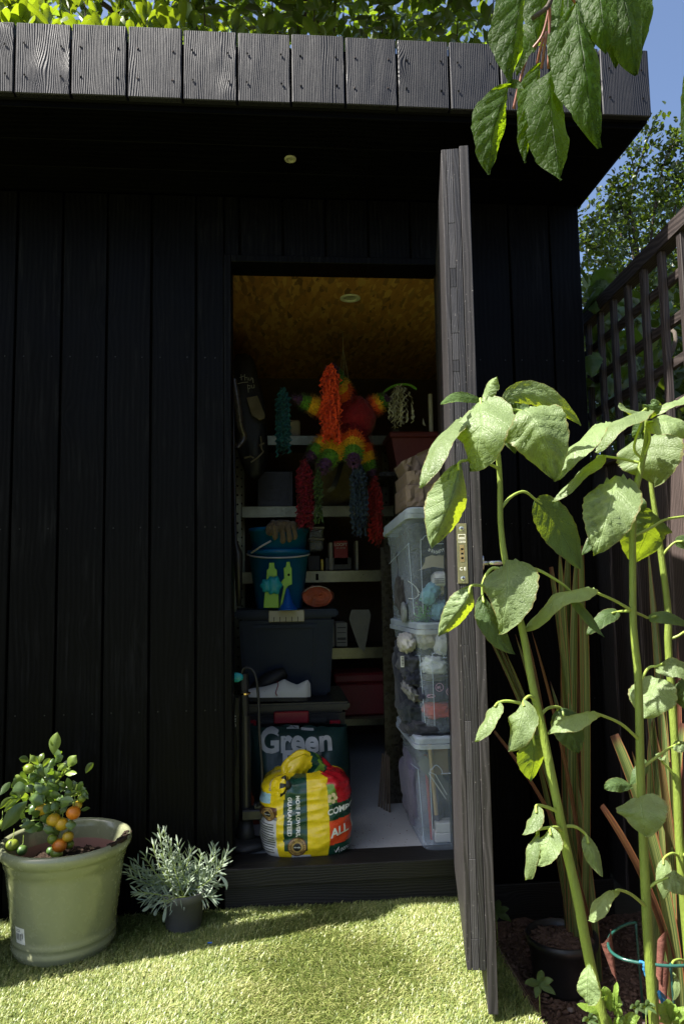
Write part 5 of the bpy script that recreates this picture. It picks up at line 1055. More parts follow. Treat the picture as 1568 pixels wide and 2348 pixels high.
LA = [
 (None, Z8(410, 270), Z8(170, 280), 75, -1.0, dict(mid=(*Z8(300, 195), -1.03), roll=-.7, fold=.15, yt=-1.10, kind='ovate', sun=0, sh=1)),
 (None, Z8(424, 285), Z8(498, 122), 85, -.98, dict(mid=(*Z8(440, 170), -.98), fold=.5, kind='ovate', serr=.06)),
 (z8((496, 560), (430, 560)), Z8(402, 262), Z8(362, 662), 312, -1.03, dict(mid=(*Z8(415, 420), -1.13), fold=.16, yt=-1.05, puck=.07)) ,
 (None, Z8(262, 372), Z8(62, 762), 190, -1.0, dict(mid=(*Z8(150, 470), -1.12), fold=.25, roll=-.35, yt=-1.10)),
 (z8((505, 640), (400, 600)), Z8(285, 608), Z8(118, 1100), 320, -1.06, dict(mid=(*Z8(245, 850), -1.09), fold=.9, roll=.32, yt=-1.05, wl=1.35, wr=.85, kind='ovate', sun=.0)),
 (z8((485, 330), (560, 310)), Z8(640, 318), Z8(822, 725), 330, -.98, dict(mid=(*Z8(745, 330), -1.06), fold=.3, roll=.25, yt=-1.0, puck=.08)),
 (None, Z8(528, 262), Z8(975, 402), 120, -.96, dict(mid=(*Z8(680, 110), -.98), fold=.2, roll=-.75, yt=-.98, kind='ovate')),
 (None, Z8(540, 290), Z8(672, 318), 110, -.93, dict(mid=(*Z8(610, 250), -.93), fold=.2, sh=1, kind='ovate')),
 (None, Z8(515, 420), Z8(600, 562), 100, -.94, dict(fold=.3, sh=1, kind='ovate')),
 (z8((530, 870), (575, 810), (650, 780)), Z8(715, 825), Z8(975, 1228), 215, -.93, dict(mid=(*Z8(820, 900), -.91), fold=.15, roll=.28, sh=1, kind='ovate', yt=-.90, puck=.04, wob=.05)),
 (None, Z8(552, 1172), Z8(512, 1595), 285, -1.01, dict(mid=(*Z8(580, 1330), -1.12), fold=.28, yt=-1.04, puck=.07)),
 (z8((545, 1300), (460, 1318)), Z8(352, 1318), Z8(160, 1608), 215, -1.04, dict(mid=(*Z8(310, 1440), -1.06), fold=.85, roll=.38, kind='ovate', yt=-1.02, wl=1.4, wr=.75, sun=.0)),
 (z8((548, 1230), (470, 1218), (418, 1290)), Z8(412, 1370), Z8(598, 1712), 150, -.98, dict(mid=(*Z8(440, 1540), -1.02), fold=.5, roll=.5, sh=1, kind='ovate')),
 (z8((556, 1225), (700, 1220), (840, 1290)), Z8(910, 1345), Z8(1112, 1615), 70, -.96, dict(mid=(*Z8(970, 1450), -.96), fold=.4, roll=.6, sh=1, kind='ovate')),
 (zb_((722, 402), (682, 384)), ZB(648, 412), ZB(568, 702), 150, -1.03, dict(mid=(*ZB(650, 520), -1.09), fold=.35, kind='ovate')),
 (zb_((716, 482), (650, 430), (560, 412)), ZB(506, 420), ZB(375, 648), 110, -1.02, dict(mid=(*ZB(455, 470), -1.05), fold=.35, roll=-.4, kind='ovate')),
 (zb_((722, 500), (716, 560)), ZB(702, 610), ZB(684, 868), 185, -.99, dict(fold=.3, roll=.5, yt=-.92, sh=1, kind='ovate', puck=.04)),
 (zb_((756, 490), (790, 452)), ZB(856, 450), ZB(960, 714), 180, -.94, dict(mid=(*ZB(900, 540), -.96), fold=.25, roll=.2, sh=1, kind='ovate')),
 (zb_((824, 1065), (780, 1020)), ZB(722, 1010), ZB(640, 1178), 90, -1.03, dict(mid=(*ZB(720, 1090), -1.06), fold=.5, roll=-.3, kind='ovate')),
 (zb_((866, 1145), (810, 1135)), ZB(738, 1148), ZB(662, 1438), 95, -1.03, dict(mid=(*ZB(690, 1230), -1.08), fold=.35, kind='obov', roll=-.2)),
 (zb_((862, 1148), (840, 1138)), ZB(798, 1142), ZB(722, 1358), 125, -1.05, dict(mid=(*ZB(810, 1230), -1.09), fold=.3, kind='ovate')),
 (zb_((872, 1125), (940, 1132)), ZB(1002, 1175), ZB(1098, 1420), 80, -1.0, dict(mid=(*ZB(1035, 1270), -1.03), fold=.5, roll=.4, kind='ovate')),
 (None, ZB(1022, 1915), ZB(1018, 2150), 135, -1.05, dict(mid=(*ZB(1010, 2030), -1.08), fold=.2, kind='obov')),
]
sunflower('tall sunflower plant leaning across the open door edge, its pot behind it', stA, -1, wA, LA)
stB = [(*Z8(1345, 300), -.90), (*Z8(1352, 420), -.90), (*Z8(1345, 520), -.90), (*Z8(1318, 640), -.90), (*Z8(1288, 790), -.90), (*Z8(1272, 1000), -.90), (*Z8(1272, 1250), -.90), (*Z8(1274, 1500), -.90), (*ZB(1282, 60), -.90), (*ZB(1305, 320), -.90), (*ZB(1316, 800), -.90), (*ZB(1332, 1200), -.90), (*ZB(1346, 1500), -.90), (*ZB(1362, 1800), -.90), (*ZB(1395, 2263), -.90)]
wB = [(0, .003), (.06, .0048), (.2, .0074), (.5, .0078), (.8, .0102), (1, .0112)]
LB = [
 (None, Z8(1088, 382), Z8(825, 722), 190, -.88, dict(mid=(*Z8(950, 470), -.98), fold=.35, roll=-.35, yt=-.95, puck=.08)),
 (z8((1310, 590), (1280, 520)), Z8(1345, 325), Z8(1068, 558), 190, -.92, dict(mid=(*Z8(1160, 320), -1.0), fold=.4, roll=-.45, yt=-.98, puck=.08)),
 (z8((1288, 600), (1200, 590)), Z8(1084, 576), Z8(818, 842), 120, -.88, dict(mid=(*Z8(980, 650), -.95), fold=.35, roll=-.4, yt=-.92)),
 (None, Z8(1172, 692), Z8(1058, 1140), 310, -.94, dict(mid=(*Z8(1150, 860), -1.04), fold=.3, yt=-.98, puck=.13, sun=.25)),
 (z8((1262, 940), (1245, 915)), Z8(1232, 905), Z8(978, 1146), 120, -.86, dict(mid=(*Z8(1120, 960), -.88), fold=.2, roll=-.3, sh=1)),
 (None, Z8(1345, 475), Z8(1392, 756), 340, -.80, dict(mid=(*Z8(1370, 560), -.86), fold=.12, puck=.04, yt=-.82)),
 (z8((1340, 600), (1370, 480)), Z8(1352, 392), Z8(1640, 480), 150, -.93, dict(mid=(*Z8(1500, 330), -1.0), fold=.35, roll=.3, yt=-.97, puck=.08)),
 (None, Z8(1335, 330), Z8(1195, 272), 75, -.92, dict(mid=(*Z8(1240, 320), -.95), fold=.3, roll=-.7, kind='ovate')),
 (None, Z8(1352, 370), Z8(1378, 268), 110, -.88, dict(fold=.3, sh=1, kind='ovate')),
 (None, Z8(1396, 335), Z8(1625, 215), 130, -.86, dict(mid=(*Z8(1480, 260), -.86), fold=.25, roll=.5, kind='ovate', yt=-.84)),
 (None, Z8(1340, 440), Z8(1270, 470), 110, -.86, dict(fold=.2, sh=1, kind='ovate')),
 (z8((1280, 1030), (1380, 985), (1460, 940)), Z8(1590, 920), Z8(1680, 1010), 90, -.86, dict(fold=.2, kind='ovate')),
 (None, Z8(1412, 918), Z8(1288, 1196), 310, -.78, dict(mid=(*Z8(1330, 1010), -.77), fold=.15, roll=.45, yt=-.68, sh=1, puck=.04)),
 (None, Z8(1255, 850), Z8(1332, 900), 90, -.80, dict(fold=.2, sh=1)),
 (z8((1258, 1480), (1160, 1400)), Z8(1022, 1342), Z8(660, 1580), 185, -.94, dict(mid=(*Z8(850, 1300), -1.03), fold=.35, roll=-.45, yt=-.98, puck=.08)),
 (z8((1258, 1475), (1230, 1465)), Z8(1190, 1468), Z8(1008, 1605), 95, -.82, dict(mid=(*Z8(1090, 1490), -.84), fold=.2, roll=-.4, sh=1)),
 (z8((1290, 1480), (1330, 1490)), Z8(1362, 1503), Z8(1610, 1560), 85, -.84, dict(mid=(*Z8(1480, 1470), -.88), fold=.3, roll=.5, sh=1)),
 (zb_((1296, 632), (1200, 540)), ZB(1060, 482), ZB(776, 600), 160, -.96, dict(mid=(*ZB(930, 450), -1.04), fold=.35, roll=-.4, yt=-1.0, kind='ovate')),
 (zb_((1306, 292), (1360, 225)), ZB(1408, 212), ZB(1680, 330), 130, -.92, dict(mid=(*ZB(1540, 160), -.98), fold=.3, roll=.3, yt=-.95)),
 (None, ZB(1418, 282), ZB(1338, 512), 235, -.82, dict(mid=(*ZB(1360, 400), -.84), fold=.12, puck=.03)),
 (None, ZB(1268, 905), ZB(1108, 915), 85, -.86, dict(mid=(*ZB(1180, 870), -.87), fold=.3, roll=-.3, sh=1, kind='ovate')),
 (None, ZB(1316, 955), ZB(1348, 1182), 240, -.935, dict(mid=(*ZB(1320, 1060), -.99), fold=.12, puck=.03)),
 (zb_((1336, 1590), (1270, 1525)), ZB(1202, 1496), ZB(1022, 1672), 120, -.96, dict(mid=(*ZB(1110, 1500), -1.0), fold=.3, roll=-.35, kind='obov')),
 (zb_((1350, 1515), (1400, 1455)), ZB(1440, 1438), ZB(1620, 1540), 125, -.92, dict(mid=(*ZB(1530, 1400), -.96), fold=.3, roll=.3)),
 (None, ZB(1338, 745), ZB(1252, 895), 75, -.86, dict(fold=.25, sh=1, roll=-.3, kind='ovate')),
 (zb_((1312, 830), (1400, 740), (1470, 690)), ZB(1500, 672), ZB(1640, 700), 80, -.84, dict(mid=(*ZB(1560, 640), -.86), fold=.3, roll=.3)),
]
sunflower('thickest sunflower plant tied with blue string to the green wire ring', stB, -1, wB, LB)
stC = [(*Z8(1372, 700), -.70), (*Z8(1385, 800), -.70), (*Z8(1405, 930), -.70), (*Z8(1432, 1120), -.70), (*Z8(1462, 1350), -.70), (*Z8(1476, 1500), -.70), (*ZB(1476, 100), -.70), (*ZB(1502, 480), -.70), (*ZB(1522, 800), -.70), (*ZB(1538, 1200), -.70), (*ZB(1560, 1500), -.70), (*ZB(1585, 1800), -.70)]
wC = [(0, .005), (.2, .0075), (.6, .0095), (1, .011)]
LC = [
 (z8((1436, 1160), (1470, 1110)), Z8(1515, 1070), Z8(1660, 1120), 90, -.72, dict(fold=.25, sh=1)),
 (zb_((1500, 60), (1530, 40)), ZB(1570, 15), ZB(1680, 60), 80, -.72, dict(fold=.25)),
 (None, ZB(1520, 315), ZB(1600, 480), 170, -.68, dict(fold=.2, sh=1)),
 (zb_((1530, 850), (1480, 800)), ZB(1440, 760), ZB(1400, 720), 40, -.70, dict(fold=.3, kind='ovate')),
 (zb_((1548, 1305), (1500, 1285)), ZB(1452, 1312), ZB(1448, 1550), 85, -.74, dict(mid=(*ZB(1440, 1420), -.78), fold=.45, kind='ovate')),
 (zb_((1560, 1330), (1590, 1280)), ZB(1640, 1270), ZB(1720, 1350), 80, -.74, dict(fold=.3)),
 (zb_((1585, 1940), (1560, 1900), (1505, 1905)), ZB(1494, 1960), ZB(1502, 2130), 40, -.78, dict(fold=.6, kind='ovate')),
]
sunflower('slender sunflower plant nearest the pinkish fence board', stC, -1, wC, LC)

# ------------------------------------------------------------------ phormium
def phorm(name): 
    m, nt, out = newmat(name); sp = N(nt, 'SeparateXYZ', {0: N(nt, 'TexCoord').outputs['UV']}); s = math(nt, 'ABSOLUTE', math(nt, 'MULTIPLY_ADD', sp.outputs[0], 2., -1.)); oi = N(nt, 'ObjectInfo').outputs['Random']
    st = N(nt, 'TexNoise', {'Vector': N(nt, 'CombineXYZ', {0: math(nt, 'MULTIPLY', sp.outputs[0], 18.), 1: math(nt, 'MULTIPLY', sp.outputs[1], 1.5), 2: math(nt, 'MULTIPLY', oi, 50.)}).outputs[0], 'Scale': 1., 'Detail': 3.}).outputs[0]
    body = ramp(nt, st, [(.3, (.05,.085,.025)), (.5, (.10,.14,.04)), (.62, (.27,.28,.09)), (.75, (.15,.12,.045))])
    red = ramp(nt, st, [(.3, (.055,.016,.016)), (.5, (.11,.035,.022)), (.65, (.24,.13,.04)), (.8, (.08,.025,.02))])
    c = mixc(nt, ramp(nt, math(nt, 'ADD', oi, math(nt, 'MULTIPLY', sp.outputs[1], .08)), [(.74, (0,0,0)), (.82, (1,1,1))]), body, red)
    c = mixc(nt, ramp(nt, s, [(.86, (0,0,0)), (.93, (1,1,1))]), c, (.34,.13,.06)); c = mixc(nt, ramp(nt, sp.outputs[1], [(.95, (0,0,0)), (.99, (1,1,1))]), c, (.10,.04,.025))
    p = N(nt, 'BsdfPrincipled', {'Base Color': c, 'Roughness': .4, 'Normal': N(nt, 'Bump', {'Strength': .3, 'Distance': .002, 'Height': st}).outputs[0]}); nt.links.new(N(nt, 'MixShader', {0: .22, 1: p.outputs[0], 2: N(nt, 'BsdfTranslucent', {'Color': c}).outputs[0]}).outputs[0], out.inputs[0]); return m
M_ph = phorm('flax_leaf')
def strap(t, base, mid, tip, w_, cut=False, roll=0.):
    A = bez(base, mid, tip, 16); P = []; U = []
    for i, c in enumerate(A):
        a = i/15; tg = (A[min(15, i+1)]-A[max(0, i-1)]).normalized(); sd = tg.cross(CAM-c).normalized(); nn = sd.cross(tg); sd, nn = sd*cos(roll)+nn*sin(roll), nn*cos(roll)-sd*sin(roll)
        ww = .74*w_*interp(a, [(0, 1.15), (.3, 1.), (.7, .9), (.9, .62 if not cut else .85), (1, .06 if not cut else .7)]); P.append([c+sd*ww*s-nn*ww*.5*abs(s)*-1 for s in (-1, -.5, 0, .5, 1)]); U.append([(.0, a), (.25, a), (.5, a), (.75, a), (1, a)])
    mb = MB(); mb.grid(P, 0, U); mb.build('leaf', M_ph, t, smooth=True)
f1 = atz(1345, 2190, -.075); f1.y = -.38; f1.x = .845; ph1 = thing('flax_clump', 'green and bronze flax clump rising behind the black pot', 'flax plant', (f1.x, f1.y, -.08), 'flax clumps')
for (u, v, c, w_, Y) in ((*Z8(800, 1212), 1, .014, -.45), (*Z8(852, 1090), 0, .020, -.46), (*Z8(905, 1040), 0, .024, -.40), (*Z8(955, 1080), 0, .020, -.44), (*Z8(978, 1090), 1, .014, -.48), (*ZB(450, 30), 1, .010, -.50), (*ZB(470, 20), 0, .012, -.46), (*ZB(530, 100), 0, .008, -.5), (*ZB(600, 30), 0, .011, -.5), (*ZB(662, 10), 0, .009, -.42), (*ZB(690, 0), 0, .007, -.5), (*Z8(1000, 1460), 1, .014, -.5), (*Z8(940, 1220), 0, .02, -.38), (*ZB(478, 585), 1, .007, -.55), (*ZB(700, 640), 0, .012, -.4), (*ZB(800, 300), 0, .016, -.36)):
    tp = at(u, v, Y); b = V(f1.x+rnd.gauss(0, .022), f1.y+rnd.gauss(0, .02), -.085); strap(ph1, b, b.lerp(tp, .5)+V((b.x-tp.x)*.34, rnd.gauss(0,.03), .03), tp, w_, c, rnd.gauss(0, .4))
f2 = V(.985, -.60, -.08); ph2 = thing('flax_clump', 'bronze and red flax clump near the fence behind the thick stem', 'flax plant', f2, 'flax clumps')
for (u, v, c, w_, Y) in ((*ZB(1162, 606), 1, .022, -.62), (*ZB(1090, 1012), 1, .015, -.66), (*ZB(1385, 520), 0, .024, -.58), (*ZB(1350, 300), 0, .02, -.55), (*ZB(1440, 420), 0, .015, -.6), (*ZB(1500, 760), 1, .017, -.64), (*ZB(1530, 60), 0, .013, -.55), (*Z8(1358, 1068), 0, .012, -.5), (*ZB(1410, 620), 0, .016, -.66), (*ZB(1268, 700), 0, .012, -.66), (*ZB(1240, 900), 0, .010, -.62), (*ZB(1560, 540), 1, .014, -.6), (*Z8(1390, 1300), 0, .016, -.52)):
    tp = at(u, v, Y); b = V(f2.x+rnd.gauss(0, .026), f2.y+rnd.gauss(0, .025), -.085); strap(ph2, b, b.lerp(tp, .5)+V((b.x-tp.x)*.32, rnd.gauss(0,.03), .03), tp, w_, c, rnd.gauss(0, .35))
M_sheath = simple('dry_leaf_sheath', (.15,.055,.038), rough=.8, var=.4, scale=25, bump=.5)
for k, (u, v, h) in enumerate(((*ZB(1118, 1760), .06), (*ZB(1442, 1760), .06), (*ZB(1452, 1930), .09), (*ZB(1475, 2110), .045))):
    c = at(u, v, -.68); mb = MB(); P = [[c+V((.008+.005*q)*cos(a)+.010*(q-1)*(1 if k else -1), .010*sin(a), h*(q-1)+.016*cos(a*1.0+k)*q) for a in np.linspace(3.0, 6.4, 9)] for q in (-.6, 0, .5, 1)]; mb.grid(P); mb.build('sheath', M_sheath, ph2, smooth=True)

# ------------------------------------------------------------------ black pot, wire ring, string, small plants
M_bpot = simple('black_nursery_pot', (.016,.016,.016), rough=.42, var=.2, bump=.05, dirt=.5, dirtc=(.08,.055,.045))
pb = atz(1312, 2296, -.08); bx, by = pb.x+.005, pb.y+.085
bp = thing('nursery_pot', 'black plastic nursery pot of soil on the bed behind the leaning stem', 'plant pot', (bx, by, -.08))
by -= .012; q = .095; MB().lathe([(0, -.078), (q*.80, -.078), (q*.82, -.07), (q*.94, .030), (q*1.0, .033), (q*1.02, .057), (q*.97, .058), (q*.95, .035), (q*.9, .01)], (bx, by, 0), 44).build('shell', M_bpot, bp, smooth=True)
tops = lambda x, y: .038+.006*nz(x*40, y*40, 1)+.012*exp(-((x-bx)**2+(y-by)**2)/.002)
mb = MB(); mb.grid([[V(bx+r*cos(2*pi*j/32), by+r*sin(2*pi*j/32), tops(bx+r*cos(2*pi*j/32), by+r*sin(2*pi*j/32))) for j in range(32)] for r in (0, .02, .04, .06, .089)], wrap=True); clods(mb, bx, by, 0, .085, 600, 5, .005, tops); mb.build('compost', M_soil, bp)
M_wire = simple('green_coated_wire', (.018,.085,.068), rough=.3, var=.1, coat=.3)
RP = [(1457, 2115), (1440, 2118), (1418, 2128), (1400, 2143), (1393, 2162), (1400, 2182), (1422, 2197), (1450, 2205), (1490, 2211), (1540, 2215), (1600, 2212)]
R3 = [atz(u, v, .155) for u, v in RP]; sup = thing('plant_support', 'half ring plant support of green coated wire around the thick sunflower', 'plant support', (R3[4].x+.06, R3[4].y, -.08))
MB().tube(spline(R3, 6), .0036, 10).build('ring', M_wire, sup, smooth=True)
for p in (R3[0], R3[9]+V(.0, .006, .002)): MB().tube([p, p+V(.002, .004, -.02), V(p.x+.012, p.y+.008, -.10)], .0033, 8).build('leg', M_wire, sup, smooth=True)
M_str = simple('blue_twine', (.02,.16,.34), rough=.6, var=.2, scale=80, bump=.4, bscale=200)
c0 = atz(*ZB(1330, 1925), .155); mb = MB(); S_ = spline([c0+V(-.004,.006,.004), c0+V(0,-.006,.006), c0+V(.0,-.008,-.012), c0+V(.018,-.016,-.05), c0+V(.045,-.022,-.075), at(*ZB(1425, 2080), -.935), at(*ZB(1450, 2170), -.94), at(*ZB(1482, 2270), -.95)], 8); mb.tube(S_, [.0032*(1+.25*sin(i*1.9)) for i in range(len(S_))], 8); o = mb.build('blue_string', M_str, smooth=True); tag(o, 'twisted blue string looped over the green wire ring', 'string')
M_mint = leafmat('mint_leaf', (.19,.30,.05), (.20,.30,.07), (.40,.58,.03), tw=.35, rough=.45, vein=.3, nv=7, puck=.8)
def herb(label, stems, Y, group):
    b = at(stems[0][0][0], 2420, Y); t = thing('mint_plant', label, 'herb', (b.x, Y, -.08), group)
    for si, (foot, lv) in enumerate(stems):
        f = at(*foot, Y); MB().tube([V(f.x, Y, -.085), f], [.0022, .0016], 6).build('stem', M_pet, t)
        for k, (u0, v0, u1, v1, wpx, ro) in enumerate(lv): leafpart(t, M_mint, at(u0, v0, Y), at((u0+u1)/2, (v0+v1)/2, Y-.02)+V(0,0,.006), at(u1, v1, Y-.015), wpx*(Y+DIST)/FOC, kind='ovate', serr=.09, nser=9, roll=ro, seed=k+si*7, fold=.3, puck=.06, n=18)
Zc = lambda x, y: (1317.1+.16*x, 2007.+.16*y)
L_ = lambda *q: [(*Zc(a, b), *Zc(c, d), w_, r) for a, b, c, d, w_, r in q]
herb('bright green mint shoots in front of the leaning sunflower', [(Zc(500, 2100), L_((500, 1950, 420, 1590, 26, 0), (530, 1950, 600, 1520, 22, .9), (520, 1900, 640, 1730, 30, .3), (480, 2000, 25, 1850, 24, -.7), (430, 1880, 390, 1750, 26, 0), (560, 2000, 660, 1880, 28, .4))), (Zc(540, 2200), L_((540, 2150, 380, 2010, 24, -.4), (560, 2150, 690, 2060, 26, .4), (520, 2150, 330, 2080, 24, 0))), (Zc(720, 2160), L_((660, 2120, 930, 2020, 26, .3), (720, 2190, 640, 2060, 22, 0)))], -1.02, 'mint in the bed')
herb('mint shoots at the foot of the thick sunflower stem', [(Zc(1380, 2150), L_((1360, 2100, 1330, 1770, 26, 0), (1380, 2150, 1190, 1840, 26, -.4), (1370, 2000, 1440, 1850, 24, .4), (1400, 2150, 1560, 1880, 26, .5), (1340, 2150, 1220, 2020, 24, 0))), (Zc(1500, 2200), L_((1500, 2200, 1430, 2050, 24, 0), (1520, 2200, 1640, 2060, 26, .3)))], -.96, 'mint in the bed')
def seedling(label, u, v, Y, s, zbase=-.08):
    c = at(u, v, Y); t = thing('weed_seedling', label, 'seedling', (c.x, Y, zbase)); MB().tube([V(c.x, Y, zbase-.005), c], .0012, 5).build('stem', M_pet, t)
    for k, (a, b) in enumerate(((-.9, .3), (.7, .35), (.1, .9), (-.3, -.5), (.8, -.4))): leafpart(t, M_sunl2, c, c+V(a*s*.5, -.01, b*s*.5+.01), c+V(a*s, -.015, b*s), s*.42, kind='acum', serr=.03, seed=k, n=10, m=6)
seedling('small dark leafed seedling beside the black pot', *ZB(735, 2040), -.66, .045); seedling('green seedling peeping out behind the door bottom', *ZB(492, 1630), -.26, .05); 
for k, (x, y, l) in enumerate(((870, 1900, 'tiny pale seedling between wire leg and mint'), (1010, 1890, 'small seedling left of the thick stem foot'), (200, 2080, 'tiny weed at the left of the mint shoots'))): seedling(l, *Zc(x, y), -.88-.03*k, .022)
mb = MB(); c = at(*ZB(820, 2200), -.74); rr_ = random.Random(4)
M_peb = simple('pale_pebble', (.34,.27,.23), rough=.8, var=.3, scale=50, rand=.3)
pm = MB()
for i in range(26):
    u, v = rr_.uniform(1290, 1565), rr_.uniform(2290, 2400); p = atz(u, v, -.076); s = rr_.uniform(.004, .010); blob(pm, p, (s*1.2, s, s*.7), i, .25, sub=1)
tag(pm.build('pebbles', M_peb, smooth=True), 'small pale pebbles scattered on the soil between the stems', kind='stuff')

# ------------------------------------------------------------------ lavender
M_lav = leafmat('lavender_leaf', (.27,.335,.245), (.29,.35,.25), (.24,.32,.12), tw=.2, rough=.6, vein=.1, nv=1, puck=.1, attr=False, rand=.25)
lv0 = V(-.296, -.125, 0); lp = thing('plant_pot', 'small dark grey pot on the lawn holding the lavender', 'plant pot', lv0)
M_gpot = simple('grey_plastic_pot', (.085,.085,.085), rough=.45, var=.08, bump=.03)
MB().lathe([(0, .004), (.049, .004), (.052, .008), (.062, .085), (.065, .087), (.067, .112), (.0655, .114), (.063, .112), (.061, .09), (.058, .06)], lv0, 44).build('shell', M_gpot, lp, smooth=True)
mb = MB(); mb.lathe([(0, .095), (.03, .094), (.0605, .088)], lv0, 28); clods(mb, lv0.x, lv0.y, .094, .055, 220, 8, .004); mb.build('compost', M_comp, lp)
mb = MB(); P = [[lv0+V((.0635+.001)*cos(a), (.0635+.001)*sin(a), z) for a in np.linspace(-.42, -.30, 4)] for z in (.06, .108)]; mb.grid(P); mb.build('label', M_white, lp)
lav = thing('lavender', 'silvery lavender bush growing in the small grey pot', 'lavender', lv0+V(0,0,.095))
def sprig(p0, p1, mid, n, ln, wd):
    mb = MB(); A = bez(p0, mid, p1, 14); mb.tube(A, [.0016-.0009*i/13 for i in range(14)], 5, 1)
    for k in range(n):
        a = .12+.88*(k+rnd.random()*.5)/n; i = min(12, int(a*13)); c = A[i].lerp(A[i+1], a*13-i); tg = (A[i+1]-A[i]).normalized(); e = tg.orthogonal().normalized(); g_ = tg.cross(e); th = k*1.62+rnd.gauss(0, .3); d = e*cos(th)+g_*sin(th); up = .45+1.3*a*a+rnd.gauss(0, .15); l_ = ln*(.6+.5*rnd.random())*(1.1-.45*a); tip = c+(d+tg*up).normalized()*l_+V(0,0,-.004*(1-a)); md = c+(d*.8+tg*up).normalized()*l_*.55
        leaf(mb, c, md, tip, wd*(.7+.5*rnd.random()), kind='ellip', serr=0, n=5, m=2, wob=0, puck=0, fold=.35, seed=k, roll=rnd.gauss(0, .7))
    mb.build('sprig', [M_lav, M_pet], lav, smooth=True)
tips_ = [(585, 3040), (600, 3035), (620, 3070), (650, 3080), (560, 3085), (530, 3125), (500, 3150), (475, 3165), (470, 3190), (700, 3100), (690, 3125), (735, 3120), (780, 3095), (790, 3110), (835, 3110), (825, 3140), (760, 3150), (540, 3190), (520, 3230), (500, 3260), (640, 3130), (665, 3150), (720, 3170), (790, 3190), (800, 3230), (590, 3120), (610, 3160), (575, 3210), (530, 3290), (560, 3310), (640, 3250), (770, 3260), (745, 3210), (690, 3220), (780, 3285), (600, 3300)]
for (u, v) in tips_:
    Y = -.12+rnd.gauss(0, .035); tp = at(u*.6272, v*.6272, Y); b = lv0+V(rnd.gauss(0, .018), rnd.gauss(0, .018), .094); up = max(0, tp.z-b.z); sprig(b, tp, b.lerp(tp, .55)+V((tp.x-b.x)*.22, 0, -.01+.02*(up < .05)), 30 if tp.z > .16 else 22, .050, .0052)
for (a, b, c) in (((610, 3300), (600, 3360), (598, 3372)), ((560, 3300), (530, 3330), (520, 3330)), ((575, 3320), (560, 3350), (575, 3340)), ((800, 3200), (835, 3220), (828, 3255))):
    mb = MB(); leaf(mb, at(a[0]*.6272, a[1]*.6272, -.17), at(b[0]*.6272, b[1]*.6272, -.19), at(c[0]*.6272, c[1]*.6272, -.19), .010, kind='ellip', serr=0, n=8, m=2, fold=.3); mb.build('long_leaf', M_lav, lav, smooth=True)
mb = MB(); c = atz(768, 2150, .006) if False else atz(466, 2150, .02); mb.tube([atz(760*.6272+0, 3447*.6272, .018), atz(776*.6272, 3446*.6272, .018)], .0022, 6); tag(mb.build('blue_wrapper_scrap', M_tblue), 'tiny scrap of blue plastic on the grass beside the grey pot', 'scrap')

# ------------------------------------------------------------------ citrus
M_cit = leafmat('citrus_leaf', (.075,.125,.035), (.11,.17,.05), (.22,.36,.02), tw=.26, rough=.28, vein=.18, nv=7, spec=.6, puck=.15, rand=.35)
M_citn = leafmat('young_citrus_leaf', (.17,.24,.05), (.18,.25,.07), (.34,.48,.03), tw=.32, rough=.3, vein=.2, nv=7, spec=.6, puck=.15)
def fruitmat(name, col, col2): 
    m, nt, out = newmat(name); tc = N(nt, 'TexCoord').outputs['Object']; no = N(nt, 'TexNoise', {'Vector': tc, 'Scale': 28., 'Detail': 2.}).outputs[0]; pr = N(nt, 'TexVoronoi', {'Vector': tc, 'Scale': 420.}).outputs['Distance']
    p = N(nt, 'BsdfPrincipled', {'Base Color': ramp(nt, no, [(.35, col), (.65, col2)]), 'Roughness': .38, 'Specular IOR Level': .5, 'Subsurface Weight': 0., 'Normal': N(nt, 'Bump', {'Strength': .25, 'Distance': .001, 'Height': pr}).outputs[0]}); nt.links.new(p.outputs[0], out.inputs[0]); return m
F_o = fruitmat('ripe_orange', (.62,.20,.012), (.55,.14,.010)); F_y = fruitmat('yellow_orange', (.50,.30,.015), (.40,.28,.02)); F_g = fruitmat('green_fruit', (.13,.19,.02), (.20,.24,.025)); F_d = fruitmat('dark_green_fruit', (.05,.11,.025), (.09,.15,.03))
ct = thing('citrus_tree', 'small citrus tree with orange and green fruit growing in the sage pot', 'citrus tree', (pcx-.02, pcy-.01, .2))
cz = lambda x, y: (x*.2, 1630.7+y*.2)                                # close-up pixels of the tree to picture pixels
MB().tube(spline([V(pcx-.015, pcy-.01, .20), at(*cz(640, 1400), -.23), at(*cz(620, 1100), -.22), at(*cz(600, 800), -.22), at(*cz(615, 560), -.22)], 6), [.007]*12+[.005]*7+[.003]*6, 8).build('trunk', simple('green_brown_bark', (.10,.09,.04), rough=.8), ct, smooth=True)
for q in (((630, 1200), (450, 1050), (200, 900)), ((620, 1150), (800, 1000), (950, 900)), ((620, 1050), (350, 1100), (80, 1100)), ((620, 900), (450, 700), (380, 560)), ((615, 850), (750, 700), (820, 620)), ((630, 1250), (400, 1250), (230, 1320))):
    MB().tube(spline([at(*cz(*q[0]), -.22), at(*cz(*q[1]), -.24), at(*cz(*q[2]), -.25)], 5), [.0035-.0002*i for i in range(11)], 6).build('branch', M_stem, ct)
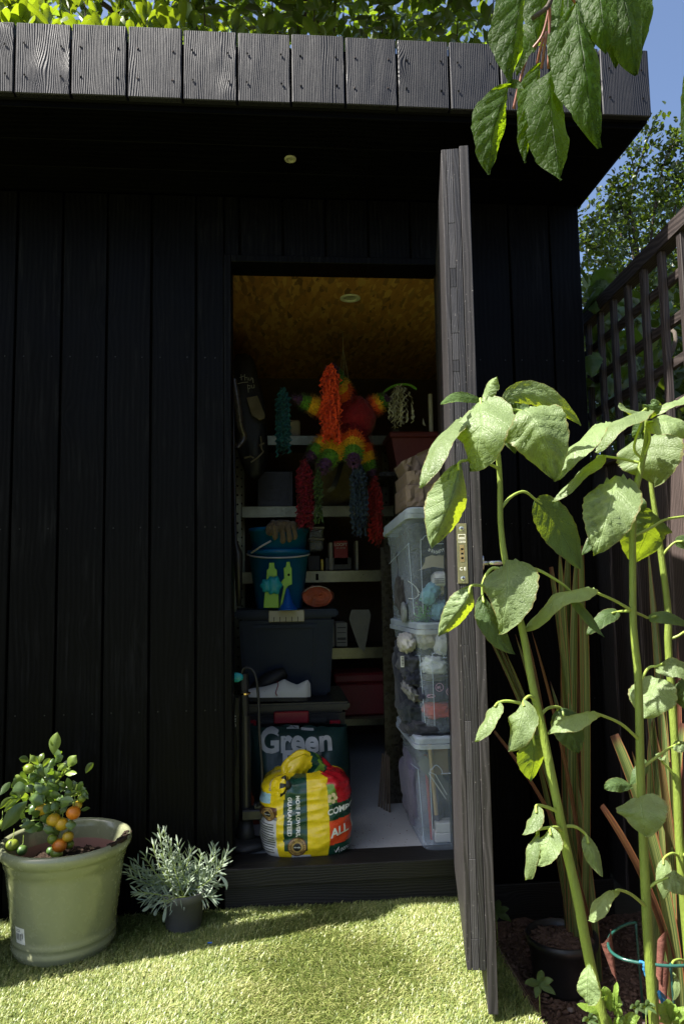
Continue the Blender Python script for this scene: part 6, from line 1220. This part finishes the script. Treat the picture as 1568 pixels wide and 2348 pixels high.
big = [(615, 500, 665, 240, 120, 0, 1), (615, 480, 575, 330, 50, .9, 1), (790, 650, 880, 505, 110, .2, 1), (450, 620, 360, 505, 70, -.3, 1), (455, 600, 508, 478, 62, .4, 1), (500, 640, 590, 545, 60, -.5, 1), (630, 600, 730, 512, 80, .3, 0), (640, 620, 560, 590, 110, -.2, 0), (660, 680, 775, 610, 70, .6, 1), (520, 760, 470, 600, 85, -.2, 0), (540, 780, 590, 580, 100, .3, 0), (470, 800, 440, 640, 90, 0, 0), (310, 780, 245, 690, 60, 0, 0), (250, 780, 175, 745, 45, .3, 1), (330, 840, 130, 880, 150, .6, 0), (280, 960, 115, 960, 110, .6, 0), (320, 900, 140, 930, 170, 0, 0), (330, 880, 470, 770, 80, -.5, 0), (240, 1000, 50, 1160, 55, .3, 1), (210, 1010, 60, 1110, 45, .5, 1), (200, 1050, 120, 1080, 60, 0, 1), (320, 1030, 20, 1380, 150, .2, 0), (640, 890, 410, 970, 100, .3, 0), (640, 870, 705, 880, 110, .2, 0), (720, 900, 590, 860, 80, -.3, 0), (830, 930, 775, 760, 65, 0, 0), (860, 900, 840, 790, 60, .5, 0), (910, 920, 950, 805, 58, 0, 0), (930, 940, 990, 880, 55, .3, 0), (930, 950, 1020, 1010, 60, -.4, 0), (940, 930, 985, 960, 50, 0, 0), (740, 980, 830, 930, 60, 0, 0), (700, 1110, 800, 1000, 95, .2, 0), (690, 1190, 780, 1090, 60, .2, 0), (500, 1060, 330, 1010, 130, .3, 0), (510, 1050, 470, 940, 60, 0, 0), (480, 1140, 480, 1040, 70, .6, 0), (430, 1180, 340, 1100, 110, .1, 0), (430, 1230, 410, 1130, 90, .2, 0), (420, 1290, 240, 1340, 80, .2, 0), (480, 1320, 280, 1370, 100, -.3, 0), (560, 1000, 700, 960, 90, -.4, 0), (600, 1080, 520, 1180, 100, .2, 0), (560, 1300, 510, 1170, 100, 0, 0), (830, 1240, 820, 1370, 110, 0, 0), (600, 1320, 560, 1420, 130, 0, 0), (620, 1310, 680, 1420, 120, 0, 0), (640, 800, 700, 700, 80, 0, 1), (600, 820, 560, 720, 80, 0, 0), (700, 800, 740, 870, 60, .3, 1), (380, 940, 300, 850, 90, .2, 0), (780, 700, 820, 660, 60, .3, 1), (560, 900, 640, 780, 90, 0, 0), (690, 1050, 600, 1150, 90, 0, 0), (540, 960, 440, 860, 90, 0, 0)]
for k, (x0, y0, x1, y1, wp, ro, yg) in enumerate(big):
    Y = -.24-.035*rnd.random() - (.02 if y0 > 900 else 0); b, tp = at(*cz(x0, y0), Y), at(*cz(x1, y1), Y-.025+.04*rnd.random()); leafpart(ct, M_citn if yg else M_cit, b, b.lerp(tp, .5)+V(0,-.012,.008), tp, wp*.2*(Y+DIST)/FOC*1.05, kind='ellip', serr=0, roll=ro, fold=.28, puck=.01, wob=.03, seed=k, n=10, m=6)
for k in range(120):
    u, v = rnd.gauss(560, 180), rnd.gauss(930, 190); Y = -.20+rnd.gauss(0, .035); b = at(*cz(u, v), Y); d = V(rnd.gauss(0,1), rnd.gauss(-.2,1), rnd.gauss(.25,.8)).normalized()*rnd.uniform(.025, .045); leafpart(ct, M_cit if rnd.random() < .8 else M_citn, b, b+d*.5+V(0,0,.006), b+d, .02, kind='ellip', serr=0, roll=rnd.gauss(0,.6), fold=.25, puck=.01, wob=.03, seed=k, n=8, m=4)
fruits = [(685, 1540, 78, F_o), (845, 1165, 75, F_o), (785, 1440, 60, F_y), (710, 1295, 72, F_y), (620, 1250, 76, F_y), (480, 1125, 66, F_y), (335, 660, 58, F_g), (380, 750, 48, F_d), (145, 1535, 68, F_g), (255, 1595, 58, F_d), (605, 1470, 54, F_g), (655, 1630, 66, F_g), (800, 1525, 50, F_g), (940, 1000, 46, F_g), (890, 1080, 50, F_y), (15, 1300, 48, F_g), (590, 1600, 50, F_d), (450, 1330, 50, F_d)]
for k, (x, y, r, m_) in enumerate(fruits):
    Y = -.275 if r > 52 else -.255; c = at(*cz(x, y), Y); rr = r*.2*(Y+DIST)/FOC; mb = MB(); n_ = 20; P = [[c+V(rr*sin(pi*i/14)*cos(2*pi*j/n_), rr*sin(pi*i/14)*sin(2*pi*j/n_), rr*.93*cos(pi*i/14)*(1-.06*exp(-(i/1.2)**2))) for j in range(n_)] for i in range(15)]; mb.grid(P, wrap=True); mb.build('fruit', m_, ct, smooth=True)
    MB().tube([c+V(0,0,rr*.88), c+V(.002,.004,rr*1.15), c+V(.006*nz(k,0,0),.012,rr*1.15+.02)], [.0016, .0012, .0012], 5).build('stalk', M_stem, ct)
# ------------------------------------------------------------------ fence with trellis
def fxp(y): return 1.233+.0646*y
fence = thing('fence', 'brown board fence topped with square trellis running back past the shed', 'fence', (fxp(0), 0, -.1))
FD = V(.0646, 1, 0).normalized(); FN = V(1, -.0646, 0).normalized()
def fbox(name, y0, y1, n0, n1, z0, z1, m_, bevel=.002):
    c = V(fxp((y0+y1)/2), (y0+y1)/2, (z0+z1)/2)+FN*(n0+n1)/2
    return MB().obox(c, FD*(y1-y0)/2, FN*(n1-n0)/2, V(0, 0, (z1-z0)/2)).build(name, m_, fence, bevel=bevel)
M_fenceY = timber('red_brown_fence_rail', (.085,.061,.055), (.135,.102,.094), (.036,.026,.024), freq=110, bump=.4, rough=.7, dist=.002, axis='Y')
M_trelY = timber('shaded_trellis_rail_timber', (.032,.023,.021), (.052,.040,.037), (.014,.010,.010), freq=110, bump=.4, rough=.7, dist=.002, axis='Y')  # same wood as the fence boards, shed shade put into the trellis colour
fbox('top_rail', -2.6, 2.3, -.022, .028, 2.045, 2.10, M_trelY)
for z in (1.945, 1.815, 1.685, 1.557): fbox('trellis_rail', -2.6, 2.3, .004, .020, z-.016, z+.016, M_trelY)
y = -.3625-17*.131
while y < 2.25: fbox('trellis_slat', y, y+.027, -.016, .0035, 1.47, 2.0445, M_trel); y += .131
y = -2.6; k = 0
while y < 2.2: fbox('fence_board', y, y+.128, -.006 if k % 2 else .004, .012 if k % 2 else .022, -.105, 1.455, M_fence); y += .122; k += 1
fbox('cap_rail', -2.6, 2.3, -.014, .03, 1.456, 1.4855, M_fenceY)

# ------------------------------------------------------------------ foliage masses
def quadleaves(C, D, L, W, Nrm, seed):
    """one folded leaf (two faces, six corners) per centre"""
    n = len(C); D = D/np.linalg.norm(D, axis=1)[:, None]; S = np.cross(D, Nrm); S /= np.linalg.norm(S, axis=1)[:, None]+1e-9; Nn = np.cross(S, D)
    P = np.zeros((n, 6, 3)); l = L[:, None]; w_ = W[:, None]
    P[:, 0] = C; P[:, 1] = C+D*l*.38+S*w_*.5+Nn*w_*.18; P[:, 2] = C+D*l*.74+S*w_*.40+Nn*w_*.12; P[:, 3] = C+D*l-Nn*w_*.12; P[:, 4] = C+D*l*.74-S*w_*.40+Nn*w_*.12; P[:, 5] = C+D*l*.38-S*w_*.5+Nn*w_*.18
    b = np.arange(n)*6; lp = np.stack([b, b+1, b+2, b+3, b, b+3, b+4, b+5], 1).ravel(); fn = np.full(2*n, 4)
    uv = np.tile(np.array([(.5, 0), (1, .38), (.95, .74), (.5, 1), (.05, .74), (0, .38)]), (n, 1)); at_ = np.repeat(np.random.RandomState(seed).rand(n), 6)
    return P.reshape(-1, 3), fn, lp, uv, at_
def foliage(name, parent, C, lmin, lmax, asp, m_, seed, up=.2, smooth=False):
    r = np.random.RandomState(seed); n = len(C); D = r.normal(0, 1, (n, 3)); D[:, 2] += up; Nr = r.normal(0, .6, (n, 3)); Nr[:, 2] += 1; L = r.uniform(lmin, lmax, n)
    P, fn, lp, uv, a = quadleaves(np.array(C), D, L, L*asp, Nr, seed); return bulk(name, P, fn, lp, m_, parent, attr=a, uv=uv)
M_mag = leafmat('magnolia_leaf', (.07,.11,.022), (.09,.14,.035), (.30,.40,.012), tw=.40, rough=.4, vein=.2, nv=7, attr=False, rand=.25)
M_magc = leafmat('magnolia_crown', (.055,.095,.022), (.07,.11,.03), (.24,.36,.012), tw=.38, rough=.42, vein=.1, nv=7, attr=True, rand=.35)
M_haw = leafmat('hedge_leaf', (.032,.058,.018), (.045,.075,.024), (.16,.24,.012), tw=.30, rough=.4, vein=.05, nv=3, attr=True, rand=.45)
M_bark = simple('grey_brown_bark', (.07,.055,.042), rough=.9, var=.3, scale=20, bump=.6, stretch=(1,1,.3))
mag = thing('magnolia_tree', 'leafy magnolia tree spreading over the shed roof from behind', 'tree', (-.2, 3.0, -.1))
MB().tube(spline([(-.2, 3.0, -.12), (-.22, 2.95, 1.2), (-.15, 2.9, 2.6), (.0, 2.8, 3.8), (.1, 2.7, 5.0)], 5), [.10-.004*i for i in range(21)], 12).build('trunk', M_bark, mag, smooth=True)
for p in (((-.15, 2.9, 2.6), (-.8, 2.0, 3.3), (-1.3, 1.0, 3.6)), ((-.1, 2.85, 3.0), (.3, 1.8, 3.7), (.7, .9, 3.6)), ((0, 2.8, 3.6), (.9, 2.4, 4.2), (1.4, 1.8, 4.4)), ((-.15, 2.9, 2.9), (-.2, 1.8, 3.5), (-.3, .8, 3.4)), ((0, 2.8, 3.5), (-.6, 2.2, 4.4), (-1.4, 1.6, 4.7)), ((.05,2.75,4.2), (.2,1.9,4.8), (.1,1.3,5.0)), ((.2, 1.8, 3.65), (.9, 1.3, 3.8), (1.15, .9, 3.75))):
    MB().tube(spline(p, 7), [.035-.0018*i for i in range(15)], 8).build('limb', M_bark, mag, smooth=True)
lm = []
for k in range(6):
    mb = MB(); leaf(mb, (0,0,0), (.045,0,.010+.004*k), (.092,0,-.012+.006*k), .05, kind='obov', serr=0, n=10, m=6, fold=.35, wob=.06, puck=.02, seed=k, ref=Vector((.05, 0, 10))); lm.append(mb.mesh('leaf', [M_mag], smooth=True))
lo = ORI[mag.name]; nl = 0
ros = [(18, 70, .35), (60, 60, .38), (95, 45, .5), (40, 25, .6), (110, 75, .3), (215, 80, .45), (240, 95, .35), (190, 98, .4), (330, 62, .4), (355, 75, .5), (310, 90, .45), (385, 88, .4), (270, 30, .7), (160, 20, .8), (430, 70, .6), (535, 88, .5), (610, 95, .6)]
for _ in range(22): u = rnd.uniform(-30, 1230); ros.append((u, rnd.uniform(-40, 62+.046*u), rnd.uniform(.5, 1.3) if u < 300 else rnd.uniform(1.2, 2.2)))
for (u, v, Y) in ros:
    c = at(u, v, Y); ph = rnd.random()*6.3; nn = rnd.choice((6, 7, 7))
    MB().tube([c+V(0,.06,-.14), c], [.005, .003], 5).build('twig', M_bark, mag)
    for q in range(nn):
        a = ph+q*2.4; el = rnd.uniform(.1, 1.25); s = rnd.uniform(.85, 1.45)*(.9+.15*Y)
        link_part('leaf', lm[rnd.randrange(6)], mag, c-lo+V(rnd.gauss(0,.012), rnd.gauss(0,.012), rnd.gauss(0,.012)), (rnd.gauss(0,.5), -el, a), s); nl += 1
C = []; rr = random.Random(21)
while len(C) < 11500:
    u, v, Y = rr.uniform(-420, 1330), rr.uniform(-900, 112), rr.uniform(.4, 4.6); p = at(u, v, Y)
    if Y < 1.3 and (v > -90 or u < 150): continue
    if u > 1150 and rr.random() < (u-1150)/170: continue
    if p.z < 2.75 or p.z > 6.2: continue
    if nz(p.x*1.7, p.y*1.7, p.z*1.7)+.5*nz(p.x*5, p.y*5, p.z*5) < -.12: continue
    C.append(p)
for _ in range(5200):  # extra canopy above the view, added to shade the lower magnolia leaves
    p = at(rr.uniform(200, 1230), rr.uniform(-560, -70), rr.uniform(.05, 2.0)); C.append(p)
tag(foliage('crown', mag, C, .075, .13, .5, M_magc, 3, up=.0), kind=None)
haw = thing('hawthorn_tree', 'loose small leafed tree against the sky beyond the trellis', 'tree', (2.3, 3.0, -.1))
MB().tube(spline([at(1500, 1500, 2.6), at(1490, 1000, 2.6), at(1475, 700, 2.6), at(1440, 450, 2.6)], 6), [.05-.0022*i for i in range(19)], 10).build('trunk', M_bark, haw, smooth=True)
C = []
tw = [((1475, 700), (1440, 520), (1452, 400), (1440, 340)), ((1480, 650), (1500, 480), (1520, 380), (1545, 300)), ((1470, 720), (1400, 600), (1370, 520), (1350, 490)), ((1452, 420), (1480, 330), (1500, 275)), ((1490, 640), (1540, 500), (1568, 400), (1600, 330)), ((1430, 560), (1405, 480), (1400, 430)), ((1520, 380), (1545, 330), (1566, 318)), ((1440, 520), (1420, 460), (1415, 405)), ((1500, 480), (1530, 420), (1560, 380)), ((1390, 580), (1350, 560), (1330, 545))]
for i, q in enumerate(tw):
    A = spline([at(u, v, 2.6+.25*nz(j, i, 0)) for j, (u, v) in enumerate(q)], 8); MB().tube(A, [.010-.0065*j/len(A) for j in range(len(A))], 6).build('branch', M_bark, haw, smooth=True)
    for p in A:
        for _ in range(11): C.append(p+V(rr.gauss(0, .05), rr.gauss(0, .06), rr.gauss(0, .05)))
vt = [(1330, 520), (1360, 478), (1390, 500), (1420, 500), (1445, 450), (1470, 440), (1500, 400), (1530, 420), (1568, 400), (1700, 250), (1900, 200)]
k = 0
while k < 1050:
    u, v = rr.uniform(1325, 1850), rr.uniform(260, 1000); top = interp(u, vt) if u < 1900 else 200
    dens = min(1, (v-top)/260)
    if v < top or rr.random() > .25+.75*dens: continue
    p = at(u, v, rr.uniform(2.0, 4.2)); k += 1
    for _ in range(34): C.append(p+V(rr.gauss(0, .09), rr.gauss(0, .11), rr.gauss(0, .08)))
foliage('crown', haw, C, .028, .056, .58, M_haw, 5)
hg = thing('hedge', 'dark leafy hedge showing through the trellis openings', 'hedge', (2.2, 2.0, -.1)); C = []
for _ in range(15000): p = V(rr.uniform(1.6, 3.4), rr.uniform(.6, 3.4), -.1); p.z = rr.uniform(.2, 2.35+.22*p.y*.6+.25*nz(p.x*2, p.y*2, 0)); C.append(p)
foliage('foliage', hg, C, .06, .10, .5, M_haw, 8); mb = MB()
for x in (1.9, 2.6, 3.3): mb.tube([(x, 1.9, -.12), (x, 1.9, 1.2)], .03, 8)
mb.build('stems', M_bark, hg)
vine = thing('climbing_vine', 'broad leafed vine climbing behind the trellis next to the shed', 'climber', (1.45, .35, -.1)); MB().tube(spline([(1.42, .3, -.1), (1.44, .32, .9), (1.46, .36, 1.6), (1.55, .2, 1.95), (1.6, .5, 2.1)], 6), .008, 6).build('stem', M_bark, vine, smooth=True)
M_vine = leafmat('vine_leaf', (.06,.11,.035), (.08,.12,.04), (.18,.30,.015), tw=.32, rough=.45, vein=.2, nv=4)
for k in range(46):
    u, v = rr.uniform(1340, 1440), rr.uniform(650, 900); 
    if k > 34: u, v = rr.uniform(1338, 1385), rr.uniform(630, 700)
    c = at(u, v, rr.uniform(.15, .55)); d = V(rr.gauss(0, .5), rr.gauss(-.3, .4), rr.gauss(-.7, .5)).normalized()*rr.uniform(.07, .12); leafpart(vine, M_vine, c, c+d*.5+V(0,-.01,.02), c+d, .09, kind='heart', serr=.12, nser=5, roll=rr.gauss(0, .6), seed=k, n=10, m=6)

# ------------------------------------------------------------------ cherry branch hanging into the picture
M_cher = leafmat('cherry_leaf', (.030,.060,.012), (.042,.082,.015), (.30,.46,.006), tw=.46, rough=.55, vein=.22, nv=9, puck=.8, spec=.2, slant=.8)
M_twig = simple('reddish_twig', (.22,.085,.06), rough=.5, var=.3, scale=30)
H = lambda x, y: (1066.2+.28*x, .28*y); YB = -1.78
br = thing('cherry_branch', 'cherry branch with large drooping leaves hanging in front of the roof corner', 'branch', at(1290, -420, YB))
MB().tube(spline([at(1330, -700, YB-.05), at(1300, -420, YB), at(1272, -120, YB), at(*H(700, 0), YB), at(*H(550, 150), YB)], 6), [.006]*8+[.0045]*8+[.0025]*9, 8).build('twig', M_bark, br, smooth=True)
for q in (((720, -60), (690, 60), (630, 290), (510, 460), (440, 700), (395, 890)), ((665, 255), (640, 450), (622, 560)), ((640, 300), (610, 420), (590, 520)), ((900, -300), (860, -80), (905, 40)), ((690, 60), (690, 200), (680, 560)), ((1100, -500), (1150, -280), (1250, -200)), ((900, -300), (1000, -250), (1085, -150)), ((700, -100), (760, -140), (790, -100))):
    A = spline([at(*H(*p), YB+.01*j) for j, p in enumerate(q)], 6); MB().tube(A, [.0016]*len(A), 6).build('leaf_stalk', M_twig, br, smooth=True)
HL = [((350, 705), (190, 1432), 400, YB-.02, dict(mid=(*H(225, 1000), YB-.05), fold=.65, roll=.55, puck=.10)),
      ((610, 520), (488, 1335), 300, YB+.01, dict(mid=(*H(560, 900), YB-.01), fold=.7, roll=.8, puck=.10)),
      ((690, 590), (776, 1482), 470, YB-.03, dict(mid=(*H(690, 1020), YB-.05), fold=.4, roll=.6, puck=.06)),
      ((500, -260), (362, 700), 430, YB-.01, dict(mid=(*H(400, 240), YB-.04), fold=.65, roll=.6, puck=.10)),
      ((800, -160), (700, 600), 190, YB+.02, dict(mid=(*H(770, 250), YB), fold=.7, roll=.5, puck=.06)),
      ((905, 20), (1096, 1215), 520, YB-.04, dict(mid=(*H(960, 560), YB-.08), fold=.62, roll=.5, puck=.12)),
      ((1240, -320), (1412, 610), 520, YB+.03, dict(mid=(*H(1330, 150), YB+.0), fold=.45, roll=.75, puck=.07)),
      ((1085, -260), (1152, 445), 330, YB+.0, dict(mid=(*H(1100, 60), YB-.03), fold=.4, roll=.2, puck=.12)),
      ((800, 330), (740, 620), 150, YB+.03, dict(fold=.4, roll=-.6)), ((330, 700), (480, 740), 90, YB-.02, dict(mid=(*H(400, 640), YB-.02), fold=.4, roll=.5)),
      ((640, -220), (560, 430), 330, YB+.07, dict(fold=.5, roll=.5)), ((1180, -120), (1230, 560), 340, YB+.06, dict(fold=.5, roll=.3)), ((960, 60), (900, 640), 300, YB+.05, dict(fold=.5, roll=.6)), ((450, 200), (420, 620), 240, YB+.04, dict(fold=.5, roll=-.3)), ((820, -200), (800, 420), 280, YB+.08, dict(fold=.4, roll=.4)), ((1000, -200), (960, 560), 300, YB+.05, dict(fold=.4, roll=.2)), ((1320, -260), (1440, 420), 330, YB+.06, dict(fold=.4, roll=.4))]
for k, (b, tp, wp, Y, o) in enumerate(HL):
    o = dict(o); md = o.pop('mid', None); B, T_ = at(*H(*b), Y), at(*H(*tp), Y-.01); M_ = at(*md) if md else (B+T_)/2+V(0,-.02,0)
    leafpart(br, M_cher, B, M_, T_, wp*.28*(Y+DIST)/FOC*.98, kind='acum', serr=.05, nser=26, n=30, m=10, seed=k, wob=.09, **o)
leafpart(br, M_cher, at(1622, 60, -1.95), at(1610, 240, -1.95), at(1578, 350, -1.95), .030, roll=.8, kind='ovate', serr=.05, nser=22, n=24, m=8, fold=.4)

# ------------------------------------------------------------------ lantern added unseen at the left, shaped to cast the lawn's shade band
M_post = simple('weathered_oak', (.20,.15,.10), rough=.8, var=.3, scale=12, bump=.4, stretch=(1,1,.2))
post = thing('lantern_occluder', 'tall garden lantern on a slim timber pole, added out of view to shade the lawn', 'occluder', (-.985, -.43, 0))
MB().box(-.998, -.972, -.443, -.417, -.05, .66).build('pole', M_post, post, bevel=.004)
MB().box(-1.04, -.93, -.485, -.375, 0.6605, .685).build('base_plate', M_paint, post, bevel=.004)
for x in (-1.034, -.946):
    for y in (-.479, -.391): MB().box(x, x+.010, y, y+.010, 0.6855, 1.955).build('corner_bar', M_paint, post)
MB().box(-1.028, -.942, -.473, -.387, 0.6856, 1.954).build('occluder_body', M_white, post, bevel=.004)
MB().lathe([(.085, 1.9555), (.06, 2.0), (.012, 2.05), (.012, 2.06), (0, 2.065)], (-.985, -.43, 0), 4).build('cap', M_paint, post)
pl = thing('planter_occluder', 'tall dark square planter of clipped box added unseen at the left to shade the sage pot', 'planter', (-1.16, -.36, 0))  # second unseen blocker, added to shade the pot's lower left and nearby grass
MB().box(-1.36, -.96, -.50, -.24, -.03, .46).build('tub', M_paint, pl, bevel=.006); C = []
for _ in range(2600):
    p = V(rr.uniform(-1.35, -.965), rr.uniform(-.495, -.245), .46+.19*rr.random()**.6); C.append(p)
foliage('foliage', pl, C, .018, .03, .6, M_haw, 12, up=.8)
